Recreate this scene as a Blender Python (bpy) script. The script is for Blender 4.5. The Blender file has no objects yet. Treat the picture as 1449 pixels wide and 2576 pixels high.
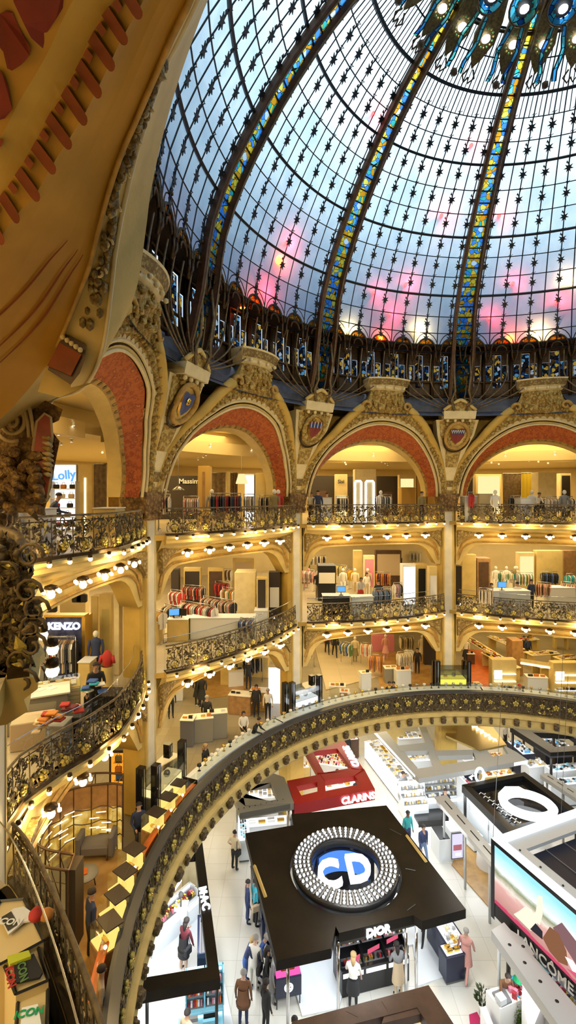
import bpy, math, random
from math import sin, cos, pi, sqrt, atan2, hypot, radians as R, degrees
from mathutils import Vector, Matrix
random.seed(11)
S = bpy.context.scene
C = S.collection
TS = bpy.data.scenes.new('workshop')      # scratch scene for evaluating curves and skins, removed at the end
def tmp_graph():
    with bpy.context.temp_override(scene=TS, view_layer=TS.view_layers[0]):
        dg = bpy.context.evaluated_depsgraph_get(); dg.update()
    return dg
# hall axis, eye height, and the lens in photograph pixels
AX, AY, EYE, FPX, CXP, YH = 9.09, 12.98, 16.5, 1224.0, 724.5, 1247.0
PH0 = 89.74                      # a column stands at this azimuth, the rest every 36 degrees
RC = 15.2                        # radius of the ring of columns
def at(x, y, z):                 # the point of height z seen at photograph pixel x, y
    k = (z-EYE)/((YH-y)/FPX); return Vector(((x-CXP)/FPX*k, k, z))
def ad(x, y, Z): return Vector(((x-CXP)/FPX*Z, Z, EYE+(YH-y)/FPX*Z))
def pol(deg, r, z): return Vector((AX+r*cos(R(deg)), AY+r*sin(R(deg)), z))
def interp(t, tab):
    if t <= tab[0][0]: return tab[0][1]
    for (a, b), (c, d) in zip(tab, tab[1:]):
        if t <= c: return b+(d-b)*(t-a)/(c-a)
    return tab[-1][1]

# ---------------------------------------------------------------- materials
MT = {}
def nodes(name):
    m = bpy.data.materials.new(name); m.use_nodes = True
    nt = m.node_tree; nt.nodes.clear()
    return m, nt, nt.nodes.new('ShaderNodeOutputMaterial')
def link(nt, a, b): nt.links.new(a, b)
def ramp(nt, fac, stops, interp='LINEAR'):
    r = nt.nodes.new('ShaderNodeValToRGB'); r.color_ramp.interpolation = interp
    el = r.color_ramp.elements
    while len(el) > 1: el.remove(el[-1])
    el[0].position, el[0].color = stops[0][0], (*stops[0][1], 1)
    for p, c in stops[1:]:
        e = el.new(p); e.color = (*c, 1)
    link(nt, fac, r.inputs[0]); return r.outputs[0]
def tex(nt, kind='noise', scale=5, detail=2, coords='Object', dist=0, rough=.5, feat=None):
    tc = nt.nodes.new('ShaderNodeTexCoord')
    t = nt.nodes.new({'noise': 'ShaderNodeTexNoise', 'vor': 'ShaderNodeTexVoronoi', 'brick': 'ShaderNodeTexBrick', 'wave': 'ShaderNodeTexWave'}[kind])
    if 'Scale' in t.inputs: t.inputs['Scale'].default_value = scale
    if kind == 'noise': t.inputs['Detail'].default_value = detail; t.inputs['Distortion'].default_value = dist; t.inputs['Roughness'].default_value = rough
    if kind == 'vor' and feat: t.feature = feat
    link(nt, tc.outputs[coords], t.inputs['Vector']); return t
def mat(name, col, rough=.6, metal=0, em=0, emc=None, var=0, vs=3, bump=0, bs=20, col2=None, alpha=1, spec=None):
    if name in MT: return MT[name]
    m, nt, out = nodes(name)
    b = nt.nodes.new('ShaderNodeBsdfPrincipled')
    b.inputs['Base Color'].default_value = (*col, 1); b.inputs['Roughness'].default_value = rough; b.inputs['Metallic'].default_value = metal
    if spec is not None: b.inputs['Specular IOR Level'].default_value = spec
    if em: b.inputs['Emission Color'].default_value = (*(emc or col), 1); b.inputs['Emission Strength'].default_value = em
    if em: m.cycles.emission_sampling = 'NONE'
    if var or col2:
        t = tex(nt, 'noise', vs, 3)
        c2 = col2 or tuple(c*(1-var) for c in col)
        link(nt, ramp(nt, t.outputs[0], [(.35, c2), (.62, col)]), b.inputs['Base Color'])
    if bump:
        t = tex(nt, 'noise', bs, 3); bp = nt.nodes.new('ShaderNodeBump'); bp.inputs['Strength'].default_value = bump; bp.inputs['Distance'].default_value = .03
        link(nt, t.outputs[0], bp.inputs['Height']); link(nt, bp.outputs[0], b.inputs['Normal'])
    link(nt, b.outputs[0], out.inputs[0]); MT[name] = m; return m
def relief(name, stops, scale, bump=.8, feat='F1', dist=.06, rough=.55, metal=0, detail_scale=None):
    # carved ornament: one cell and noise pattern drives both colour and bump
    m, nt, out = nodes(name); b = nt.nodes.new('ShaderNodeBsdfPrincipled')
    b.inputs['Roughness'].default_value = rough; b.inputs['Metallic'].default_value = metal
    t = tex(nt, 'vor', scale, feat=feat); n = tex(nt, 'noise', detail_scale or scale*1.7, 3, dist=1.2)
    mx = nt.nodes.new('ShaderNodeMath'); mx.operation = 'MULTIPLY_ADD'; mx.inputs[1].default_value = .55
    link(nt, t.outputs['Distance'], mx.inputs[0])
    m2 = nt.nodes.new('ShaderNodeMath'); m2.operation = 'MULTIPLY'; m2.inputs[1].default_value = .75
    link(nt, n.outputs[0], m2.inputs[0]); link(nt, m2.outputs[0], mx.inputs[2])
    link(nt, ramp(nt, mx.outputs[0], stops), b.inputs['Base Color'])
    bp = nt.nodes.new('ShaderNodeBump'); bp.inputs['Strength'].default_value = bump; bp.inputs['Distance'].default_value = dist; bp.invert = True
    link(nt, mx.outputs[0], bp.inputs['Height']); link(nt, bp.outputs[0], b.inputs['Normal'])
    link(nt, b.outputs[0], out.inputs[0]); MT[name] = m; return m
def emit(name, col, st):
    if name in MT: return MT[name]
    m, nt, out = nodes(name); e = nt.nodes.new('ShaderNodeEmission')
    e.inputs[0].default_value = (*col, 1); e.inputs[1].default_value = st
    link(nt, e.outputs[0], out.inputs[0]); m.cycles.emission_sampling = 'NONE'; MT[name] = m; return m
def glass(name, col=(1, 1, 1), t=.85, rough=.05):
    m, nt, out = nodes(name)
    a = nt.nodes.new('ShaderNodeBsdfTransparent'); a.inputs[0].default_value = (*col, 1)
    g = nt.nodes.new('ShaderNodeBsdfGlossy'); g.inputs['Roughness'].default_value = rough
    x = nt.nodes.new('ShaderNodeMixShader'); x.inputs[0].default_value = 1-t
    link(nt, a.outputs[0], x.inputs[1]); link(nt, g.outputs[0], x.inputs[2]); link(nt, x.outputs[0], out.inputs[0]); MT[name] = m; return m
def stained(name, stops, scale, lead=.06):
    # leaded coloured glass: light passes through it, the leads stay dark
    m, nt, out = nodes(name)
    v = tex(nt, 'vor', scale); e = tex(nt, 'vor', scale, feat='DISTANCE_TO_EDGE')
    sep = nt.nodes.new('ShaderNodeSeparateColor'); link(nt, v.outputs['Color'], sep.inputs[0])
    c = ramp(nt, sep.outputs[0], stops, 'CONSTANT')
    ld = ramp(nt, e.outputs['Distance'], [(0, (.02,)*3), (lead, (1, 1, 1))], 'CONSTANT')
    mx = nt.nodes.new('ShaderNodeMix'); mx.data_type = 'RGBA'; mx.blend_type = 'MULTIPLY'; mx.inputs[0].default_value = 1
    link(nt, c, mx.inputs[6]); link(nt, ld, mx.inputs[7])
    tr = nt.nodes.new('ShaderNodeBsdfTranslucent'); link(nt, mx.outputs[2], tr.inputs[0])
    tp = nt.nodes.new('ShaderNodeBsdfTransparent'); link(nt, mx.outputs[2], tp.inputs[0])
    x = nt.nodes.new('ShaderNodeMixShader'); x.inputs[0].default_value = .45
    link(nt, tr.outputs[0], x.inputs[1]); link(nt, tp.outputs[0], x.inputs[2]); link(nt, x.outputs[0], out.inputs[0]); MT[name] = m; return m
def milk():
    m, nt, out = nodes('opal_glass')
    n = tex(nt, 'noise', 1.1, 4, dist=.4)
    c = ramp(nt, n.outputs[0], [(.3, (.60, .72, .80)), (.7, (.82, .91, .94))])
    tr = nt.nodes.new('ShaderNodeBsdfTranslucent'); link(nt, c, tr.inputs[0])
    tp = nt.nodes.new('ShaderNodeBsdfTransparent'); link(nt, c, tp.inputs[0])
    x = nt.nodes.new('ShaderNodeMixShader'); x.inputs[0].default_value = .12
    link(nt, tr.outputs[0], x.inputs[1]); link(nt, tp.outputs[0], x.inputs[2]); link(nt, x.outputs[0], out.inputs[0]); MT['opal'] = m
milk()
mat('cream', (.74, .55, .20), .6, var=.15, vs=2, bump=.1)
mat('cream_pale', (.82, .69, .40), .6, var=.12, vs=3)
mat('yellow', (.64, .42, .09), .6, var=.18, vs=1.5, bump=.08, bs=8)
mat('ochre', (.55, .33, .08), .55, var=.3, vs=6)
mat('redbrown', (.26, .055, .008), .7, var=.25, vs=4)
mat('brickred', (.27, .03, .012), .7, var=.3, vs=2.5)
mat('bronze', (.075, .045, .02), .45, .6, var=.4, vs=9)
mat('bronze_rail', (.20, .145, .075), .5, .2, col2=(.10, .075, .045), vs=8)
mat('rail_gold', (.62, .50, .12), .4, .4, var=.3, vs=20)
mat('brown_beam', (.10, .040, .014), .5, .2, var=.4, vs=5)
mat('dark_iron', (.012, .018, .025), .5, .3)
mat('ochre_paint', (.60, .31, .03), .6, var=.2, vs=1.2)
mat('stone_pale', (.80, .74, .60), .55, var=.1, vs=2)
mat('rail_cap', (.035, .04, .05), .35)
mat('slate', (.085, .105, .17), .6, var=.3, vs=3)
mat('white', (.8, .8, .78), .45)
mat('white_gloss', (.82, .84, .85), .15)
mat('grey', (.35, .35, .34), .5)
mat('midgrey', (.16, .16, .16), .5)
mat('black', (.012, .012, .013), .35)
mat('black_gloss', (.01, .01, .012), .08)
mat('canopy_black', (.010, .008, .006), .5, spec=.15, col2=(.016, .012, .008), vs=1.2)
mat('wood', (.42, .23, .09), .5, var=.3, vs=4)
mat('dark_wood', (.10, .05, .025), .5, var=.3, vs=4)
mat('orange', (.65, .14, .02), .45, var=.2, vs=3)
mat('shop_wall', (.75, .58, .28), .6, var=.08, vs=1)
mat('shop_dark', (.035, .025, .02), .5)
mat('shop_ceiling', (.80, .65, .35), .7)
mat('steel', (.5, .5, .5), .25, .9)
mat('chrome', (.7, .7, .72), .12, 1)
mat('gold', (.75, .5, .12), .25, .9)
relief('leaf_gold', [(.25, (.76, .62, .28)), (.45, (.55, .38, .10)), (.62, (.30, .17, .03)), (.8, (.62, .47, .16))], 4.2, 1, dist=.12)
relief('leaf_fine', [(.25, (.70, .60, .34)), (.5, (.42, .31, .11)), (.7, (.22, .14, .04))], 9, 1, dist=.07)
relief('rosette_red', [(.30, (.75, .50, .18)), (.38, (.62, .20, .03)), (.55, (.33, .05, .01)), (.7, (.55, .13, .02))], 5.0, 1, dist=.08)
relief('capital_brown', [(.25, (.60, .42, .17)), (.5, (.36, .22, .08)), (.75, (.15, .08, .03))], 7, 1, dist=.1)
relief('bronze_leaf', [(.25, (.42, .33, .15)), (.5, (.22, .155, .07)), (.75, (.08, .055, .03))], 9, 1, dist=.06, metal=.2)
stained('stained_rib', [(0, (.95, .62, .05)), (.22, (.85, .35, .02)), (.36, (.08, .30, .85)), (.55, (.15, .55, .80)), (.68, (.9, .75, .12)), (.82, (.05, .50, .45)), (.92, (.75, .85, .95))], 5.2, .035)
stained('stained_gallery', [(0, (.65, .33, .04)), (.12, (.02, .05, .12)), (.26, (.14, .38, .55)), (.34, (.012, .012, .015)), (.66, (.10, .045, .015)), (.80, (.6, .62, .62)), (.86, (.7, .42, .05)), (.93, (.03, .07, .09))], 6, .05)
stained('stained_amber', [(0, (.9, .35, .02)), (.4, (.8, .22, .01)), (.6, (.95, .55, .05)), (.8, (.6, .12, .01))], 7, .05)
stained('stained_blue', [(0, (.05, .35, .75)), (.3, (.1, .6, .8)), (.6, (.15, .75, .7)), (.85, (.02, .1, .4))], 3.2, .03)
emit('bulb', (1, .80, .42), 4)
emit('bulb_cool', (1, .95, .88), 6)
emit('strip_white', (.92, .97, 1), 3.2)
emit('strip_warm', (1, .82, .45), 2.4)
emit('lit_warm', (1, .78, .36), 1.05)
glass('clear', (.95, .98, .97), .9)
glass('smoke', (.6, .62, .6), .75)

# ---------------------------------------------------------------- mesh builder
class MB:
    def __init__(s, T=None): s.v = []; s.f = []; s.m = []; s.s = []; s.mats = []; s.T = T
    def mi(s, m):
        if m not in s.mats: s.mats.append(m)
        return s.mats.index(m)
    def add(s, vs, fs, m, sm=False):
        n = len(s.v)
        if s.T is not None: vs = [s.T @ Vector(v) for v in vs]
        s.v += [tuple(v) for v in vs]; k = s.mi(m)
        for f in fs: s.f.append(tuple(i+n for i in f)); s.m.append(k); s.s.append(sm)
        return s
    def box(s, x0, x1, y0, y1, z0, z1, m):
        return s.add([(x, y, z) for z in (z0, z1) for y in (y0, y1) for x in (x0, x1)], [(0, 2, 3, 1), (4, 5, 7, 6), (0, 1, 5, 4), (2, 6, 7, 3), (0, 4, 6, 2), (1, 3, 7, 5)], m)
    def bx(s, c, d, m, rz=0, b=0):       # bottom centre, size, rotation, bevel
        w, dp, h = d[0]/2, d[1]/2, d[2]; q, r = cos(rz), sin(rz)
        if b:
            b = min(b, w*.45, dp*.45, h*.45)
            def ring(e, z): return [(x, y, z) for x, y in ((-w+e, -dp+b), (-w+b, -dp+e), (w-b, -dp+e), (w-e, -dp+b), (w-e, dp-b), (w-b, dp-e), (-w+b, dp-e), (-w+e, dp-b))]
            L = [ring(0 if 0 < k < 3 else b*.8, z) for k, z in enumerate((0, b, h-b, h))]
            vs = [p for l in L for p in l]; fs = [tuple(range(7, -1, -1)), tuple(range(24, 32))]
            for k in range(3): fs += [(k*8+i, k*8+(i+1) % 8, k*8+8+(i+1) % 8, k*8+8+i) for i in range(8)]
        else:
            vs = [(x, y, z) for z in (0, h) for y in (-dp, dp) for x in (-w, w)]; fs = [(0, 2, 3, 1), (4, 5, 7, 6), (0, 1, 5, 4), (2, 6, 7, 3), (0, 4, 6, 2), (1, 3, 7, 5)]
        return s.add([(c[0]+x*q-y*r, c[1]+x*r+y*q, c[2]+z) for x, y, z in vs], fs, m)
    def tube(s, pts, r, m, n=6, closed=False, flat=1):
        pts = [Vector(p) for p in pts]; k = len(pts); vs = []
        up0 = Vector((0, 0, 1)); pn = None
        for i, p in enumerate(pts):
            a = pts[(i-1) % k] if (closed or i) else p; b = pts[(i+1) % k] if (closed or i < k-1) else p
            d = (b-a).normalized() if (b-a).length > 1e-9 else up0
            if pn is None:
                u = d.cross(up0)
                if u.length < .1: u = d.cross(Vector((1, 0, 0)))
            else: u = pn-d*pn.dot(d)
            if u.length < 1e-6: u = d.orthogonal()
            u.normalize(); pn = u; w = d.cross(u); rr = r[i] if isinstance(r, (list, tuple)) else r
            for j in range(n):
                t = 2*pi*j/n; vs.append(p+u*(cos(t)*rr)+w*(sin(t)*rr*flat))
        fs = [(i*n+j, i*n+(j+1) % n, ((i+1) % k)*n+(j+1) % n, ((i+1) % k)*n+j) for i in range(k if closed else k-1) for j in range(n)]
        if not closed: fs += [tuple(range(n-1, -1, -1)), tuple(range((k-1)*n, k*n))]
        return s.add(vs, fs, m, n > 4)
    def lathe(s, prof, m, n=16, c=(0, 0, 0), a0=0, a1=2*pi, sx=1, sy=1):
        full = abs(a1-a0-2*pi) < 1e-6; cols = n if full else n+1; k = len(prof)
        vs = [(c[0]+r*cos(a0+(a1-a0)*j/n)*sx, c[1]+r*sin(a0+(a1-a0)*j/n)*sy, c[2]+z) for j in range(cols) for r, z in prof]
        fs = [(j*k+i, ((j+1) % cols)*k+i, ((j+1) % cols)*k+i+1, j*k+i+1) for j in range(n) for i in range(k-1)]
        return s.add(vs, fs, m, True)
    def ball(s, c, r, m, n=10, sz=1):
        return s.lathe([(max(1e-4, r*cos(-pi/2+pi*i/(n//2))), r*sz*sin(-pi/2+pi*i/(n//2))) for i in range(n//2+1)], m, n, c)
    def plate(s, poly, O, U, V, N, m, me=None):   # 2D outline extruded along N
        O, U, V, N = map(Vector, (O, U, V, N)); k = len(poly)
        vs = [O+U*a+V*b for a, b in poly]+[O+U*a+V*b+N for a, b in poly]
        s.add(vs, [tuple(range(k-1, -1, -1)), tuple(range(k, 2*k))], m)
        return s.add(vs, [(i, (i+1) % k, k+(i+1) % k, k+i) for i in range(k)], me or m)
    def prism(s, poly, z0, z1, m, me=None): return s.plate([(p[0], p[1]) for p in poly], (0, 0, z0), (1, 0, 0), (0, 1, 0), (0, 0, z1-z0), m, me)
    def strip(s, A, B, m, sm=True):               # surface between two polylines
        k = len(A); return s.add(list(A)+list(B), [(i, i+1, k+i+1, k+i) for i in range(k-1)], m, sm)
    def sweep(s, path, prof, m, closed=False, caps=True):  # prof: (side, up) offsets; side = right of the path in plan
        k = len(path); n = len(prof); vs = []
        for i, p in enumerate(path):
            a = path[(i-1) % k] if (closed or i) else p; b = path[(i+1) % k] if (closed or i < k-1) else p
            d = Vector((b[0]-a[0], b[1]-a[1], 0)); d.normalize(); q = Vector((d.y, -d.x, 0))
            for (u, w) in prof: vs.append(Vector(p)+q*u+Vector((0, 0, w)))
        fs = [(i*n+j, i*n+(j+1) % n, ((i+1) % k)*n+(j+1) % n, ((i+1) % k)*n+j) for i in range(k if closed else k-1) for j in range(n)]
        if not closed and caps: fs += [tuple(range(n)), tuple(range((k-1)*n, k*n))]
        return s.add(vs, fs, m)
    def build(s, name, parent=None, off=None, loc=None, rz=0):
        me = bpy.data.meshes.new(name)
        vs = s.v if off is None else [(v[0]-off[0], v[1]-off[1], v[2]-off[2]) for v in s.v]
        me.from_pydata(vs, [], s.f)
        for m in s.mats: me.materials.append(MT[m])
        me.polygons.foreach_set('material_index', s.m); me.polygons.foreach_set('use_smooth', s.s); me.update()
        o = bpy.data.objects.new(name, me); C.objects.link(o)
        if parent: o.parent = parent
        if loc is not None: o.location = loc
        o.rotation_euler.z = rz
        return o
def tag(o, label=None, cat=None, group=None, kind=None):
    if label: o['label'] = label
    if cat: o['category'] = cat
    if group: o['group'] = group
    if kind: o['kind'] = kind
    return o
def root(name, loc, label, cat, group=None, rz=0, kind=None):
    o = bpy.data.objects.new(name, None); C.objects.link(o); o.location = loc; o.rotation_euler.z = rz; o.empty_display_size = .2
    return tag(o, label, cat, group, kind)
def solo(mb, name, label, cat, group=None, loc=None, rz=0, kind=None):   # a thing of one mesh; world-space meshes get their base as origin
    if loc is None:
        xs = [v[0] for v in mb.v]; ys = [v[1] for v in mb.v]; zs = [v[2] for v in mb.v]
        b = ((min(xs)+max(xs))/2, (min(ys)+max(ys))/2, min(zs)); o = mb.build(name, off=b, loc=b)
    else: o = mb.build(name, loc=loc, rz=rz)
    return tag(o, label, cat, group, kind)
def struct(mb, name): return tag(mb.build(name), kind='structure')
CH = {}
def kids(o): return [c for c in CH.get(o.name, ())]
def dup(o, loc, rz=None, label=None, group=None, scale=None):
    c = o.copy(); C.objects.link(c); c.location = loc
    if rz is not None: c.rotation_euler.z = rz
    if label: c['label'] = label
    if group: c['group'] = group
    if scale: c.scale = scale
    for ch in o.children:
        d = ch.copy(); C.objects.link(d); d.parent = c
        for g in ch.children:
            e = g.copy(); C.objects.link(e); e.parent = d
    return c
def light(kind, loc, energy, col, size=.3, rot=None, sy=None, spot=None, blend=.5):
    l = bpy.data.lights.new(kind.lower()+'_light', kind); l.energy = energy; l.color = col
    if kind == 'AREA':
        l.size = size
        if sy: l.shape = 'RECTANGLE'; l.size_y = sy
    else: l.shadow_soft_size = size
    if spot: l.spot_size = spot; l.spot_blend = blend
    o = bpy.data.objects.new(l.name, l); C.objects.link(o); o.location = loc
    if rot: o.rotation_euler = rot
    return o
def text(s, size, m, extrude=.02, loc=(0, 0, 0), rot=(0, 0, 0), name='lettering', parent=None, bold=.0, align='CENTER', squash=1):
    cu = bpy.data.curves.new(name, 'FONT'); cu.body = s; cu.size = size; cu.extrude = extrude; cu.offset = bold
    cu.align_x = align; cu.align_y = 'CENTER'; cu.materials.append(MT[m]); cu.resolution_u = 3
    o = bpy.data.objects.new(name, cu); TS.collection.objects.link(o)
    dg = tmp_graph(); me = bpy.data.meshes.new_from_object(o.evaluated_get(dg)); bpy.data.objects.remove(o); bpy.data.curves.remove(cu)
    o = bpy.data.objects.new(name, me); C.objects.link(o); o.location = loc; o.rotation_euler = rot; o.scale.x = squash
    if parent: o.parent = parent
    return o

# ---------------------------------------------------------------- camera, sky
cam = bpy.data.cameras.new('camera'); co = bpy.data.objects.new('camera', cam); C.objects.link(co)
co.location = (0, 0, EYE); co.rotation_euler = (pi/2, 0, 0)
cam.sensor_fit = 'VERTICAL'; cam.sensor_height = 36; cam.lens = 36*FPX/2576; cam.shift_y = -(1288-YH)/2576*1.0; cam.clip_end = 200; cam.clip_start = .05
S.camera = co
S.view_settings.view_transform = 'Standard'; S.view_settings.look = 'None'; S.view_settings.exposure = .15; S.view_settings.gamma = 1
w = bpy.data.worlds.new('sky'); S.world = w; w.use_nodes = True; nt = w.node_tree; nt.nodes.clear()
out = nt.nodes.new('ShaderNodeOutputWorld'); bg = nt.nodes.new('ShaderNodeBackground')
tc = nt.nodes.new('ShaderNodeTexCoord'); sp = nt.nodes.new('ShaderNodeSeparateXYZ'); link(nt, tc.outputs['Generated'], sp.inputs[0])
link(nt, ramp(nt, sp.outputs[2], [(0, (.03, .035, .06)), (.2, (.07, .085, .13)), (.45, (.30, .38, .45)), (.75, (.9, 1.0, 1.0)), (1, (1.0, 1.0, 1.0))]), bg.inputs[0]); bg.inputs[1].default_value = 2.7
link(nt, bg.outputs[0], out.inputs[0])
cy = S.cycles
cy.use_denoising = True; cy.adaptive_threshold = .06; cy.max_bounces = 3; cy.diffuse_bounces = 2; cy.glossy_bounces = 2; cy.transmission_bounces = 4; cy.transparent_max_bounces = 7
cy.sample_clamp_indirect = 4; cy.caustics_reflective = False; cy.caustics_refractive = False
# ================================================================ the hall
RF = [(-1.2, 14.78), (0, 14.75), (1.5, 14.45), (2.5, 14.05), (3.3, 13.5), (4.2, 13.2), (5.0, 13.0), (6.2, 12.85)]
def rf(h): return interp(h, RF)
# ---- floors, shop ceilings, outer walls
def ring(mb, r0, r1, z0, z1, m, n=90, a0=0, a1=360, top=None, inner=None):
    L = []
    for k in range(n+1 if a1-a0 < 360 else n):
        a = a0+(a1-a0)*k/n
        ri = r0(a) if callable(r0) else r0
        L.append((pol(a, ri, z0), pol(a, r1, z0), pol(a, r1, z1), pol(a, ri, z1)))
    vs = [p for l in L for p in l]; q = len(L); cl = a1-a0 >= 360
    for j, mm in ((0, m), (1, m), (2, top or m), (3, inner or m)):
        mb.add(vs, [(k*4+j, k*4+(j+1) % 4, ((k+1) % q)*4+(j+1) % 4, ((k+1) % q)*4+j) for k in range(q if cl else q-1)], mm)
def tilefloor(name, c1, c2, sc, rough, mortar=(.3, .28, .25), warm=None):
    m, nt, out = nodes(name); b = nt.nodes.new('ShaderNodeBsdfPrincipled'); b.inputs['Roughness'].default_value = rough
    t = tex(nt, 'brick', sc); t.offset = 0
    t.inputs['Color1'].default_value = (*c1, 1); t.inputs['Color2'].default_value = (*c2, 1); t.inputs['Mortar'].default_value = (*mortar, 1)
    t.inputs['Mortar Size'].default_value = .008; t.inputs['Brick Width'].default_value = 1; t.inputs['Row Height'].default_value = 1
    link(nt, t.outputs[0], b.inputs['Base Color']); link(nt, b.outputs[0], out.inputs[0]); MT[name] = m
tilefloor('marble_floor', (.66, .64, .56), (.70, .68, .61), 1.1, .14, (.5, .48, .42))
tilefloor('grey_floor', (.30, .26, .18), (.36, .31, .21), 1.2, .3, (.2, .17, .11))
tilefloor('pale_floor', (.55, .45, .29), (.60, .50, .33), .9, .3, (.4, .33, .2))
mat('parquet', (.50, .30, .10), .35, col2=(.38, .21, .06), vs=2.5)
BOW = {54: 13.3, 90: 13.3, 126: 13.3, 162: 13.8, 198: 14.35}
def bowr(base, mid):                     # deck edge: bows from the columns towards the hall
    def g(a):
        t = ((a-PH0) % 36)/36
        return base-(base-mid)*(sin(pi*t)**.55)
    return g
def bayof(a): return 54+36*int(((a-PH0+36) % 360)//36)
B162 = [(161.7, 15.2), (164, 14.9), (166.5, 14.5), (170, 14.15), (175, 13.9), (179, 13.85), (183, 14.15), (186, 14.6), (190, 15.1), (197.8, 15.3)]
def deck_r(level):
    def g(a):
        b = bayof(a)
        if b == 162: return interp(a % 360, B162)
        mid = BOW.get(b, 13.6)
        if level == 2 and b == 198: mid = 13.65
        if level == 3 and 216 < a%360 < 300: return 14.4+min(1,(a%360-216)/20)**1.3*1.9
        return bowr(15.1, mid)(a)
    return g
mb = MB(); mb.prism([(pol(a, 32, 0).x, pol(a, 32, 0).y) for a in range(0, 360, 5)], -.3, 0, 'marble_floor')
g_floor = struct(mb, 'floor_ground')
mb = MB(); ring(mb, 13.15, 31.5, 4.55, 5, 'cream', top='grey_floor'); struct(mb, 'floor_first')
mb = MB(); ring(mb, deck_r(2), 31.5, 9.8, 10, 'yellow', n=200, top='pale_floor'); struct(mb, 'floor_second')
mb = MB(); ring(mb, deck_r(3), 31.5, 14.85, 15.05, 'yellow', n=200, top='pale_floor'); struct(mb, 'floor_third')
mb = MB(); ring(mb, 13.6, 31.5, 4.1, 4.5, 'shop_ceiling'); struct(mb, 'ceiling_ground')
mb = MB(); ring(mb, 15.35, 31.5, 8.95, 9.3, 'shop_ceiling'); struct(mb, 'ceiling_first')
mb = MB(); ring(mb, lambda a: 15.35 if not 205 < a % 360 < 300 else 16.9, 31.5, 13.95, 14.3, 'shop_ceiling', n=180); struct(mb, 'ceiling_second')
mb = MB(); ring(mb, 15.3, 31.5, 19.75, 20, 'shop_ceiling')
ring(mb, 17.6, 31.4, 18.85, 19.74, 'shop_ceiling'); struct(mb, 'ceiling_third')
mb = MB(); ring(mb, 13.25, 31.8, 21.0, 21.3, 'slate'); struct(mb, 'roof_ring')
mb = MB(); ring(mb, 31.2, 31.7, -.3, 21.2, 'shop_wall', n=72); struct(mb, 'wall_outer')

# ---- beams with rounded corners above each storey, brackets beside the columns
def P(a, r, h): return pol(a, r, EYE+h)
def basket(mb, phi, zt, zb, m, r0=14.86, r1=15.6, half=16.3):   # wall above an opening whose corners are rounded
    top0, bot0, top1, bot1 = [], [], [], []
    for k in range(33):
        a = -half+2*half*k/32; x = (half-abs(a))*.2617*1.0
        e = max(0, 1-((x-.45)/1.15))if x > .45 else 1
        low = zb-(1-sqrt(max(0, 1-min(1, e)**2)))*1.15
        top0.append(pol(phi+a, r0, zt)); bot0.append(pol(phi+a, r0, low)); bot1.append(pol(phi+a, r1, low)); top1.append(pol(phi+a, r1, zt))
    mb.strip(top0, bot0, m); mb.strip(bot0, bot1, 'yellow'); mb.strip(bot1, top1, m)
NAMES = {54: 'at the right edge', 90: 'between the two slender central columns', 126: 'left of the slender column in the middle', 162: 'in the left-hand bay', 198: 'at the near left corner'}
for b in (54, 90, 126, 162, 198):
    phi = b+18-.26
    for lv, zt, zb in ((3, 14.85, 13.75), (2, 9.8, 8.75)):
        if b == 198: continue
        mb = MB(); basket(mb, phi, zt, zb, 'cream')
        # stepped mouldings following the opening
        for dz, rr in ((.14, 14.82), (.42, 14.79)):
            pts = []
            for k in range(33):
                a = -15.9+31.8*k/32; x = (15.9-abs(a))*.2617; e = max(0, 1-x/1.15)
                pts.append(pol(phi+a, rr, zb+dz-(1-sqrt(max(0, 1-min(1, e)**2)))*1.05))
            mb.tube(pts, .055, 'ochre', 4)
        # sloping soffit from the balcony edge back to the beam
        g = deck_r(lv); A, B, D = [], [], []
        for k in range(33):
            a = phi-16.4+32.8*k/32; A.append(pol(a, g(a)+.12, zt-.02)); B.append(pol(a, (g(a)+14.8)/2+.1, zt-.33)); D.append(pol(a, 14.9, zt-.5))
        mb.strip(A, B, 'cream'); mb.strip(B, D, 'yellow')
        o = struct(mb, 'beam_arch'); 
        if lv == 3 or lv == 2:
            mb = MB()
            for sgn in (-1, 1):      # leafy corner brackets
                poly = [(0, 0), (1.7, 0), (1.3, -.16), (.8, -.26), (.4, -.42), (.18, -.65), (0, -.95)]
                a0 = phi+sgn*(-18)+sgn*1.9; p0 = pol(a0, 14.62, zt-.3); tdir = pol(a0+sgn*1, 14.3, 0)-pol(a0, 14.3, 0); tdir.normalize()
                nd = Vector((cos(R(a0)), sin(R(a0)), 0))*.18
                mb.plate(poly, p0, tdir, (0, 0, 1), nd, 'leaf_fine')
            tag(mb.build('corner_bracket_frieze'), kind='structure')

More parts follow.
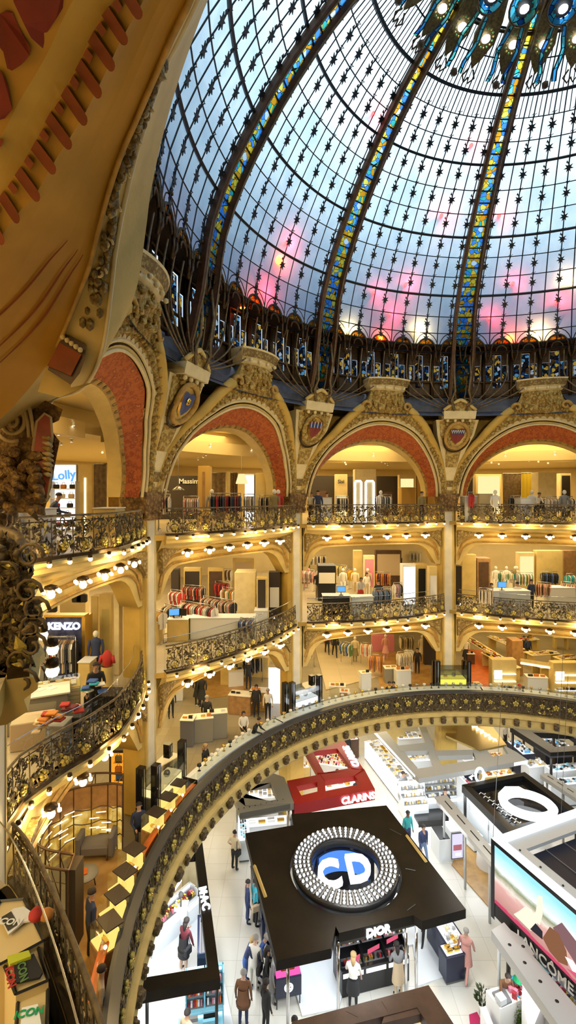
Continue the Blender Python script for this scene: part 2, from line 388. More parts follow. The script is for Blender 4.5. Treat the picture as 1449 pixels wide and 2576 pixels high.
# ---- arches of the upper storey
def arch_pts(A, H, n=36, rr=None, lo=-.05):
    return [(A*cos(pi*k/n), H*sin(pi*k/n)+lo) for k in range(n+1)]
def build_arch():
    def Q(a, h, d=0): r = rf(h)+d; return Vector((r*sin(a), r*cos(a)-14.46, h))
    rt = root('arcade_arch', (0, 0, 0), 'a', 'arch', kind='thing')
    def band(c0, c1, d0, d1, m, mb): mb.strip([Q(a, h, d0) for a, h in c0], [Q(a, h, d1) for a, h in c1], m)
    def cv(A, H, n=36): return arch_pts(A, H, n)
    def wavy(A, H, amp, n=144): return [((A+amp*.07*abs(sin(k*pi/4)))*cos(pi*k/n), (H+amp*abs(sin(k*pi/4)))*sin(pi*k/n)-.05) for k in range(n+1)]
    mb = MB()
    band(cv(.266, 3.82), cv(.272, 3.94), 0, -.06, 'cream', mb); band(cv(.272, 3.94), cv(.276, 4.0), -.02, -.02, 'bronze', mb)
    for A, H, r_ in ((.2655, 3.81, .05), (.281, 4.06, .045)): mb.tube([Q(a, h, -.05) for a, h in cv(A, H)], r_, 'cream_pale', 5)
    mb.build('archivolt_moulding', rt)
    mb = MB(); w1 = wavy(.284, 4.1, .12); band([(a, h) for a, h in cv(.277, 4.0, 144)], w1, -.04, -.05, 'cream_pale', mb)
    mb.build('scalloped_band', rt)
    # gold leaf band grows thicker toward the crown, shoulder line runs up to the crest
    sh = []
    for k in range(37):
        t = pi*k/36; a = .303*cos(t); h = 4.35*sin(t)**.92 - .05
        h += .62*max(0, sin(t)-.72)/.28 if sin(t) > .72 else 0
        sh.append((a, h))
    mb = MB(); ii = cv(.282, 4.07)
    mid = [((a+b)/2, (h+g)/2) for (a, h), (b, g) in zip(ii, sh)]
    band(ii, mid, -.02, -.10, 'leaf_gold', mb); band(mid, sh, -.10, -.03, 'leaf_gold', mb)
    for j in range(46):              # raised leaves along the band
        k = 1+j*34/46; i0 = int(k); f = k-i0; a = ii[i0][0]*(1-f)+ii[i0+1][0]*f; h = ii[i0][1]*(1-f)+ii[i0+1][1]*f
        b_, g_ = sh[i0][0]*(1-f)+sh[i0+1][0]*f, sh[i0][1]*(1-f)+sh[i0+1][1]*f
        for q in (.3, .7):
            c = Q(a+(b_-a)*(q+random.uniform(-.12, .12)), h+(g_-h)*q, -.1); mb.ball(c, random.uniform(.07, .13), 'leaf_gold', 6)
    mb.build('leaf_band', rt)
    mb = MB()
    for s_ in (-1, 1):               # cushion mouldings ending in volutes against the crest
        L = [(a, h) for a, h in sh if a*s_ > .085]; L.sort(key=lambda p: p[1])
        pts = [Q(a, h, -.02) for a, h in L]; rad = [.05+.17*min(1, max(0, (h-1)/2.6)) for a, h in L]
        mb.tube(pts, rad, 'yellow', 8)
        c = Q(.088*s_, 4.62, -.12); vol = [c+Vector((s_*cos(t)*(.26-.035*t), -.03*t, sin(t)*(.26-.035*t))) for t in [x*.45 for x in range(15)]]
        mb.tube(vol, [.10-.005*i for i in range(15)], 'ochre', 7)
    mb.build('cushion_moulding', rt)
    mb = MB(); band(cv(.264, 3.8), cv(.242, 3.12), .04, .42, 'rosette_red', mb); mb.build('rosette_soffit', rt)
    mb = MB(); band(cv(.242, 3.12), cv(.236, 3.0), .42, .52, 'ochre', mb)
    n = 44
    c0, c1 = cv(.2405, 3.09, n*2), cv(.2375, 3.02, n*2)
    for k in range(1, n*2-1, 3): mb.add([Q(*c0[k], .40), Q(*c0[k+1], .40), Q(*c1[k+1], .49), Q(*c1[k], .49)], [(0, 1, 2, 3)], 'leaf_fine')
    band(cv(.236, 3.0), cv(.228, 2.9), .52, .95, 'cream', mb); mb.build('inner_soffit', rt)
    mb = MB(); t0 = cv(.228, 2.9); mb.strip([Q(a, h, .95) for a, h in t0], [Vector(((15.4)*sin(a*1.25), 15.4*cos(a)-14.46, 4.55)) for a, h in t0], 'cream')
    mb.build('back_wall', rt)
    # the crest: a waisted pedestal with a curved cornice
    lev = [(4.3, 1.5, .02), (4.75, 1.25, -.05), (5.0, 1.05, -.08), (5.3, .93, -.08), (5.45, .9, -.05)]
    mb = MB(); F = []; 
    def row(h, w_, d, n=9): return [Vector((w_*(2*k/(n-1)-1), 14.46*0+rf(h)+d-14.46-.22*(1-(2*k/(n-1)-1)**2)+(w_*(2*k/(n-1)-1))**2/26, h)) for k in range(n)]
    rows = [row(*l) for l in lev]
    for a_, b_ in zip(rows, rows[1:]): mb.strip(a_, b_, 'leaf_gold')
    for e in (0, -1): mb.strip([r_[e] for r_ in rows], [r_[e]+Vector((0, .7, 0)) for r_ in rows], 'cream')
    for j in range(30):
        h = random.uniform(4.5, 5.35); w_ = interp(h, [(4.3, 1.4), (5.4, .85)]); x = random.uniform(-w_, w_)*.9
        mb.ball((x, rf(h)-14.46-.12-.2*(1-(x/w_)**2), h), random.uniform(.06, .13), 'leaf_gold', 6)
    mb.build('crest_body', rt)
    mb = MB()
    prof = [(5.42, .95, -.05), (5.5, 1.02, -.14), (5.62, 1.0, -.12), (5.66, 1.1, -.22), (5.95, 1.18, -.3), (6.02, 1.2, -.32), (6.02, 1.1, .3)]
    rows = [row(*l) for l in prof]
    for i, (a_, b_) in enumerate(zip(rows, rows[1:])): mb.strip(a_, b_, 'leaf_fine' if i == 3 else 'cream_pale')
    for e in (0, -1): mb.strip([r_[e] for r_ in rows], [r_[e]+Vector((0, .8, 0)) for r_ in rows], 'cream_pale')
    for x in (-.78, -.26, .26, .78): mb.ball((x, rf(5.5)-14.46-.36-.05*(1-x*x), 5.53), .085, 'cream_pale', 6)
    mb.build('crest_cornice', rt)
    mb = MB()
    for s_ in (-1, 1):
        if s_ == 1: mb.build('slate_shoulder', rt); mb = MB()
        mb.strip([Vector((s_*w_, rf(h)+.1-14.46, h)) for h, w_ in ((5.4, .9), (5.0, 1.15), (4.7, 1.6), (4.45, 2.3))],
                 [Vector((s_*w_, rf(h)+.75-14.46, h)) for h, w_ in ((5.45, .9), (5.1, 1.15), (4.8, 1.6), (4.6, 2.3))], 'slate')
    mb.build('slate_shoulder', rt)
    return rt
ARCH = build_arch()
def bay_loc(phi, r=14.46, z=EYE): return pol(phi, r, z)
lab = {54: 'gilded round arch with red rosette soffit, cut off by the right edge of the view', 90: 'gilded round arch with red rosette soffit between the two slender central columns, facing us squarely',
       126: 'gilded round arch with red rosette soffit standing left of the middle slender column', 162: 'large gilded arch seen very obliquely above the bag shop at left'}
for i, b in enumerate((54, 90, 126, 162)):
    phi = b+18-.26
    if i == 0: ARCH.location = bay_loc(phi); ARCH.rotation_euler.z = R(phi-90); ARCH['label'] = lab[b]; ARCH['group'] = 'arches of the upper arcade'
    else: dup(ARCH, bay_loc(phi), R(phi-90), lab[b], 'arches of the upper arcade')

# ---- columns with their pier heads
def build_column(k, ztop=16.3):
    a = PH0+36*k; base = pol(a, RC+.08, 0)
    names = {-1: 'square cream column beyond the right edge', 0: 'slender cream column with red and blue shield, the right one of the two central columns', 1: 'slender cream column in the middle with a red shield barred in white above it', 2: 'thick cream column at left carrying a blue shield', 3: 'cream pier at the left edge with a huge carved capital'}
    rt = root('column', base, names[k], 'column', 'columns around the hall', R(a-90), 'thing')
    mb = MB(); c = 1.0
    mb.bx((0, 0, 5), (.94, .9, 10.8), 'yellow', b=.12); mb.bx((0, 0, 0), (1.05, 1.0, 4.5), 'yellow', b=.12)
    mb.build('shaft', rt)
    mb = MB(); mb.box(-.25, .25, -.5, -.4, 5.0, 15.75, 'stone_pale')
    for s_ in (-1, 1): mb.box(s_*.25-.04, s_*.25+.04, -.52, -.4, 5.0, 15.75, 'cream')
    mb.build('pilaster_strip', rt)
    mb = MB(); W = [(15.62, .50, .50), (15.7, .46, .47), (15.95, .46, .49), (16.2, .50, .53), (16.5, .55, .58), (16.62, .54, .56)]
    for (z0, w0, d0), (z1, w1, d1) in zip(W, W[1:]):
        mb.add([(sx*w, sy*d-.1, z) for z, w, d in ((z0, w0, d0), (z1, w1, d1)) for sx, sy in ((-1, -1), (1, -1), (1, 1), (-1, 1))],
               [(i, (i+1) % 4, 4+(i+1) % 4, 4+i) for i in range(4)], 'capital_brown')
    for x in (-.45, 0, .45):
        for z in (15.8, 16.1): mb.ball((x*.9, -.58, z), .12, 'capital_brown', 6, 1.3)
    mb.build('capital', rt)
    def F(t, h, d=0): return Vector((t, rf(h)+d-(RC+.08), EYE+h))
    def loft(mb, lv, m, dep=.7):
        L = [F(-w_, h, d) for h, w_, d in lv]; Rr = [F(w_, h, d) for h, w_, d in lv]; q = Vector((0, dep, 0))
        mb.strip(L, Rr, m, False); mb.strip([p+q for p in L], L, m, False); mb.strip(Rr, [p+q for p in Rr], m, False)
        mb.add([L[-1], Rr[-1], Rr[-1]+q, L[-1]+q, L[0], Rr[0], Rr[0]+q, L[0]+q], [(0, 1, 2, 3), (4, 5, 6, 7)], m)
    mb = MB(); loft(mb, [(.05, .36, -.04), (.95, .38, -.04), (1.7, .46, -.04), (2.6, .72, -.03), (3.3, 1.0, .05), (4.1, 1.15, .06)], 'cream_pale')
    for h0, h1, w0, w1 in ((.15, .3, .2, .2), (.5, .85, .18, .2)): loft(mb, [(h0, w0, -.08), (h1, w1, -.08)], 'leaf_fine', .05)
    mb.build('pier_face', rt)
    mb = MB(); loft(mb, [(1.6, .3, -.09), (2.5, .42, -.09)], 'leaf_gold', .05); loft(mb, [(2.75, .55, -.06), (3.3, .85, -.02), (4.0, .95, -.02)], 'leaf_gold', .1)
    for j in range(26):
        h = random.uniform(2.8, 3.95); mb.ball(F(random.uniform(-.8, .8)*(h-1.9)/2, h, -.08), random.uniform(.06, .12), 'leaf_gold', 6)
    mb.build('gilded_panel', rt)
    mb = MB(); cx, ch = 0, 3.25
    mb.tube([F(.62*cos(t), ch+.64*sin(t), -.2) for t in [2*pi*i/24 for i in range(24)]], .1, 'leaf_gold' if k == 1 else 'ochre', 6, True)
    mb.add([F(.6*cos(2*pi*i/24), ch+.62*sin(2*pi*i/24), -.13) for i in range(24)], [tuple(range(24))], 'cream')
    mb.tube([F(.7*cos(t), ch-.12+.7*sin(t), -.16) for t in [pi+pi*i/14 for i in range(15)]], .05, 'bronze', 5)
    md = mb.build('medallion', rt)
    sh = [(-.38, .3), (-.2, .36), (0, .3), (.2, .36), (.38, .3), (.36, -.02), (.22, -.26), (0, -.42), (-.22, -.26), (-.36, -.02)]
    mb = MB(); mat('shield_red', (.22, .03, .03), .5); mat('shield_blue', (.03, .06, .22), .5)
    col = 'shield_blue' if k == 2 else 'shield_red'
    if k == 3: col = 'shield_red'
    f = [F(x, ch+z, -.24) for x, z in sh]; bk = [F(x*1.08, ch+z*1.08, -.16) for x, z in sh]
    mb.add(f, [tuple(range(10))], col); mb.add(f+bk, [(i, (i+1) % 10, 10+(i+1) % 10, 10+i) for i in range(10)], 'gold')
    if k in (0, 1):
        mb.add([F(-.37, ch+.28, -.25), F(.37, ch+.28, -.25), F(.36, ch+.06, -.25), F(-.36, ch+.06, -.25)], [(0, 1, 2, 3)], 'shield_blue')
        for i in range(6 if k == 0 else 4):
            x = -.3+.6*i/(5 if k == 0 else 3)
            mb.tube([F(x-.05, ch+.27, -.26), F(x, ch+.1, -.26), F(x+.05, ch+.27, -.26)] if k == 0 else [F(x, ch+.34, -.26), F(x, ch+.05, -.26)], .022, 'white', 4)
    else: mb.tube([F(.09*cos(t), ch+.1*sin(t)+.05, -.26) for t in [2*pi*i/12 for i in range(12)]], .03, 'gold', 4, True); mb.ball(F(0, ch+.05, -.25), .05, 'gold', 6)
    mb.build('shield', md)
    mb = MB(); loft(mb, [(3.95, .72, -.12), (4.1, .74, -.14)], 'leaf_fine', .9); loft(mb, [(4.1, .84, -.3), (4.5, .86, -.3)], 'cream_pale', 1.0)
    for x in (-.6, -.2, .2, .6): mb.ball(F(x, 4.02, -.2), .1, 'cream_pale', 6)
    loft(mb, [(4.5, .7, -.22), (4.72, .5, -.2), (4.9, .22, -.18), (4.97, .05, -.15)], 'leaf_gold', .6)
    for s_ in (-1, 1): mb.tube([F(s_*.85, 4.55, -.2), F(s_*.55, 4.78, -.2), F(s_*.2, 5.0, -.2), F(0, 5.08, -.2)], .09, 'cream', 6)
    mb.build('cornice_block', rt)
    return rt
for k in (-1, 0, 1, 2, 3): build_column(k)

# ---- drum gallery with stained lancets, iron basket
def build_gallery():
    rt = root('stained_gallery', (0, 0, 0), 'g', 'gallery', kind='thing')
    def Q(a, r, h): a = R(a); return Vector((r*sin(a), r*cos(a)-13.3, h-4.3))
    mb = MB()
    mb.strip([Q(a, 13.3, 4.5) for a in range(-18, 19, 2)], [Q(a, 13.5, 5.3) for a in range(-18, 19, 2)], 'slate')
    mb.strip([Q(a, 12.95, 4.25) for a in range(-18, 19, 2)], [Q(a, 13.3, 4.5) for a in range(-18, 19, 2)], 'slate')
    mb.build('slate_cove', rt)
    mb = MB(); W = []
    n = 7; edges = []
    for i in range(6):
        c = -15+6*i; edges += [(c-2.6, c-2.45, 0), (c-2.45, c-1.15, 2), (c-1.15, c-.9, 0), (c-.9, c+.9, 1), (c+.9, c+1.15, 0), (c+1.15, c+2.45, 2), (c+2.45, c+3.4, 0)]
    wb = MB()
    def quad(m_, a, b, r, h0, h1, M): M.add([Q(a, r, h0), Q(b, r, h0), Q(b, r, h1), Q(a, r, h1)], [(0, 1, 2, 3)], m_)
    for a, b, t in [(-18, -17.6, 0)]+edges+[(17.4, 18, 0)]:
        if t == 0: quad('bronze', a, b, 13.4, 5.3, 7.7, mb)
        elif t == 1: quad('bronze', a, b, 13.4, 5.3, 5.8, mb); quad('bronze', a, b, 13.4, 7.55, 7.7, mb); quad('stained_gallery', a, b, 13.45, 5.8, 7.55, wb)
        else:
            quad('bronze', a, b, 13.4, 5.3, 6.2, mb); quad('bronze', a, b, 13.4, 7.0, 7.7, mb); quad('stained_gallery', a, b, 13.45, 6.2, 7.0, wb)
    for i in range(7): mb.tube([Q(-18+6*i, 13.3, 5.2), Q(-18+6*i, 13.3, 7.7)], .09, 'bronze', 6)
    for r_, h in ((13.3, 5.35), (13.3, 7.65), (13.3, 6.1)): mb.tube([Q(a, r_, h) for a in range(-18, 19, 2)], .06, 'bronze', 5)
    mb.strip([Q(a, 13.5, 7.72) for a in range(-18, 19, 2)], [Q(a, 12.45, 7.8) for a in range(-18, 19, 2)], 'bronze')
    mb.build('gallery_wall', rt); wb.build('stained_window', rt)
    for i in range(6):               # amber hoods
        c = -15+6*i; mb = MB(); hb = MB()
        O = [(c+2.35*cos(pi*k/10), 7.55+.62*sin(pi*k/10)) for k in range(11)]; I = [(c+1.2*cos(pi*k/10), 7.5+.3*sin(pi*k/10)) for k in range(11)]
        mb.strip([Q(a, 12.5, h) for a, h in O], [Q(a, 12.5, h) for a, h in I], 'stained_amber', False); mb.build('amber_hood', rt)
        for L, r_ in ((O, .05), (I, .045)): hb.tube([Q(a, 12.47, h) for a, h in L], r_, 'bronze', 5)
        hb.tube([Q(c+2.9*cos(pi*k/10), 12.44, 7.6+.85*sin(pi*k/10)) for k in range(11)], .022, 'bronze', 4)
        hb.tube([Q(c, 12.44, 8.15), Q(c, 12.44, 8.9)], .03, 'dark_iron', 4); hb.ball(Q(c, 12.4, 8.5), .08, 'bronze', 6)
        for s_ in (-1, 1): hb.tube([Q(c+s_*2.4, 12.5, 7.6), Q(c+s_*2.4, 12.5, 7.3), Q(c+s_*2.9, 12.6, 7.0)], .06, 'bronze', 5)
        hb.build('hood_frame', rt)
    mb = MB()
    for i in range(12):
        a = -16.5+3*i; s_ = 1 if a > 0 else -1; e = s_*(17.6-abs(abs(a)-17)*.12)
        pts = []
        for k in range(13):
            t = k/12; h = 7.4-2.6*t-.15*(1-abs(a)/18)*t; f = max(0, (t-.35)/.65)**2.2
            pts.append(Q(a+(e-a)*f*.85, 12.6+.35*f+.18*sin(t*pi), h))
        mb.tube(pts, .035, 'bronze_rail', 5)
    for s_ in (-1, 1):
        for q in (1.1, 2.4):
            c = Q(s_*(17.8-q), 12.75, 4.95); mb.tube([c+Vector((cos(t)*(.22-.02*t), 0, sin(t)*(.22-.02*t))) for t in [x*.5 for x in range(16)]], .03, 'bronze_rail', 4)
        mb.tube([Q(s_*(16.2), 12.6, 7.6), Q(s_*16, 12.5, 6.3), Q(s_*16.4, 12.6, 5.5), Q(s_*15.6, 12.7, 5.0), Q(s_*16.6, 12.8, 4.5)], .06, 'bronze_rail', 6)
    mb.build('iron_basket', rt)
    return rt
G = build_gallery()
first = True
for j in range(10):
    phi = PH0+18+36*j; d = ((phi-108+180) % 360)-180
    lb = 'gallery of stained lancets and amber hoods '+{72: 'behind the arch at the right edge', 108: 'behind the crest of the central arch', 144: 'behind the crest left of centre', 180: 'above the large oblique arch'}.get(round(phi+.26) % 360, 'at the foot of the dome behind the viewer')
    if round(phi+.26) % 360 not in (36, 72, 108, 144, 180): continue
    loc = pol(phi, 13.3, EYE+4.3)
    if round(phi+.26) % 360 == 36: lb = 'bronze gallery of stained lancet windows beyond the right edge of the view'
    if first: G.location = loc; G.rotation_euler.z = R(phi-90); tag(G, lb, None, 'stained galleries below the dome'); first = False
    else: dup(G, loc, R(phi-90), lb, 'stained galleries below the dome')
mb = MB(); ring(mb, 13.4, 13.7, 20.9, 24.1, 'bronze', n=30, a0=198-.3, a1=378-.3); ring(mb, 12.45, 13.7, 24.1, 24.3, 'bronze', n=30, a0=198-.3, a1=378-.3)
struct(mb, 'wall_drum')
mb = MB(); ring(mb, 14.7, 15.1, 21.3, EYE+6.2, 'slate', n=60); struct(mb, 'wall_sky_block')  # unseen ring wall added to keep low sky off the drum

# ---- the dome
LV = [(12.5, 7.85), (12.42, 8.45), (12.25, 9.25), (11.9, 10.2), (11.52, 10.98), (11.08, 11.75), (10.6, 12.5), (10.05, 13.3), (9.45, 14.05), (8.8, 14.8), (8.22, 15.4), (7.62, 15.95), (7.0, 16.45), (6.1, 17.1), (5.4, 17.6), (4.4, 18.2), (3.2, 18.8)]
dome = root('glass_dome', (AX, AY, EYE+7.85), 'great dome of milky glass panes, dark glazing bars and coloured glass ribs', 'dome', kind='thing')
def DQ(a, r, h, d=0, rot=0): a = R(a); return Vector((r*cos(a), r*sin(a), h-7.85))
def dn(i):      # inward normal of the profile at level i
    a = LV[max(0, i-1)]; b = LV[min(len(LV)-1, i+1)]; t = Vector((b[0]-a[0], b[1]-a[1])); t.normalize(); return (-t.y, t.x) if t.x > 0 else (-abs(t.y), -abs(t.x))
def star_poly(r, n=7): return [((r if k % 2 == 0 else r*.42)*cos(pi*k/n+pi/2), (r if k % 2 == 0 else r*.42)*sin(pi*k/n+pi/2)) for k in range(2*n)]
gp = MB(); bars = MB(); H0 = 16.2
for i in range(len(LV)-1):
    (r0, h0), (r1, h1) = LV[i], LV[i+1]; K = 12
    gp.strip([DQ(-17.6+35.2*k/K, r0+.04, h0+.03) for k in range(K+1)], [DQ(-17.6+35.2*k/K, r1+.04, h1+.03) for k in range(K+1)], 'opal', False)
for i, (r, h) in enumerate(LV[:15]):
    th = (.065, .024, .024)[i % 3] if i < 12 else (.08, .03, .05)[i % 3]
    bars.tube([DQ(-17+34*k/12, r, h) for k in range(13)], th, 'dark_iron', 4)
for k in range(1, 24):
    i1 = 15; i0 = 0 if k % 2 == 0 else 11
    a = -17.6+35.2*k/24; bars.tube([DQ(a, r, h) for r, h in LV[i0:i1]], .026 if k % 2 == 0 else .018, 'dark_iron', 4)
for i in range(0, 11):
    (r0, h0), (r1, h1) = LV[i], LV[i+1]; up = Vector((r1-r0, h1-h0)); ln = up.length; up /= ln
    for k in range(6):
        a = -17.6+35.2*(k*4+2)/24; rr, hh = r1-up.x*.46*ln-.04, h1-up.y*.46*ln
        U = Vector((-sin(R(a)), cos(R(a)), 0)); V = Vector((up.x*cos(R(a)), up.x*sin(R(a)), up.y)); N = U.cross(V)*.03
        O = DQ(a, rr, hh); bars.plate(star_poly(.2), O, U, V, N, 'bronze' if False else 'dark_iron')
        bars.tube([O+V*.14+U*.05, O+V*.3, O+V*.42-U*.03], .018, 'dark_iron', 3)
        bars.tube([O+V*.42+U*.09, O+V*.47+U*.02, O+V*.44-U*.05, O+V*.48-U*.1], .016, 'dark_iron', 3)
        bars.plate([(-.05, -.05), (.05, -.03), (.02, .07)], O+V*.22+U*.07, U, V, N, 'dark_iron')
g0 = gp.build('glass_bay', dome); b0 = bars.build('glazing_bars', dome)
g0.rotation_euler.z = b0.rotation_euler.z = R(PH0+18)
for j in range(1, 10):
    for src in (g0, b0):
        if src is b0 and j in (5, 6, 7, 8): continue
        c = src.copy(); C.objects.link(c); c.parent = dome; c.rotation_euler.z = R(PH0+18+36*j)
RB = [(13.15, 5.0), (12.9, 5.9), (12.65, 6.9)]+LV
def build_rib():
    fr = MB(); st = MB(); n = len(RB); 
    sec = {k: [] for k in ('a', 'b', 'c', 'd', 'e', 'f', 'g', 'h')}
    strips = [[], []]
    for i, (r, h) in enumerate(RB):
        a = RB[max(0, i-1)]; b = RB[min(n-1, i+1)]; t = Vector((b[0]-a[0], b[1]-a[1])); t.normalize(); nr, nh = (-t.y, t.x)   # inward
        w_ = interp(h, [(5, .62), (8, .60), (12.5, .50), (16.5, .36), (18.2, .27)])
        for key, tt, dd in (('a', -w_, 0), ('b', -w_, .22), ('c', -w_+.13, .26), ('d', -w_+.2, .02), ('e', w_-.2, .02), ('f', w_-.13, .26), ('g', w_, .22), ('h', w_, 0)):
            sec[key].append(Vector((r+nr*dd, tt, h+nh*dd-7.85)))
        strips[0].append(Vector((r+nr*.05, -w_+.18, h+nh*.05-7.85))); strips[1].append(Vector((r+nr*.05, w_-.18, h+nh*.05-7.85)))
    for x, y in ('ab', 'bc', 'cd', 'ef', 'fg', 'gh'): fr.strip(sec[x], sec[y], 'brown_beam', False)
    fr.tube(sec['c'], .035, 'bronze_rail', 4); fr.tube(sec['f'], .035, 'bronze_rail', 4)
    for i in range(len(RB)-1):
        for f in ((0, .5) if i else (0,)):
            p = strips[0][i].lerp(strips[0][i+1], f); q = strips[1][i].lerp(strips[1][i+1], f); fr.tube([p, q], .035, 'dark_iron', 4)
    st.strip(strips[0], strips[1], 'stained_rib', False)
    return fr, st
fr, st = build_rib(); f0 = fr.build('rib', dome); s0 = st.build('stained_strip', f0); f0['label'] = 'brown dome rib with a strip of yellow and blue glass'
for j in range(10):
    if j == 0: f0.rotation_euler.z = R(PH0); continue
    if j in (5, 6, 7): continue
    c = f0.copy(); C.objects.link(c); c.rotation_euler.z = R(PH0+36*j); d = s0.copy(); C.objects.link(d); d.parent = c
# crown of bronze drops with lamps around the blue roundels
mat('drop_bronze', (.16, .12, .045), .45, .4, col2=(.07, .05, .02), vs=12)
cr = MB(); CB = []; cg = MB()
def crownpt(az, r, h, u=0, v=0):        # point on the crown cone, u tangential, v up the slope
    a = R(az); return Vector((( r-v*.85)*cos(a)-u*sin(a), (r-v*.85)*sin(a)+u*cos(a), h-7.85+v*.52))
mat('green_glass', (.12, .35, .12), .3)
for j in range(30):
    az = PH0+6+12*j
    dp = [(0, -1.0), (.24, -.65), (.46, -.1), (.40, .5), (.24, 1.0), (.08, 1.6), (-.08, 1.6), (-.24, 1.0), (-.40, .5), (-.46, -.1), (-.24, -.65)]
    f = [crownpt(az, 5.5, 17.2, u, v) for u, v in dp]; g_ = [p+Vector((0, 0, .12)) for p in f]
    cr.add(f+g_, [tuple(range(10, -1, -1)), tuple(range(11, 22))]+[(i, (i+1) % 11, 11+(i+1) % 11, 11+i) for i in range(11)], 'drop_bronze')
    CB.append(crownpt(az, 5.5, 17.1))
    for k in range(14):
        t = 2*pi*k/14; cr.ball(crownpt(az, 5.5, 17.12, .28*cos(t), .28*sin(t)), .05, 'green_glass' if k % 2 else 'rail_gold', 5)
    for s_ in (-1, 1): cr.tube([crownpt(az, 5.5, 17.2, s_*.1, -1.0), crownpt(az, 5.5, 17.15, s_*.27, -1.2), crownpt(az, 5.5, 17.15, s_*.1, -1.4), crownpt(az, 5.5, 17.15, 0, -1.22)], .035, 'bronze', 5)
RD = []
for j in range(20):
    az2 = PH0+(9 if j % 2 else 27)+36*(j//2); g1 = MB(); ce = (4.4, 17.4)
    c_ = [crownpt(az2, *ce, .52*cos(2*pi*k/20), .52*sin(2*pi*k/20)) for k in range(20)]; ci = [crownpt(az2, *ce, .32*cos(2*pi*k/20), .32*sin(2*pi*k/20)) for k in range(20)]
    g1.strip(c_+[c_[0]], ci+[ci[0]], 'stained_blue', False); cr.tube(c_, .04, 'bronze', 5, True); cr.add([p+Vector((0, 0, .03)) for p in ci], [tuple(range(20))], 'dark_iron'); CB.append(crownpt(az2, 4.4, 17.33))
    for k in range(10): t = 2*pi*k/10; g1.ball(crownpt(az2, 4.4, 17.38, .3*cos(t), .3*sin(t)), .05, 'stained_blue', 5)
    RD.append(g1)
    for s_ in (-1, 1):
        w2 = (.14, .2, .3, .26, .2, .26); pa = [crownpt(az2, 4.4, 17.36, s_*w2[t], -.5-.33*t) for t in range(6)]; pb = [crownpt(az2, 4.4, 17.36, s_*(w2[t]+.14), -.5-.33*t) for t in range(6)]
        g2 = MB(); g2.strip(pa, pb, 'stained_blue', False); RD.append(g2); cr.tube(pa, .028, 'dark_iron', 4); cr.tube(pb, .028, 'dark_iron', 4)
    cr.ball(crownpt(az2, 4.4, 17.2, 0, -2.1), .15, 'bronze', 6)
for r_, h in ((5.35, 17.05), (3.3, 18.3), (2.4, 18.9)): cr.tube([DQ(a, r_ if r_ < 5 else 5.45, h if r_ < 5 else 17.5) for a in range(0, 360, 6)], .06, 'bronze', 5, True)
cr.lathe([(3.3, 10.5), (2.6, 10.9), (1.6, 11.5), (.4, 12.0), (.02, 12.2)], 'drop_bronze', 40)
k_ = cr.build('crown', dome); k_['label'] = 'bronze crown of drop-shaped bosses at the top of the dome'; [g.build('blue_glass', k_) for g in RD]; mb = MB(); mb.ball((0, 0, 0), .16, 'bulb_cool', 10, .7); o = mb.build('crown_bulb'); CBM = o.data; bpy.data.objects.remove(o)
for p in CB: o = bpy.data.objects.new('crown_bulb', CBM); C.objects.link(o); o.parent = k_; o.location = p
# unseen outer dome, its tint graded darker downwards to dim the lower panes
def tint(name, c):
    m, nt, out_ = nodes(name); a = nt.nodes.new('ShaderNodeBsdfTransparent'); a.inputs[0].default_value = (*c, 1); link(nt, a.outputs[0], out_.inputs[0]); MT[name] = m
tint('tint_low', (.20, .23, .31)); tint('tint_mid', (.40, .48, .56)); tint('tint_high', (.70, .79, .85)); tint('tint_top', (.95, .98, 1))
ow = root('dimming_outer_dome', (AX, AY, EYE+8), 'unseen outer dome with graded tint added to dim the lower milky panes', 'dome', kind='thing')
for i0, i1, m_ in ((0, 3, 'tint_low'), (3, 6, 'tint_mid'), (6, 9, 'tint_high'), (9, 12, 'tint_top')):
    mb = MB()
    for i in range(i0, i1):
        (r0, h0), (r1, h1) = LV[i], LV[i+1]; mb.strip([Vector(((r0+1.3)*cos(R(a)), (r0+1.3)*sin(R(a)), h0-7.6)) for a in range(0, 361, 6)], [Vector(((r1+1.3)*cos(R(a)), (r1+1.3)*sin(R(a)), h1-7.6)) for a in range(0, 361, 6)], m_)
    mb.build('dimming_band', ow)
# red floodlights standing outside the dome, glowing through the glass
mat('flood_red', (.5, .02, .02), .5)
def outside(x, y, off=.38):
    best = None
    for k in range(400, 1400):
        Z = k*.025; p = ad(x, y, Z); r = hypot(p.x-AX, p.y-AY); h = p.z-EYE
        if p.y < AY and r < 3: continue
        rr = interp(h, [(b, a) for a, b in LV])
        if h > 7.85 and r > rr+off and best is None and Z > 8: return p
    return p
fl = [(700, 655, 1, 60), (718, 612, 0, 90), (610, 768, 1, 60), (655, 735, 0, 90), (1020, 715, 0, 90), (1050, 835, 3, 90), (955, 850, 1, 50), (1110, 542, 0, 110), (1255, 543, 0, 80), (1290, 712, 0, 80), (1428, 705, 2, 110), (1352, 842, 2, 140), (1282, 852, 1, 60), (938, 285, 0, 60), (1185, 365, 0, 50), (870, 830, 3, 60), (940, 735, 0, 60), (1400, 760, 0, 100), (350, 575, 0, 40), (980, 790, 0, 80), (1230, 800, 0, 70)]
FLD = []; emit('flood_a', (1, .03, .03), 12); emit('flood_b', (1, .10, .01), 30); emit('flood_c', (1, .6, .12), 30)
fcol = {0: (1, .03, .06), 1: (1, .07, .03), 2: (1, .5, .25), 3: (1, .7, .35)}
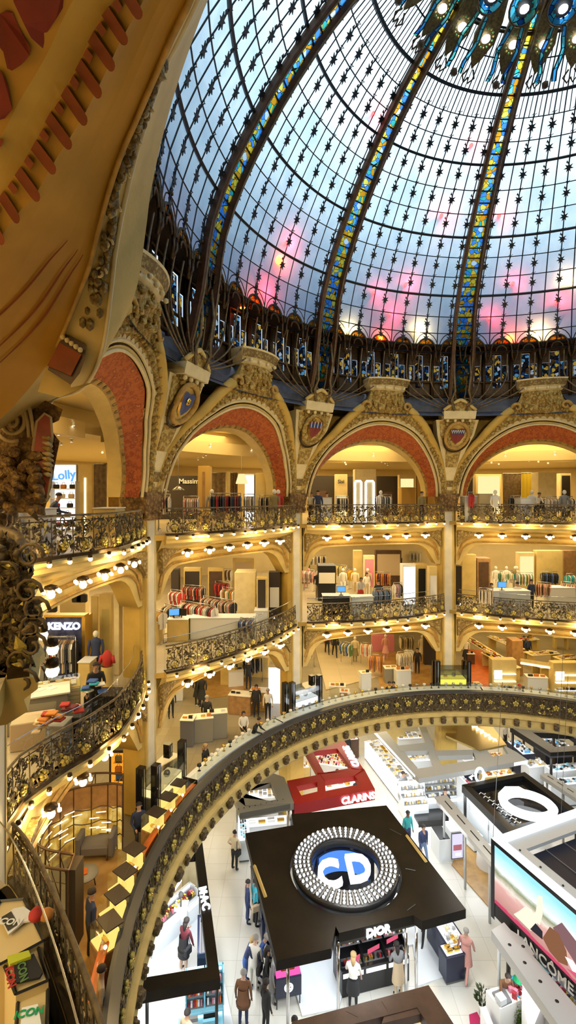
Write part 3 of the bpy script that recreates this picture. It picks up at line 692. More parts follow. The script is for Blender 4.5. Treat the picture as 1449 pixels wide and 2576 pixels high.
for x, y, c, e in fl: 
    p = outside(x, y); light('POINT', p, e*.42, fcol[c], .05); q = outside(x, y, .1); mb = MB(); d_ = (q-Vector((AX, AY, q.z))).normalized()
    mb.ball(q, .16 if c else .10, ('flood_a', 'flood_b', 'flood_c', 'flood_c')[c], 10); mb.tube([q+d_*.1, q+d_*.4], .07, 'dark_iron', 8); FLD.append((x, solo(mb, 'floodlight', 'floodlight glowing %s through the dome glass' % ('red', 'orange red', 'warm white', 'yellow')[c], 'floodlight', '%s floodlights behind the dome glass' % ('red', 'orange red', 'warm white', 'yellow')[c])))
# ================================================================ near arch overhead (upper left of the view)
I_L2 = [(480, -260, 3.2), (360, -80, 3.4), (315, -20, 3.5), (264, 28, 3.62), (228, 92, 3.75), (196, 162, 3.88), (160, 228, 4.0), (120, 294, 4.15), (84, 364, 4.3), (44, 430, 4.45), (2, 490, 4.6), (-35, 545, 4.75)]
I_L1 = [(500, -210, 3.3), (385, -40, 3.5), (345, 30, 3.6), (308, 95, 3.72), (276, 160, 3.85), (243, 228, 3.98), (207, 297, 4.12), (168, 358, 4.28), (128, 421, 4.42), (88, 490, 4.58), (38, 545, 4.75), (0, 600, 4.9),
        (-40, 660, 5.1), (-80, 730, 5.3), (-130, 810, 5.6), (-180, 900, 5.9), (-220, 1000, 6.2), (-260, 1100, 6.5)]
I_E3 = [(600, -220, 3.6), (505, -60, 3.75), (470, 20, 3.9), (435, 90, 4.1), (405, 160, 4.35), (372, 235, 4.6), (340, 310, 4.85), (305, 390, 5.1), (275, 480, 5.35), (250, 570, 5.6), (228, 660, 5.8), (205, 725, 6.0),
        (165, 825, 6.3), (135, 890, 6.6), (95, 950, 6.9), (40, 1015, 7.0), (0, 1055, 7.0), (-60, 1110, 7.0)]
I_E = [(640, -260), (545, -100), (500, -10), (452, 92), (415, 165), (385, 250), (358, 335), (335, 415), (315, 500), (300, 575), (288, 650), (280, 725), (262, 860), (235, 940), (200, 982), (150, 998), (110, 1020), (60, 1050)]
E_ = [ad(x, y, min(8.0, 2.2/((x-CXP)/FPX+.72))) for x, y in I_E]
E3, L1, L2 = [ad(*p) for p in I_E3], [ad(*p) for p in I_L1], [ad(*p) for p in I_L2]
L3 = [ad(x-34, y-20, z*.985) for x, y, z in I_L2]; L3b = [ad(x-70, y-42, z*.97) for x, y, z in I_L2]; L4 = [ad(x-500, y-300, z*.85) for x, y, z in I_L2]
nb = pol(198+18-.26, 15.2, 19)
rt = root('arcade_arch', nb, 'huge near arch whose yellow underside with red stencilled bars fills the upper left', 'arch', kind='thing')
def smooth_rows(A, B, m, mb, k=6):
    rows = [[a.lerp(b, j/k) for a, b in zip(A, B)] for j in range(k+1)]
    for j, r_ in enumerate(rows):     # belly the surface slightly
        for p in r_: p.z += .10*sin(pi*j/k)*(0 if k < 4 else 1)
    for a, b in zip(rows, rows[1:]): mb.strip(a, b, m)
    return rows
def finer(L, n=4):
    out_ = []
    for i in range(len(L)-1):
        p0, p1, p2, p3 = L[max(0, i-1)], L[i], L[i+1], L[min(len(L)-1, i+2)]
        for k in range(n):
            t = k/n; out_.append(.5*((2*p1)+(p2-p0)*t+(2*p0-5*p1+4*p2-p3)*t*t+(3*p1-p0-3*p2+p3)*t**3))
    return out_+[L[-1]]
fE, fE3, fL1, fL2, fL3, fL3b, fL4 = map(finer, (E_, E3, L1, L2, L3, L3b, L4))
mb = MB(); smooth_rows(fE3, fL1, 'ochre_paint', mb, 6); mb.strip(fL1[:len(fL2)], fL2, 'ochre_paint'); mb.build('yellow_soffit', rt, off=nb)
mb = MB(); mb.strip(fL2, fL3, 'yellow'); mb.strip(fL3, fL3b, 'yellow'); mb.strip(fL3b, fL4, 'ochre_paint'); mb.build('painted_vault', rt, off=nb)
toC = Vector((0, 0, 0))
def shift(p, f=.985): return Vector((p.x*f, p.y*f, EYE+(p.z-EYE)*f))
def dsk(pts, n=10):
    return pts
for i in range(2, 12):          # the bars and the small squares between them
    mb = MB(); a, b = L2[i], L1[i]; t0 = (L2[i-1]-L2[i+1] if i < 11 else L2[i-1]-L2[i]).normalized()*.040*(1+.04*i)
    d = (b-a); e = d.normalized()*t0.length
    pts = [a+t0, b+t0-e*.3]+[b+t0*cos(x)+e*sin(x) for x in (.5, 1.0, 1.57, 2.1, 2.6)]+[b-t0-e*.3, a-t0]
    mb.add([shift(p, .986) for p in pts]+[shift(p, .999) for p in pts], [tuple(range(9))]+[(k, (k+1) % 9, 9+(k+1) % 9, 9+k) for k in range(9)], 'redbrown')
    if i < 11:
        m_ = L2[i].lerp(L2[i+1], .5)+d*.20; t1 = t0*.68; e1 = e*.68
        q = [m_+t1+e1, m_-t1+e1, m_-t1-e1, m_+t1-e1]; mb.add([shift(p, .972) for p in q]+[shift(p, .999) for p in q], [(0, 1, 2, 3), (0, 1, 5, 4), (1, 2, 6, 5), (2, 3, 7, 6), (3, 0, 4, 7)], 'redbrown')
    mb.build('stencilled_bar', rt, off=nb)
def vaultZ(x, y):
    best = (1e9, 4)
    for i in range(len(I_L2)-1):
        for f in (0, .25, .5, .75):
            a, b = I_L2[i], I_L2[i+1]; X, Y, Z = a[0]+(b[0]-a[0])*f, a[1]+(b[1]-a[1])*f, a[2]+(b[2]-a[2])*f
            for g in range(0, 11):
                px, py = X-70-43*g, Y-42-25.8*g; d = hypot(px-x, py-y)
                if d < best[0]: best = (d, Z*(.97-.012*g))
    return best[1]
for poly in ([(0, 35), (14, 28), (32, 32), (45, 62), (60, 92), (77, 120), (74, 140), (55, 162), (30, 178), (18, 172), (8, 130), (-25, 90), (-40, 50)], [(30, -40), (34, 5), (50, 35), (60, 60), (78, 95), (108, 122), (116, 85), (140, 50), (158, 20), (162, -40)],
             [(-30, 175), (4, 180), (20, 215), (31, 275), (12, 298), (-30, 310)], [(-30, 352), (8, 350), (4, 368), (-30, 385)]):
    mb = MB(); f = [ad(x, y, vaultZ(x, y)*.992) for x, y in poly]; b = [ad(x, y, vaultZ(x, y)*1.0) for x, y in poly]; n = len(poly)
    mb.add(f+b, [tuple(range(n))]+[(k, (k+1) % n, n+(k+1) % n, n+k) for k in range(n)], 'brickred'); mb.build('red_panel', rt, off=nb)
mb = MB(); mb.strip(fE, fE3, 'cream'); top = [p+Vector((.35, .3, .9)) for p in fE]; mb.strip(fE, top, 'cream')
mb.tube([shift(p, .995) for p in fE], .03, 'cream_pale', 5); mb.tube([shift(p, .99) for p in fE3[:52]], .03, 'ochre', 5); mb.build('hall_side_rim', rt, off=nb)
mb = MB()
for j in range(70):              # pearly leaf and scroll relief on the rim
    t = 5+j*.36+.0; i = int(t*4/4*1.0); 
    k = int(16+j*.46); k = min(k, len(fE)-2); p = shift(fE[k].lerp(fE3[k], random.uniform(.25, .8)), .99)
    mb.ball(p, random.uniform(.03, .065), 'leaf_fine', 6, 1.5)
for k in range(18, 46, 4):
    c = shift(fE[k].lerp(fE3[k], .5), .985); mb.tube([c+Vector((cos(t)*(.085-.009*t), 0, sin(t)*(.085-.009*t))) for t in [x*.6 for x in range(13)]], .016, 'cream_pale', 5)
mb.build('leaf_relief', rt, off=nb)
mb = MB()
for f0, f1 in ((.12, .42), (.2, .55), (.35, .8)):
    pts = []
    for k in range(40, 60):
        f = f0+(f1-f0)*(k-40)/20; a, b = fE3[k], fL1[k]; pts.append(shift(a.lerp(b, f)+Vector((0, 0, .1*sin(pi*f))), .995))
    mb.tube(pts, [.004+.012*sin(pi*i/19) for i in range(20)], 'redbrown', 4)
mb.build('painted_line', rt, off=nb)
# brown corbel with a row of pearls on the rim
cb = [(160, 838), (217, 868), (214, 905), (200, 940), (178, 968), (120, 930), (135, 890)]
mb = MB(); f = [ad(x, y, 6.35) for x, y in cb]; b = [ad(x, y, 6.75) for x, y in cb]
mb.add(f+b, [tuple(range(7))]+[(k, (k+1) % 7, 7+(k+1) % 7, 7+k) for k in range(7)], 'dark_wood')
mb.add([ad(x, y, 6.32) for x, y in [(150, 862), (205, 892), (178, 945), (118, 920)]], [(0, 1, 2, 3)], 'redbrown'); mb.build('corbel', rt, off=nb)
mb = MB()
for k in range(5): mb.ball(ad(158+11*k, 848+8*k, 6.3), .036, 'cream_pale', 8)
mb.build('pearl_row', rt, off=nb)
mb = MB(); f = [ad(x, y, 6.8) for x, y in ((118, 920), (178, 950), (178, 975), (240, 960), (150, 1000), (95, 985))]
mb.add(f, [tuple(range(6))], 'cream'); mb.build('plinth_slab', rt, off=nb)
# carved capital of the pier at the left edge
cbase = pol(PH0+108, RC+.08, 0)
cap = [o for o in C.objects if o.name.startswith('column') and o.parent is None and (o.location-cbase).length < .1][0]
def capP(x, y, Z=7.9): return cap.matrix_basis.inverted() @ ad(x, y, Z)
mat('shield_pink', (.33, .06, .045), .5, var=.3, vs=6); mat('stone_light', (.5, .38, .2), .5)
mb = MB(); sp_ = [((x-30)*1.0, (y-1060)) for x, y in [(0, 0)]]
for rr_, m_ in ((0, 'stone_light'),):
    pts = [capP(30+(48-3.0*t)*cos(t+1.2), 1062+(50-3.1*t)*sin(t+1.2), 7.55) for t in [x*.35 for x in range(42)]]; mb.tube(pts, .034, m_, 6)
    mb.tube([capP(60, 1005, 7.55), capP(74, 1025, 7.55), capP(82, 1065, 7.55), capP(86, 1100, 7.6)], .03, m_, 6); mb.tube([capP(48, 1002, 7.55), capP(62, 1028, 7.55), capP(70, 1065, 7.55), capP(74, 1100, 7.6)], .03, m_, 6)
mb.build('volute', cap)
mb = MB(); hull = [(75, 988), (158, 1030), (148, 1058), (120, 1070), (150, 1110), (140, 1160), (128, 1230), (110, 1290), (-60, 1290), (-80, 1000)]
f = [capP(x, y, 7.75) for x, y in hull]; b = [capP(x-25, y, 8.4) for x, y in hull]; n = len(hull)
mb.add(f+b, [tuple(range(n))]+[(k, (k+1) % n, n+(k+1) % n, n+k) for k in range(n)], 'capital_brown'); mb.build('capital_core', cap)
mb = MB(); sh = [(112, 1040), (128, 1050), (132, 1100), (124, 1150), (130, 1190), (118, 1260), (100, 1230), (90, 1170), (82, 1130), (92, 1060)]
f = [capP(x, y, 7.55) for x, y in sh]; b = [capP(x, y, 7.8) for x, y in sh]; n = len(sh)
mb.add(f+b, [tuple(range(n))]+[(k, (k+1) % n, n+(k+1) % n, n+k) for k in range(n)], 'shield_pink'); mb.tube(f, .02, 'stone_light', 4, True); mb.build('pink_shield', cap)
mb = MB()
for k in range(8): mb.tube([capP(108, 1100+k*13, 7.52), capP(122, 1103+k*13, 7.46), capP(136-abs(k-3.5)*1.5, 1112+k*12, 7.5)], [.02, .04, .015], 'stone_light' if k % 2 else 'leaf_gold', 5)
for k in range(30): mb.ball(capP(random.uniform(-10, 105), random.uniform(1135, 1280), 7.6), random.uniform(.07, .17), 'capital_brown', 8, random.uniform(.5, 1.1))
for k in range(10):
    x, y = random.uniform(-5, 95), random.uniform(1150, 1275); mb.tube([capP(x, y, 7.5), capP(x+random.uniform(8, 20), y+12, 7.38), capP(x+random.uniform(15, 35), y+random.uniform(20, 40), 7.45)], [.05, .07, .015], 'capital_brown', 6)
mb.build('acanthus_leaves', cap)

# ================================================================ balconies
def path_len(pts):
    L = [0]
    for a, b in zip(pts, pts[1:]): L.append(L[-1]+(b-a).length)
    return L
class Curve:
    def __init__(s, pts): s.p = pts; s.L = path_len(pts); s.len = s.L[-1]
    def __call__(s, d, side=0, up=0):
        d = max(0, min(s.len-1e-6, d)); i = 0
        while s.L[i+1] < d: i += 1
        f = (d-s.L[i])/(s.L[i+1]-s.L[i]); a, b = s.p[i], s.p[i+1]; t = (b-a).normalized(); q = Vector((t.y, -t.x, 0))
        return a.lerp(b, f)+q*side+Vector((0, 0, up))
    def ang(s, d):
        a, b = s(d-.05), s(d+.05); return atan2(b.y-a.y, b.x-a.x)
fm = MB()                        # shared gilded flower, facing local -y
for k in range(5):
    t = 2*pi*k/5+pi/2; fm.ball((.075*cos(t), -.02, .075*sin(t)), .055, 'rail_gold', 6)
fm.ball((0, -.05, 0), .04, 'gold', 6)
FL = fm.build('gilded_flower'); FLM = FL.data; bpy.data.objects.remove(FL)
def unit(mb, cv, d0, w, H, z0, lean=0, rnd=None, dens=1):
    m = 'bronze_rail'
    def q(s_, z, dp=0): return cv(d0+s_, -.05-dp-lean*(1-z/H), z0+z)
    def T(pts, r_, n=4): mb.tube([q(*p) for p in pts], r_, m, n)
    T([(0, 0), (0, H)], .016)
    c = w/2
    for s_ in (-1, 1):
        T([(c+s_*(.04+.2*t), .42+.1*sin(t*3.2)*1.2+.28*t*t, .01) for t in (0, .25, .5, .75, 1)], .015)
        T([(c+s_*(.17+.085*cos(t)*(1-.09*t)), .66+.1*sin(t)*(1-.09*t)) for t in (0, .9, 1.8, 2.7, 3.6, 4.5, 5.4, 6.3, 7.2)], .014)
        T([(c+s_*(.24+.05*cos(t)), .22+.14*sin(t)) for t in (-1.6, -.6, .4, 1.4, 2.4, 3.2)], .014)
    T([(c+.15*cos(t), .24+.15*sin(t), .02) for t in [2*pi*k/10 for k in range(11)]], .022)
    T([(c+.07*cos(t), .83+.08*sin(t), .02) for t in [2*pi*k/8 for k in range(9)]], .018)
    T([(c, .4), (c, .75)], .018)
    for k in range(int(34*dens)):
        a = rnd.uniform(.03, w-.03); z = rnd.uniform(.06, H-.05); t = rnd.uniform(0, pi); L = rnd.uniform(.045, .095); ww = L*.55; dp = rnd.uniform(0, .04)
        ct, st_ = cos(t), sin(t)
        P_ = [q(a+L*ct, z+L*st_, dp), q(a-ww*st_, z+ww*ct, dp+.02), q(a-L*ct, z-L*st_, dp), q(a+ww*st_, z-ww*ct, dp+.02)]
        mb.add(P_, [(0, 1, 2), (0, 2, 3)], 'bronze_leaf' if k % 8 else 'rail_gold')
def balcony(b, lv, rfun, z, label, a0, a1, H=.95, dens=1, fl_z=.24, guard=False, grp=None):
    n = 60; tt = [.5-.5*cos(pi*k/n) for k in range(n+1)]; pts = [pol(a0+(a1-a0)*t, rfun(a0+(a1-a0)*t)-.03, z) for t in tt]; cv = Curve(pts)
    mid = cv(cv.len/2); rt = root('balcony_railing', mid, label, 'balcony railing', grp or 'wrought iron balcony railings', 0, 'thing')
    mb = MB(); mb.sweep(pts, [(-.1, .0), (-.2, -.05), (-.2, -.13), (-.1, -.2), (-.13, -.3), (.02, -.38), (.25, -.38), (.25, .0)], 'cream')
    mb.sweep(pts, [(-.14, .06), (-.14, -.02), (.02, -.02), (.02, .06)], 'bronze'); 
    mb.build('cornice', rt, off=mid)
    mb = MB(); mb.tube([cv(cv.len*k/50, -.05, H+.03) for k in range(51)], .032, 'bronze_rail', 6); mb.tube([cv(cv.len*k/50, -.05, H-.09) for k in range(51)], .014, 'bronze', 4); mb.build('handrail', rt, off=mid)
    mb = MB(); nu = int(cv.len/.62); w_ = cv.len/nu; rnd = random.Random(b+lv)
    for k in range(nu): unit(mb, cv, k*w_, w_, H-.05, .03, .03, rnd, dens)
    mb.build('ironwork', rt, off=mid)
    for k in range(nu):
        o = bpy.data.objects.new('gilded_flower', FLM); C.objects.link(o); o.parent = rt; d = (k+.5)*w_; o.location = cv(d, -.13, fl_z+.03)-mid; o.rotation_euler.z = cv.ang(d)+pi
    if guard:
        mb = MB(); mb.strip([cv(cv.len*k/50, .2, .0) for k in range(51)], [cv(cv.len*k/50, .2, 1.2) for k in range(51)], 'clear'); mb.build('glass_guard', rt, off=mid)
        mb = MB(); mb.tube([cv(cv.len*k/50, .2, 1.2) for k in range(51)], .012, 'steel', 4); mb.build('guard_rim', rt, off=mid)
    return cv, nu, w_
# shared lamps
gl = MB(); gl.lathe([(.0, .12), (.05, .11), (.06, .06), (.045, .03)], 'bronze', 8); gl.ball((0, 0, 0), .062, 'bulb', 8); GL = gl.build('globe_lamp', loc=(0, 0, 0)); GLM = GL.data; bpy.data.objects.remove(GL)
cl_ = MB(); cl_.lathe([(.02, .16), (.14, .12), (.16, .06), (.05, .02)], 'bronze', 10); cl_.ball((0, 0, -.08), .105, 'bulb', 8)
for k in range(6): cl_.ball((.19*cos(k*pi/3), .19*sin(k*pi/3), 0), .058, 'bulb', 6)
CLo = cl_.build('ceiling_lamp', loc=(0, 0, 0)); CLM = CLo.data; bpy.data.objects.remove(CLo)
def put(name, data, loc, label, cat, grp, rz=0):
    o = bpy.data.objects.new(name, data); C.objects.link(o); o.location = loc; o.rotation_euler.z = rz; return tag(o, label, cat, grp)
where = {54: 'in the right edge bay', 90: 'between the two slender columns', 126: 'left of the middle column', 162: 'left of the thick column', 198: 'in the near bay'}
for b in (54, 90, 126, 162, 198):
    for lv, z in ((3, 15.05), (2, 10.0)):
        st_ = {3: 'upper', 2: 'middle'}[lv]
        lb = f'{st_} wrought-iron balcony railing with gilded flowers {where[b]}'
        g = deck_r(lv); e0, e1 = 1.6, 34.4
        if b == 54 : e0 = 6
        if b == 198: e1 = 21 if lv == 3 else 40
        cv, nu, w_ = balcony(b, lv, g, z, lb, b-.26+e0, b-.26+e1, guard=(lv == 2), dens=2.1 if b in (162, 198) else 1.4)
        if b == 198 and lv == 2: pass
        for k in range(nu):
            if b == 198 and (lv == 2 or k > 9): continue
            if b == 54 and k < 3: continue
            put('globe_lamp', GLM, cv((k+.5)*w_, -.3, -.1), f'lit globe bulb under the {st_} railing {where[b]}', 'globe lamp', f'globe bulbs under the {st_} railing {where[b]}')
        if b == 198: continue
        for k in range(6):
            a = b-.26+6+24*k/5; put('ceiling_lamp', CLM, pol(a, (g(a)+14.6)/2, z-.75), f'cluster of lit globes below the {st_} balcony {where[b]}', 'ceiling lamp', f'globe clusters below the {st_} balcony {where[b]}', R(a))
        for k in range(3):
            d = cv.len*(k+.5)/3; light('POINT', cv(d, -.42, -.14), 40, (1, .68, .26), .06)
        for k in (1, 4): a = b-.26+6+24*k/5; light('POINT', pol(a, (g(a)+14.6)/2, z-.95), 34, (1, .70, .30), .1)
# ring railing of the first floor
n = 150; pts = [pol(42+180*k/n, 13.05, 5.0) for k in range(n+1)]; cv1 = Curve(pts); mid = cv1(cv1.len/2)
rt = root('balcony_railing', mid, 'long curved first-floor railing with a wide dark handrail sweeping round the atrium', 'balcony railing', None, 0, 'thing')
mb = MB(); mb.sweep(pts, [(-.2, .0), (-.34, -.04), (-.34, -.16), (-.2, -.24), (-.24, -.44), (-.36, -.5), (-.3, -.62), (0, -.8), (.5, -.8), (.5, 0)], 'cream')
nb_ = int(cv1.len/.64)
mb.build('cornice', rt, off=mid)
mb = MB(); mb.bx((0, 0, 0), (.13, .12, .34), 'bronze_leaf', 0, .03); mb.ball((0, -.05, .2), .08, 'bronze_leaf', 6); bk_ = mb.build('cornice_bracket'); BKM = bk_.data; bpy.data.objects.remove(bk_)
for k in range(nb_):
    d = (k+.5)*cv1.len/nb_; o = bpy.data.objects.new('cornice_bracket', BKM); C.objects.link(o); o.parent = rt; o.location = cv1(d, -.36, -.5)-mid; o.rotation_euler.z = cv1.ang(d)+pi
    if k % 3 == 0: o.scale = (1.9, 1.4, 1.1)
mb = MB(); mb.sweep(pts, [(-.16, 1.02), (-.16, 1.07), (.06, 1.09), (.17, 1.06), (.17, 1.02)], 'rail_cap'); mb.tube([cv1(cv1.len*k/n, -.12, 1.0) for k in range(n+1)], .04, 'bronze_rail', 6); mb.build('handrail', rt, off=mid)
mb = MB(); w_ = cv1.len/nb_; rnd = random.Random(5)
for k in range(nb_): unit(mb, cv1, k*w_, w_, .95, .05, .1, rnd, 1.25)
mb.strip([cv1(cv1.len*k/n, .0, .02) for k in range(n+1)], [cv1(cv1.len*k/n, .02, 1.0) for k in range(n+1)], 'bronze_rail'); mb.build('ironwork', rt, off=mid)
for k in range(nb_):
    o = bpy.data.objects.new('gilded_flower', FLM); C.objects.link(o); o.parent = rt; d = (k+.5)*w_; o.location = cv1(d, -.16, .58)-mid; o.rotation_euler.z = cv1.ang(d)+pi; o.scale = (1.3,)*3 if k % 3 == 0 else (1.05,)*3
# ---------------------------------------------------------------- light of the shops
W1 = (1, .71, .29)
for j in range(10):
    phi = PH0+18+36*j; vis = j in (0, 1, 2, 3, 9)
    for z, r_, e, c in ((19.6, 16.6, 150, W1), (13.85, 17.6, 240, (1, .78, .42)), (8.85, 17.6, 170, W1), (4.05, 17, 120, (1, .82, .55))):
        if not vis: continue
        l = light('AREA', pol(phi, r_, z), e, c, 5.5, sy=2.6); l.rotation_euler = (0, 0, R(phi-90))
    if vis:
        for z, e, c in ((18.8, 300, W1), (13.85, 240, (1, .80, .46)), (8.85, 160, W1), (4.05, 120, (1, .85, .6))):
            l = light('AREA', pol(phi, 21.8, z), e, c, 7.5, sy=3); l.rotation_euler = (0, 0, R(phi-90))
            l = light('AREA', pol(phi, 27, z), e*1.1, c, 9, sy=4); l.rotation_euler = (0, 0, R(phi-90))
for k, (az, z) in enumerate(((250, 19.5), (285, 19.8), (325, 19.8), (10, 19.8))):  # warm spots added behind the view to brighten the arcade
    p = pol(az, 12.3, z); tgt = pol(az+180-(az-305)*.35, 14, 16.8); d = tgt-p
    l = light('SPOT', p, 2100, (1, .70, .27), .3, spot=R(75), blend=.6); l.rotation_euler = d.to_track_quat('-Z', 'Y').to_euler()

for az, e in ((262, 1500), (300, 1500), (340, 1200)):      # unseen neutral spots added to brighten the ground-floor stands
    p = pol(az, 12.2, 20.4); tgt = Vector((5.5, 19, 0)); d = tgt-p
    l = light('SPOT', p, e*2.4, (.93, .97, 1), .25, spot=R(66), blend=.8); l.rotation_euler = d.to_track_quat('-Z', 'Y').to_euler()
light('POINT', (-1.3, .9, 16.1), 45, (1, .72, .3), .15)  # out-of-view warm lamp added to lift the near arch
# ================================================================ ground floor stands
mat('red_panel', (.42, .012, .012), .35, var=.1, vs=2); mat('taupe', (.27, .25, .20), .5); mat('brown_frame', (.085, .045, .032), .45, col2=(.06, .032, .024), vs=3)
mat('cool_white', (.80, .84, .86), .3); mat('navy', (.012, .018, .05), .3); mat('pink', (.75, .25, .33), .5); mat('deep_red', (.35, .02, .03), .5); mat('skyblue', (.25, .6, .75), .5)
mat('roof_navy', (.012, .014, .03), .6); mat('fascia_grey', (.52, .54, .55), .45); mat('brass', (.5, .36, .12), .3, .7); mat('products', (.5, .4, .45), .5)
emit('lit_white', (.95, .98, 1), 1.5); emit('lit_cream', (1, .93, .75), 1.3); emit('lit_blue', (.10, .30, 1), 1.0); emit('lit_orange', (1, .35, .03), 1.0); emit('screen_blue', (.15, .45, .9), 1.0); emit('ring_white', (.95, .99, 1), 3.0)
def XY(x, y, z): p = at(x, y, z); return (p.x, p.y)
def ccw(poly):
    a = sum(p[0]*q[1]-q[0]*p[1] for p, q in zip(poly, poly[1:]+poly[:1])); return poly if a > 0 else poly[::-1]
SN = [0]
def slab(mb, px, z, th, m, me=None): SN[0] = (SN[0]+1) % 7; z += .004*SN[0]; th += .003*SN[0]; mb.prism(ccw([XY(x, y, z) for x, y in px]), z-th, z, m, me); return mb
def lay(s, size, m, O, u, v, ext=.03, parent=None, bold=.01, squash=1, name='lettering', off=None, label=None):   # lettering with reading direction u and up direction v
    u = Vector(u).normalized(); v = Vector(v); v = (v-u*v.dot(u)).normalized(); n = u.cross(v)
    o = text(s, size, m, ext, name=name, bold=bold); M = Matrix((u*squash, v, n)).transposed().to_4x4(); O = Vector(O)
    if parent: O = O-parent.matrix_basis.translation
    M.translation = O; o.matrix_basis = M
    if parent: o.parent = parent
    else: tag(o, label, 'sign')
    return o
def cen(px, z): P_ = [at(x, y, z) for x, y in px]; return sum(P_, Vector())/len(P_)
PAL = {'mix': ['pink', 'white', 'black', 'deep_red', 'gold'], 'blue': ['navy', 'screen_blue', 'white', 'black', 'skyblue'], 'white': ['white', 'cream_pale', 'white', 'grey', 'gold'], 'red': ['deep_red', 'pink', 'white', 'orange'],
       'warm': ['gold', 'cream_pale', 'orange', 'wood', 'white'], 'green': ['white', 'skyblue', 'black', 'grey']}
def products(mb, T, w, d, z, pal, n, rnd, h=.12):
    for k in range(n):
        x = -w/2+w*(k+.5)/n+rnd.uniform(-.01, .01)
        for r_ in range(max(1, int(d/.16))):
            y = -d/2+.08+r_*.16
            if rnd.random() < .12: continue
            hh = h*rnd.uniform(.5, 1.2); q = w/n*rnd.uniform(.35, .42); c = T@Vector((x, y, z)); 
            mb.bx(c, (q*2, .09, hh), rnd.choice(pal), T.to_euler().z)
def frame2(O, rz): return Matrix.Translation(Vector(O)) @ Matrix.Rotation(rz, 4, 'Z')
def counter(O, size, rz, label, body='cool_white', top='lit_white', pal='white', name='display_counter', grp=None, glassy=False, n=None, ph=.12, z=0, tray=True, cat='display counter'):
    w_, d, h = size; rt = root(name, (O[0], O[1], z), label, cat, grp, rz); rnd = random.Random(hash(label) % 9999 if False else len(label)*7+int(abs(O[0])*31))
    mb = MB(); mb.bx((0, 0, 0), (w_-.06, d-.06, .08), 'midgrey'); mb.bx((0, 0, .08), (w_, d, h-.12), body, b=.015); mb.build('body', rt)
    mb = MB(); mb.bx((0, 0, h-.04), (w_+.04, d+.04, .04), top if not tray else body, b=.01)
    if tray: mb.bx((0, 0, h), (w_-.1, d-.1, .012), top)
    mb.build('top', rt)
    mb = MB(); products(mb, Matrix.Identity(4), w_-.18, d-.15, h+.012, PAL[pal], n or max(3, int(w_/.16)), rnd, ph); tag(mb.build('product_row', rt), kind='stuff')
    if glassy:
        mb = MB(); 
        for s_ in (-1, 1): mb.box(s_*(w_/2-.03)-.005, s_*(w_/2-.03)+.005, -d/2, d/2, h, h+.3, 'clear')
        mb.box(-w_/2, w_/2, -d/2, -d/2+.01, h, h+.3, 'clear'); mb.box(-w_/2, w_/2, -d/2, d/2, h+.3, h+.31, 'clear'); mb.build('glass_case', rt)
    return rt
def gondola(O, size, rz, label, pal='mix', body='black', grp=None, back=2.0, lit='strip_white', z=0, mods=1, name='display_shelf', tiers=3):
    w_, d, h = size; rt = root(name, (O[0], O[1], z), label, 'display shelf', grp, rz); rnd = random.Random(int(abs(O[0]*17+O[1]*5))+len(label))
    mb = MB(); mb.bx((0, 0, 0), (w_, d, h), body, b=.02); mb.box(-w_/2, w_/2, d/2-.08, d/2, h, back, body)
    for k in range(mods+1): x = -w_/2+w_*k/mods; mb.box(x-.02, x+.02, -d/2+.1, d/2, h, h+.25, body); mb.box(x-.02, x+.02, d/2-.35, d/2, h, back, body)
    mb.build('cabinet', rt)
    mb = MB()
    for k in range(mods):
        x0, x1 = -w_/2+w_*k/mods+.05, -w_/2+w_*(k+1)/mods-.05; mb.box(x0, x1, -d/2-.01, -d/2+.02, h-.22, h-.08, lit); mb.build('glow_strip', rt); mb = MB(); mb.box(x0, x1, d/2-.1, d/2-.085, back-.12, back-.05, lit); mb.build('glow_strip', rt); mb = MB()
    for t in range(tiers):
        zz = h+(back-h-.25)*t/max(1, tiers-1) if tiers > 1 else h; yy = -d/2+.28+(d-.5)*t/max(1, tiers-1)
        for k in range(mods):
            mb = MB(); x = -w_/2+w_*(k+.5)/mods; mb.bx((x, yy, zz), (w_/mods-.08, .3, .02), 'clear' if False else 'midgrey')
            products(mb, Matrix.Translation((x, yy, 0)), w_/mods-.14, .3, zz+.02, PAL[pal][k % 2:], int(w_/mods/.09), rnd, .14); tag(mb.build('product_shelf', rt), kind='stuff')
    return rt
def arealight(px, z, e, col=(.88, .94, 1), size=1.6, sy=None, rz=0): p = at(px[0], px[1], z); l = light('AREA', p, e*.62, col, size, sy=sy); l.rotation_euler.z = rz; return l
TH = R(-76)
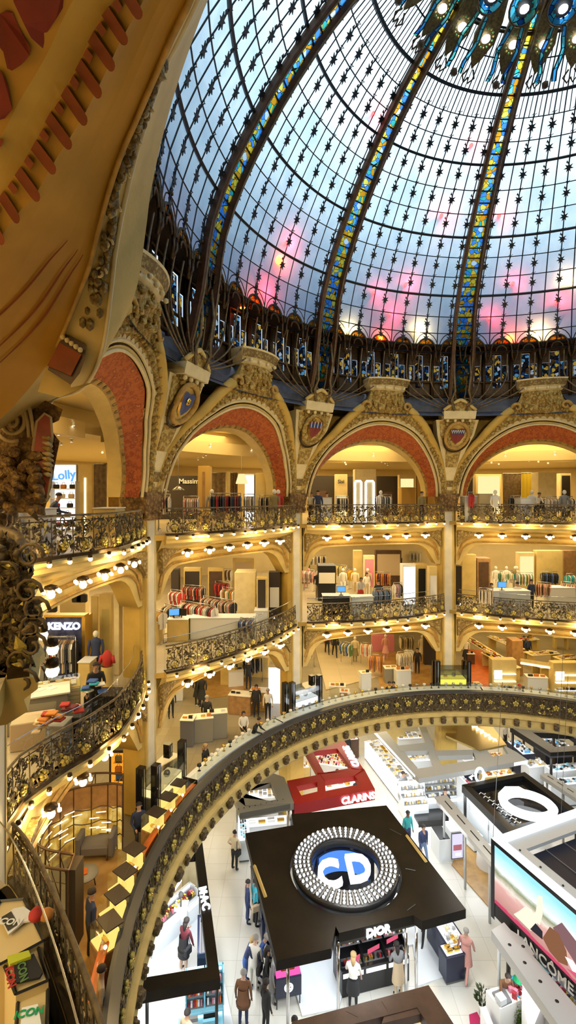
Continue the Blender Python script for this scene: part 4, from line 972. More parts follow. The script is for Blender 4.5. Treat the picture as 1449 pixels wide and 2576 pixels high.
# ---- the big black stand with the ring of lamps
zc = 3.1
outl = [(617, 2096), (738, 2076), (733, 2048), (972, 2026), (1172, 2287), (1062, 2317), (1040, 2302), (853, 2347), (815, 2272), (790, 2290), (833, 2386), (695, 2417)]
W_ = [XY(x, y, zc) for x, y in outl]; rc = Vector((2.05, 17.5, 0)); base = Vector((2.1, 17.3, 0))
rt = root('beauty_stand', base, 'large black-roofed cosmetics stand with a ring of lamps around a white monogram', 'stand', None, 0)
mb = MB()
def clipring(poly_w):            # roof plates stop at the round opening
    return poly_w
R0 = 1.98; k = 64; circ = [(rc.x+R0*cos(2*pi*i/k), rc.y+R0*sin(2*pi*i/k)) for i in range(k)]
def raypoly(a):                  # distance from the ring centre to the roof outline at azimuth a
    best = 0
    dx, dy = cos(a), sin(a)
    for (x1, y1), (x2, y2) in zip(W_, W_[1:]+W_[:1]):
        x1 -= rc.x; x2 -= rc.x; y1 -= rc.y; y2 -= rc.y; den = (x2-x1)*dy-(y2-y1)*dx
        if abs(den) < 1e-9: continue
        t = (x1*(y1-y2)*-1*0+((x2-x1)*(-y1)-(y2-y1)*(-x1)))/den if False else 0
        # solve r*(dx,dy) = p1+s*(p2-p1)
        s_ = (x1*dy-y1*dx)/(-(x2-x1)*dy+(y2-y1)*dx) if abs(-(x2-x1)*dy+(y2-y1)*dx) > 1e-9 else -1
        if 0 <= s_ <= 1:
            r_ = (x1+s_*(x2-x1))*dx+(y1+s_*(y2-y1))*dy
            if r_ > best: best = r_
    return best
angs = sorted([2*pi*i/240 for i in range(240)]+[atan2(y-rc.y, x-rc.x) % (2*pi) for x, y in W_]); O_ = []; I_ = []
for a in angs:
    r_ = max(raypoly(a), R0+.05); O_.append((rc.x+r_*cos(a), rc.y+r_*sin(a))); I_.append((rc.x+R0*cos(a), rc.y+R0*sin(a)))
O_.append(O_[0]); I_.append(I_[0])
for z in (zc, zc-.3): mb.strip([(x, y, z) for x, y in O_], [(x, y, z) for x, y in I_], 'canopy_black', False)
for L in (O_, I_): mb.strip([(x, y, zc) for x, y in L], [(x, y, zc-.3) for x, y in L], 'canopy_black', False)
for a_, b_ in (((640, 2178), (668, 2256)), ((1023, 2102), (1072, 2168))):
    p, q = at(*a_, zc+.02), at(*b_, zc+.02); mb.tube([p, q], .06, 'cream', 4)
for a_, b_ in (((1010, 2100), (980, 2085)), ((1020, 2185), (1045, 2190)), ((1045, 2275), (1025, 2290))): mb.tube([at(*a_, zc+.01), at(*b_, zc+.01)], .012, 'midgrey', 3)
mb.build('roof', rt, off=base)
mb = MB(); mb.lathe([(1.2, zc), (1.2, zc+.17), (1.24, zc+.2), (1.84, zc+.2), (1.9, zc+.17), (1.9, zc-.1), (1.2, zc-.1), (1.2, zc)], 'black', 64, (rc.x, rc.y, 0))
for i in range(48):              # slats of the ring
    a = 2*pi*(i+.5)/48; mb.add([(rc.x+r_*cos(a+da), rc.y+r_*sin(a+da), zc+.22) for r_, da in ((1.25, -.018), (1.85, -.014), (1.85, .014), (1.25, .018))], [(0, 1, 2, 3)], 'midgrey')
mb.build('ring', rt, off=base)
mb = MB(); mb.ball((0, 0, 0), .05, 'ring_white', 8); ld = mb.build('ring_lamp'); LDM = ld.data; bpy.data.objects.remove(ld)
rest = MB()
for i in range(48):
    a = 2*pi*i/48
    for j in range(4):
        p = Vector((rc.x+(1.32+.15*j)*cos(a), rc.y+(1.32+.15*j)*sin(a), zc+.24))
        if j >= 2: o = bpy.data.objects.new('ring_lamp', LDM); C.objects.link(o); o.parent = rt; o.location = p-base
        else: rest.ball(p, .042, 'ring_white', 6)
tag(rest.build('ring_lamps', rt, off=base), kind='stuff')
# wall of blue light and mirrored cylinder inside the ring
mb = MB(); mb.lathe([(1.2, 1.0), (1.2, zc-.1)], 'black_gloss', 40, (rc.x, rc.y, 0), R(20), R(160)); mb.build('inner_wall', rt, off=base)
mb = MB(); mb.lathe([(1.16, 2.1), (1.16, 2.9)], 'lit_blue', 30, (rc.x, rc.y, 0), R(35), R(140)); mb.build('blue_screen', rt, off=base)
e1 = Vector((cos(R(8)), sin(R(8)), 0)); e2 = Vector((-e1.y, e1.x, 0)); tilt = (e2*.93+Vector((0, 0, .36))).normalized()
lay('C', 1.25, 'lit_white', rc-e1*.60-e2*.1+Vector((0, 0, zc-.1)), e1, tilt, .1, rt, .03, name='monogram_letter'); lay('D', 1.25, 'lit_white', rc+e1*.50-e2*.05+Vector((0, 0, zc-.05)), e1, tilt, .1, rt, .03, name='monogram_letter')
fp0, fp1 = at(853, 2362, zc-.2), at(1043, 2314, zc-.2); u_ = (fp1-fp0).normalized()
mb = MB(); mb.add([fp0+Vector((0, 0, .15)), fp1+Vector((0, 0, .15)), fp1-Vector((0, 0, .2)), fp0-Vector((0, 0, .2))], [(0, 1, 2, 3)], 'black'); mb.build('fascia', rt, off=base)
nrm = Vector((u_.y, -u_.x, 0)); lay('DIOR', .34, 'ring_white', fp0.lerp(fp1, .5)+nrm*.05+Vector((0, 0, -.02)), u_, (0, 0, 1), .03, rt, .012)
for x, y in ((848, 2400), (1045, 2330), (1075, 2330), (700, 2430), (640, 2120), (960, 2050)):
    p = at(x, y, 2.8); q = rc.lerp(Vector((p.x, p.y, 0)), .88); o = MB(); o.tube([(q.x, q.y, 0), (q.x, q.y, zc-.25)], .05, 'chrome', 8); o.build('post', rt, off=base)
mb = MB()
for px in ([(752, 2412), (845, 2395), (862, 2500), (852, 2535), (760, 2555), (745, 2500)], [(1035, 2330), (1070, 2320), (1135, 2450), (1050, 2480)], [(640, 2250), (800, 2230), (845, 2380), (700, 2400)]):
    slab(mb, px, .05, .05, 'cool_white')
slab(mb, [(750, 2230), (990, 2190), (1060, 2370), (840, 2420)], .045, .045, 'cool_white'); mb.build('platform', rt, off=base)
A, B = at(860, 2512, 0), at(1030, 2468, 0); dirn = (B-A).normalized(); ang = atan2(dirn.y, dirn.x); ln = (B-A).length
emit('lit_magenta', (1, .12, .45), 1.1); emit('pic_pink', (.8, .12, .22), .9); back = Vector((-dirn.y, dirn.x, 0)); DG = gondola(A.lerp(B, .5)+back*.45, (ln, .9, .85), ang, 'black display with three bays of pink and violet make-up under the black roof', 'mix', mods=3, back=2.1)
for k in range(3):
    for j, (m_, z0, z1, q) in enumerate((('lit_magenta', 1.55, 1.85, .16), ('lit_white', 1.5, 1.9, -.12), ('pic_pink', 1.0, 1.16, .0))):
        c_ = A.lerp(B, (k+.5)/3)+dirn*q+back*((.78, .78, .30)[j]); hw = (.1, .11, .25)[j]; mb = MB(); mb.add([(c_-dirn*hw)+Vector((0, 0, z0)), (c_+dirn*hw)+Vector((0, 0, z0)), (c_+dirn*hw)+Vector((0, 0, z1)), (c_-dirn*hw)+Vector((0, 0, z1))], [(0, 1, 2, 3)], m_); mb.build('lit_card', DG, off=DG.location)
        DG.children[-1].matrix_parent_inverse = DG.matrix_basis.inverted() @ Matrix.Translation(DG.location)
mb = MB()
for k in range(9): mb.ball(A.lerp(B, (k+.5)/9)+back*.75+Vector((0, 0, 2.35)), .075, 'ring_white', 8)
tag(solo(mb, 'lamp_row', 'row of nine round white make-up lamps above the pink and violet display', 'lamp'), group=None)
p = at(1124, 2335, 1.0); counter(p, (.75, 1.5, 1.0), TH+pi/2, 'dark blue counter with a bright white top at the right corner of the black-roofed stand', 'navy', 'lit_white', 'white')
p = at(1136, 2384, 1.0); counter(p, (.7, .5, .95), TH+pi/2, 'low navy cabinet with a blank white top beside the woman in the long pink coat', 'navy', 'lit_white', 'white', n=2)
for (x, y, lb, pal) in ((648, 2205, 'narrow shelf of dark blue bottles under the left edge of the black roof', 'blue'), (665, 2275, 'narrow blue shelf next to the man with the turquoise shirt', 'blue'), (690, 2380, 'tall lit blue and white display beside the seated visitors', 'blue')):
    p = at(x, y, .9); gondola(p, (1.3, .4, .9), R(-78)+pi, lb, pal, 'navy', back=1.6, tiers=2)
for (x, y, lb) in ((775, 2225, 'small dark counter with white bottles inside the left half of the ring'), (1010, 2190, 'white counter glimpsed through the right side of the ring'), (845, 2175, 'low glossy counter with papers directly under the monogram')): counter(at(x, y, .9), (.9, .6, .9), R(10), lb, 'black_gloss', 'lit_white', 'blue')
# small black display box with a pink tray
p = at(722, 2536, 0)+Vector((0, .25, 0)); rt = root('display_box', (p.x, p.y, 0), 'black display cube on legs with a pink lit tray and a round white emblem', 'display box', None, R(12))
mb = MB(); mb.bx((0, 0, .35), (.85, .55, .65), 'navy', b=.02); mb.box(-.42, .42, .2, .26, 1.0, 1.6, 'navy'); mb.build('body', rt)
for sx in (-.38, .38):
    for sy in (-.22, .22): mb = MB(); mb.tube([(sx, sy, 0), (sx, sy, .36)], .02, 'black', 5); mb.build('leg', rt)
emit('lit_magenta', (1, .12, .45), 1.1); mb = MB(); mb.bx((0, -.02, 1.0), (.8, .42, .1), 'lit_magenta'); mb.bx((0, .0, 1.1), (.45, .3, .16), 'redbrown', b=.02); mb.build('tray', rt)
mb = MB(); mb.tube([(.13*cos(t), -.28, .68+.13*sin(t)) for t in [2*pi*i/16 for i in range(16)]], .02, 'ring_white', 5, True); mb.build('emblem_ring', rt); lay('CD', .16, 'ring_white', Vector(rt.location)+Vector((.058, -.283, .68)), (cos(R(12)), sin(R(12)), 0), (0, 0, 1), .004, rt).matrix_basis = Matrix.Translation((0, -.285, .68)) @ Matrix.Rotation(pi/2, 4, 'X')
for px, e in (((770, 2330), 70), ((950, 2420), 90), ((1080, 2330), 60), ((660, 2160), 40), ((860, 2170), 60), ((1000, 2120), 40)): arealight(px, 2.72, e, size=1.3)
# ---- the red stand
def frameq(mb, o4, i4, z, th, m):
    for k in range(4): slab(mb, [o4[k], o4[(k+1) % 4], i4[(k+1) % 4], i4[k]], z, th, m)
zr = 2.9; b0 = cen([(767, 1888), (943, 1985), (741, 2023)], 0); b0.z = 0; b0 = Vector((2.0, 23.6, 0))
rt = root('beauty_stand', b0, 'bright red L-shaped cosmetics stand with framed roof openings and white lettering', 'stand')
mb = MB(); frameq(mb, [(767, 1888), (862, 1857), (917, 1938), (798, 1944)], [(787, 1890), (848, 1883), (884, 1931), (815, 1944)], zr, .25, 'red_panel')
frameq(mb, [(722, 1964), (806, 1948), (812, 2009), (741, 2023)], [(745, 1978), (798, 1967), (799, 1991), (758, 2001)], zr, .25, 'red_panel')
frameq(mb, [(806, 1948), (916, 1934), (943, 1985), (812, 2009)], [(817, 1963), (891, 1951), (909, 1972), (819, 1990)], zr, .25, 'red_panel'); mb.build('roof', rt, off=b0)
mb = MB(); A, B = at(741, 2023, zr), at(943, 1985, zr); mb.add([A, B, B-Vector((0, 0, .5)), A-Vector((0, 0, .5))], [(0, 1, 2, 3)], 'red_panel')
A2 = at(722, 1964, zr); mb.add([A, A2, A2-Vector((0, 0, 1.6)), A-Vector((0, 0, 1.6))], [(0, 1, 2, 3)], 'red_panel'); mb.build('fascia', rt, off=b0)
d = (B-A).normalized(); lay('CLARINS', .42, 'ring_white', A.lerp(B, .78)+Vector((d.y, -d.x, 0))*.06-Vector((0, 0, .25)), d, (0, 0, 1), .03, rt, .01)
C1, C2 = at(870, 1880, zr), at(898, 1930, zr); dd = (C1-C2).normalized(); lay('CLARINS', .5, 'ring_white', C1.lerp(C2, .5)+Vector((0, 0, .06)), -dd if False else (C1-C2), Vector((-1, 0, 0)), .03, rt, .012)
mb = MB(); back_ = Vector((-d.y, d.x, 0))
P0, P1 = A+back_*.35, B+back_*.35
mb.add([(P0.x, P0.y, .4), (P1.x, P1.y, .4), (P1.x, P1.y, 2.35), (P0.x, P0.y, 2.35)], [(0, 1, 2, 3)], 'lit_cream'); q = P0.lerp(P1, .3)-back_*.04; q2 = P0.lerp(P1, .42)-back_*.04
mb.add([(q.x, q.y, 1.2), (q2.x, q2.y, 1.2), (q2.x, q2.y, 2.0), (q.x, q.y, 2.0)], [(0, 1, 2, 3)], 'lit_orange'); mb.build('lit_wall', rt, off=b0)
counter(P0.lerp(P1, .25)-back_*.0+Vector((0, 0, 0)), (1.6, .7, .95), atan2(d.y, d.x), 'white counter with boxes glimpsed under the front of the red stand', 'cool_white', 'lit_cream', 'red')
counter(cen([(787, 1890), (884, 1931)], 1.0), (2.2, 1.4, 1.0), R(-15), 'counter of small red and grey boxes inside the rear opening of the red stand', 'cool_white', 'lit_cream', 'mix', n=14)
counter(cen([(817, 1963), (909, 1972)], 1.0), (2.2, .9, 1.0), R(8), 'bright counter inside the right front opening of the red stand', 'cool_white', 'lit_cream', 'warm', n=6)
arealight((840, 1910), 2.6, 60, (1, .85, .7)); arealight((840, 1985), 2.6, 60, (1, .85, .7))
# ---- taupe framed stand at its left
b0 = Vector((-1.0, 22.3, 0)); rt = root('beauty_stand', b0, 'taupe-framed stand with a square roof opening left of the red stand', 'stand')
mb = MB(); frameq(mb, [(588, 2005), (650, 1932), (715, 1955), (740, 2020)], [(607, 1979), (681, 1969), (700, 2010), (617, 2026)], 2.9, .25, 'taupe'); slab(mb, [(588, 2005), (617, 2026), (740, 2020), (603, 2046)], 2.9, .25, 'taupe')
A, B = at(603, 2046, 2.9), at(740, 2020, 2.9); mb.add([A, B, B-Vector((0, 0, .3)), A-Vector((0, 0, .3))], [(0, 1, 2, 3)], 'taupe')
for k in range(9): mb.ball(at(600+14*k, 2035-3*k, 2.92), .03, 'black', 5)
mb.build('roof', rt, off=b0)
mb = MB(); mb.tube([(at(730, 2030, 2.6).x, at(730, 2030, 2.6).y, z) for z in (0, 2.7)], .16, 'steel', 10); mb.build('post', rt, off=b0); mb = MB(); mb.tube([(at(596, 2040, 2.6).x, at(596, 2040, 2.6).y, z) for z in (0, 2.7)], .05, 'cool_white', 8); mb.build('post', rt, off=b0)
counter(at(655, 1990, 1.0), (1.8, 1.3, 1.0), R(5), 'bright white counter inside the roof opening of the taupe stand', 'cool_white', 'lit_white', 'white', n=7)
counter(at(670, 2068, .9), (2.0, .6, .95), R(8), 'white counter with a dark keyboard under the front edge of the taupe stand', 'cool_white', 'lit_white', 'white', n=4)
counter(at(612, 2085, .9), (.5, 1.8, 1.0), R(8), 'narrow white mirror counter at the left corner of the taupe stand', 'cool_white', 'lit_white', 'green', n=3)
arealight((655, 2000), 2.6, 70)
# ---- white stand with slanting roof beams
b0 = Vector((8.5, 26, 0)); rt = root('beauty_stand', b0, 'white-lit stand under a grey roof of slanting beams beyond the black roofs', 'stand')
mb = MB()
for q in ([(935, 1830), (962, 1828), (1050, 1931), (1053, 1959)], [(1053, 1959), (1042, 1935), (1200, 1911), (1202, 1934)], [(1200, 1911), (1288, 1894), (1327, 1911), (1202, 1934)], [(1049, 1815), (1066, 1813), (1113, 1932), (1095, 1935)], [(997, 1876), (1072, 1868), (1080, 1888), (1007, 1890)],
          [(1092, 1888), (1190, 1886), (1190, 1899), (1098, 1902)], [(1188, 1886), (1218, 1880), (1248, 1912), (1200, 1916)], [(1266, 1874), (1300, 1892), (1327, 1911), (1285, 1905)]): slab(mb, q, 2.9, .22, 'fascia_grey')
mb.build('roof', rt, off=b0)
mb = MB(); slab(mb, [(1120, 1815), (1235, 1822), (1274, 1873), (1206, 1887), (1122, 1850)], 2.95, .1, 'brass'); mb.build('brass_roof', rt, off=b0)
mb = MB(); A, B = at(1053, 1960, 2.88), at(1327, 1913, 2.88); mb.add([A, B, B-Vector((0, 0, .16)), A-Vector((0, 0, .16))], [(0, 1, 2, 3)], 'strip_white'); A, B = at(933, 1832, 2.88), at(1053, 1960, 2.88); mb.add([A, B, B-Vector((0, 0, .1)), A-Vector((0, 0, .1))], [(0, 1, 2, 3)], 'strip_white'); mb.build('light_edge', rt, off=b0)
A, B = at(1192, 1828, 3.0), at(1245, 1865, 3.0); mb = MB()
for k in range(11): p = A.lerp(B, k/10.); mb.tube([p+Vector((-.1*(1+k % 2), 0, .02)), p+Vector((.02, .12, .02)), p+Vector((.12+.1*(k % 3 == 0), 0, .02))], .045, 'strip_warm', 4)
mb.build('glowing_script', rt, off=b0)
c = counter(at(985, 1925, 1.05), (.95, 5.6, 1.1), R(14), 'long white lit counter with orchids along the left side of the beam-roofed stand', 'lit_white', 'lit_white', 'white', n=3)
c = counter(at(1040, 1900, 1.0), (1.8, 1.4, 1.0), R(6), 'white counter with small bottles in the triangular roof opening of the beam-roofed stand', 'cool_white', 'lit_white', 'white', n=8)
c = counter(at(1030, 1850, 1.0), (1.8, .9, 1.0), R(6), 'white counter with papers in the rear opening of the beam-roofed stand', 'cool_white', 'lit_white', 'white', n=5)
c = counter(at(1150, 1915, 1.0), (2.2, .8, 1.0), R(6), 'dark counter with a white flower display behind the front beam', 'navy', 'lit_white', 'white', n=3)
for k, (x, y, w_, h, lb) in enumerate(((1040, 2010, 1.3, 1.0, 'tiered black and white display island beside the assistant with the grey shirt'), (1105, 1995, 1.9, 1.15, 'white slanted make-up display full of small pots, right part of the tiered island'))):
    gondola(at(x, y, .8), (w_, .9, h*.7), R(8), lb, 'white', 'cool_white', back=1.5, tiers=3)
mb = MB(); slab(mb, [(1020, 2010), (1110, 2035), (1150, 2015), (1150, 2060), (1052, 2066)], .3, .3, 'black'); slab(mb, [(1018, 2020), (1050, 2062), (1150, 2045), (1150, 2055), (1052, 2075)], .12, .12, 'strip_white'); solo(mb, 'plinth', 'low stepped black plinth with glowing edge around the tiered island', 'plinth')
arealight((1000, 1930), 2.65, 120, size=2); arealight((1100, 1980), 2.65, 120, size=2); arealight((1180, 1900), 2.65, 60, size=2); arealight((1100, 2060), 2.7, 50, size=2)
# ---- black stand with the big luminous O
b0 = Vector((10.3, 21.6, 0)); rt = root('beauty_stand', b0, 'black stand whose dark roof carries a huge luminous white letter O', 'stand')
mb = MB(); frameq(mb, [(1162, 1974), (1320, 1942), (1460, 2045), (1282, 2093)], [(1185, 1979), (1316, 1952), (1432, 2040), (1290, 2078)], 2.9, .35, 'black'); mb.build('roof', rt, off=b0)
mb = MB(); slab(mb, [(1183, 1979), (1316, 1951), (1434, 2040), (1290, 2080)], 2.7, .05, 'black_gloss'); mb.build('roof_glass', rt, off=b0)
oc = at(1327, 2026, 3.05); mb = MB(); n = 40; ax = Vector((cos(R(-22)), sin(R(-22)), 0)); ay = Vector((-ax.y, ax.x, 0))
L = [[oc+ax*(r_*1.12*cos(t))+ay*(r_*.92*sin(t))+Vector((0, 0, z)) for t in [2*pi*i/n for i in range(n)]] for r_, z in ((1.0, -.1), (1.05, .1), (.98, .18), (.78, .18), (.72, .1), (.74, -.1))]
for a_, b_ in zip(L, L[1:]+L[:1]): mb.strip(a_+[a_[0]], b_+[b_[0]], 'ring_white')
mb.build('luminous_letter', rt, off=b0)
mb = MB(); f = [at(x, y, 3.15) for x, y in ((1253, 1995), (1270, 1978), (1305, 1978), (1318, 1985), (1280, 1992), (1262, 2000))]; mb.add(f+[p-Vector((0, 0, .3)) for p in f], [tuple(range(6))]+[(i, (i+1) % 6, 6+(i+1) % 6, 6+i) for i in range(6)], 'lit_white'); mb.build('letter_accent', rt, off=b0)
mb = MB(); p = at(1207, 1950, 2.9); mb.tube([p+Vector((.2*cos(t), 0, .34*sin(t))) for t in [2*pi*i/20 for i in range(20)]], .06, 'ring_white', 6, True); mb.tube([p+Vector((-.3, 0, .0)), p+Vector((-.5, 0, -.12)), p+Vector((-.38, 0, -.2))], .05, 'lit_white', 5); mb.build('small_luminous_letter', rt, off=b0)
mb = MB()
for k in range(9): A = at(1205+11*k, 1998+9*k, 2.78); mb.tube([A, A+Vector((.12, .1, .02)), A+Vector((.22, -.05, .02)), A+Vector((.3, .02, .02))], .025, 'cool_white', 4)
mb.build('white_script', rt, off=b0)
mb = MB()
for x, y in ((1170, 1985), (1285, 2095), (1450, 2050), (1320, 1950)): p = at(x, y, 2.6); mb = MB(); mb.tube([(p.x, p.y, 0), (p.x, p.y, 2.6)], .07, 'black', 6); mb.build('post', rt, off=b0)
for x, y, lb, pal in ((1180, 2020, 'black framed shelf with red boxes below the left edge of the O stand', 'red'), (1215, 2060, 'white and black shelf unit further along the left edge of the O stand', 'white'), (1250, 2095, 'pale shelf unit with a yellow side at the near end of the O stand', 'warm')):
    gondola(at(x, y, .9), (1.5, .5, .9), R(-78)+pi, lb, pal, 'cool_white', back=2.0, tiers=3)
arealight((1215, 2020), 2.3, 50); 
mb = MB(); p = oc
for q in ((1240, 2110), (1400, 1960), (1410, 2075)): mb.tube([at(*q, 3), at(*q, 3)+Vector((.6, .5, 6))], .01, 'steel', 3)
mb.build('hanging_cable', rt, off=b0)
# ---- slotted grey beams on posts
for nm, q, lb in (('a', [(1093, 2005), (1123, 1999), (1245, 2142), (1245, 2180)], 'long grey slotted roof beam over the screen pillar, ending behind the big billboard'), ('b', [(1359, 1949), (1378, 1944), (1470, 2000), (1470, 2022)], 'grey slotted roof beam at the right edge behind the O stand')):
    b0 = cen(q, 0); b0.z = 0; cc = cen(q, 2.7); b0 = Vector((cc.x, cc.y, 0)); rt = root('roof_beam', b0, lb, 'roof beam'); mb = MB(); slab(mb, q, 2.7, .18, 'fascia_grey')
    a_, b_ = at(*q[0], 2.71), at(*q[3], 2.71); a2, b2 = at(*q[1], 2.71), at(*q[2], 2.71); m0, m1 = a_.lerp(a2, .5), b_.lerp(b2, .5)
    for t in (.1, .35, .6, .82): mb.tube([m0.lerp(m1, t), m0.lerp(m1, t+.15)], .03, 'black', 4)
    mb.build('slotted_slab', rt, off=b0)
    mb = MB()
    for t in (.08, .5, .92): p = m0.lerp(m1, t); mb = MB(); mb.tube([(p.x, p.y, 0), (p.x, p.y, 2.55)], .05, 'fascia_grey', 6); mb.build('post', rt, off=b0)
p = at(1150, 2165, 0); rt = root('screen_pillar', (p.x, p.y, 0), 'white pillar cabinet with a tall pale pink and blue lit screen', 'display screen', None, R(8))
mb = MB(); mb.bx((0, .35, 0), (.62, .7, 1.35), 'cool_white', b=.02); mb.box(-.85, -.31, -.0, .9, 0, 1.0, 'cool_white'); mb.box(-.83, -.33, .02, .88, 1.0, 1.02, 'black'); mb.box(-.29, .29, -.02, .0, .1, 1.28, 'midgrey'); mb.build('cabinet', rt)
emit('screen_pale', (.75, .72, 1), 1.0); mb = MB(); mb.box(-.25, .25, -.04, -.02, .15, 1.22, 'screen_pale'); mb.box(-.2, .2, -.05, -.04, .5, .75, 'pink'); mb.box(-.1, .15, -.05, -.04, .25, .38, 'lit_cream'); mb.build('screen', rt)
mb = MB(); slab(mb, [(1167, 2118), (1241, 2187), (1232, 2283), (1136, 2174)], .03, .03, 'parquet'); struct(mb, 'floor_parquet_patch')
p = at(1225, 2130, .8); rt = root('draped_table', (p.x, p.y-.1, 0), 'small round table with a white cloth to the floor beside the billboard', 'table'); mb = MB(); mb.lathe([(.02, .76), (.42, .76), (.45, .7), (.47, .35), (.5, .02)], 'white', 14); mb.build('tablecloth', rt)
counter(at(1170, 2080, .6), (.5, 1.8, .7), R(20), 'low white bench counter under the slotted beam', 'cool_white', 'lit_white', 'white', n=2)
# ---- billboard stand
PA, PB = Vector((7.09, 16.68, 0)), Vector((8.23, 13.9, 0)); d1 = (PB-PA).normalized(); d2 = Vector((-d1.y, d1.x, 0)); PE = PA+d1*4.9
rt = root('billboard_stand', (PA+PE)/2, 'glowing billboard with a beach scene above a black band of white lettering', 'billboard'); b0 = (PA+PE)/2
def pan(mb, s0, s1, z0, z1, m, o=0, th=.0): a_ = PA+d1*s0-d2*o; b_ = PA+d1*s1-d2*o; mb.add([(a_.x, a_.y, z0), (b_.x, b_.y, z0), (b_.x, b_.y, z1), (a_.x, a_.y, z1)], [(0, 1, 2, 3)], m)
def bscreen():
    m, nt, out_ = nodes('beach_picture'); tc = nt.nodes.new('ShaderNodeTexCoord'); mp = nt.nodes.new('ShaderNodeSeparateXYZ'); link(nt, tc.outputs['UV'], mp.inputs[0])
    n = tex(nt, 'noise', 9, 3, 'UV', 1); ad_ = nt.nodes.new('ShaderNodeMath'); ad_.operation = 'MULTIPLY_ADD'; ad_.inputs[1].default_value = .12; link(nt, n.outputs[0], ad_.inputs[0]); link(nt, mp.outputs[1], ad_.inputs[2])
    c = ramp(nt, ad_.outputs[0], [(0, (.55, .05, .12)), (.12, (.62, .07, .15)), (.13, (.55, .28, .24)), (.42, (.75, .42, .38)), (.5, (.9, .8, .68)), (.62, (.30, .32, .18)), (.70, (.9, 1, .95)), (.86, (.6, .92, 1)), (1, (.35, .8, 1))])
    e = nt.nodes.new('ShaderNodeEmission'); e.inputs[1].default_value = 1.05; link(nt, c, e.inputs[0]); link(nt, e.outputs[0], out_.inputs[0]); m.cycles.emission_sampling = 'NONE'; MT['beach_picture'] = m
bscreen()
mb = MB(); pan(mb, .04, 4.8, 2.6, 4.56, 'beach_picture', .05); o = mb.build('picture', rt, off=b0); uv = o.data.uv_layers.new(name='UVMap')
for i, c_ in enumerate(((0, 0), (1, 0), (1, 1), (0, 1))): uv.data[i].uv = c_
emit('pic_skin', (1, .86, .68), 1.05); emit('pic_hair', (.32, .14, .07), .8); emit('pic_car', (.30, .16, .17), .8); emit('pic_pink', (.8, .12, .22), .9); emit('pic_white', (1, .98, .93), 1.1); emit('pic_dark', (.05, .05, .06), .6)
def shape(mb, pts, m, o): mb.add([PA+d1*s_-d2*o+Vector((0, 0, z)) for s_, z in pts], [tuple(range(len(pts)))], m)
mb = MB()
shape(mb, [(.85, 2.85), (1.05, 3.1), (1.3, 3.45), (1.55, 3.55), (1.75, 3.3), (1.7, 3.0), (1.5, 2.85)], 'pic_skin', .06); shape(mb, [(1.5, 3.3), (1.7, 3.6), (1.8, 4.2), (1.95, 4.25), (1.95, 3.7), (1.85, 3.3)], 'pic_skin', .062)
shape(mb, [(1.95, 3.0), (2.2, 3.55), (2.5, 3.6), (2.75, 3.3), (2.8, 2.9), (2.5, 2.75), (2.2, 2.8)], 'pic_hair', .064); shape(mb, [(1.5, 2.9), (1.7, 3.25), (1.95, 3.2), (1.95, 2.95)], 'pic_dark', .066)
shape(mb, [(2.7, 3.1), (2.95, 3.2), (3.4, 2.95), (3.6, 2.8), (3.1, 2.75)], 'pic_white', .066); shape(mb, [(2.3, 3.6), (2.6, 4.0), (3.3, 3.75), (4.0, 3.1), (4.4, 2.8), (3.6, 2.8), (3.0, 3.2), (2.75, 3.35)], 'pic_car', .063)
shape(mb, [(2.75, 2.8), (3.3, 3.05), (4.1, 2.75), (4.6, 2.7)], 'pic_pink', .068); mb.build('pictured_figures', rt, off=b0)
mb = MB(); pan(mb, -.05, 4.85, 2.12, 2.62, 'black', .04); pan(mb, -.12, .04, 2.0, 4.7, 'black', .05); pan(mb, -.05, 4.85, 4.56, 4.7, 'black', .05); mb.build('black_frame', rt, off=b0)
mb = MB(); lay('LANCÔME', .42, 'cool_white', PA+d1*2.0-d2*.08+Vector((0, 0, 2.34)), d1, (0, 0, 1), .01, rt, .005)
mb = MB(); c_ = PA+d1*3.22-d2*.09+Vector((0, 0, 2.38))
for k in range(5): t = 2*pi*k/5; mb.ball(c_+d1*(.07*cos(t))+Vector((0, 0, .07*sin(t))), .05, 'cool_white', 6)
mb.tube([c_, c_-Vector((0, 0, .22))], .015, 'cool_white', 4); mb.build('rose_emblem', rt, off=b0)
mb = MB()
def rq(s0, s1, t0, t1, z, m): P_ = [PA+d1*a_+d2*b_+Vector((0, 0, z)) for a_, b_ in ((s0, t0), (s1, t0), (s1, t1), (s0, t1))]; mb.add(P_+[p-Vector((0, 0, .12)) for p in P_], [(0, 1, 2, 3), (0, 1, 5, 4), (1, 2, 6, 5), (2, 3, 7, 6), (3, 0, 4, 7)], m)
rq(-.1, 4.9, 0, .28, 4.72, 'lit_white'); rq(-.1, .14, .28, 4.2, 4.72, 'lit_white'); mb.build('light_box', rt, off=b0)
mb = MB(); rq(.14, 4.9, .28, .75, 4.6, 'fascia_grey'); rq(.14, .62, .75, 4.2, 4.6, 'fascia_grey'); rq(.6, 4.9, .75, 4.2, 4.3, 'roof_navy')
for k in range(4): rq(.6, 4.9, .75+.9*k, .78+.9*k, 4.33, 'midgrey')
for k in range(6): mb.ball(PA+d1*(.6+.8*k)+d2*.5+Vector((0, 0, 4.61)), .04, 'black', 6)
mb.build('roof', rt, off=b0)
mb = MB(); rq(.3, 4.9, .1, 3.8, 2.1, 'cool_white')
for t in (.3, 4.5): p = PA+d1*t+d2*.3; mb.tube([(p.x, p.y, 0), (p.x, p.y, 4.2)], .07, 'black', 6)
mb.build('post', rt, off=b0)
sl = [(1236, 2340), (1268, 2320), (1470, 2555), (1420, 2600)]; c_ = cen(sl, 2.35); b1 = Vector((c_.x, c_.y, 0)); rt2 = root('canopy', b1, 'sloping strip of pale grey canopy with round black spots below the billboard', 'canopy')
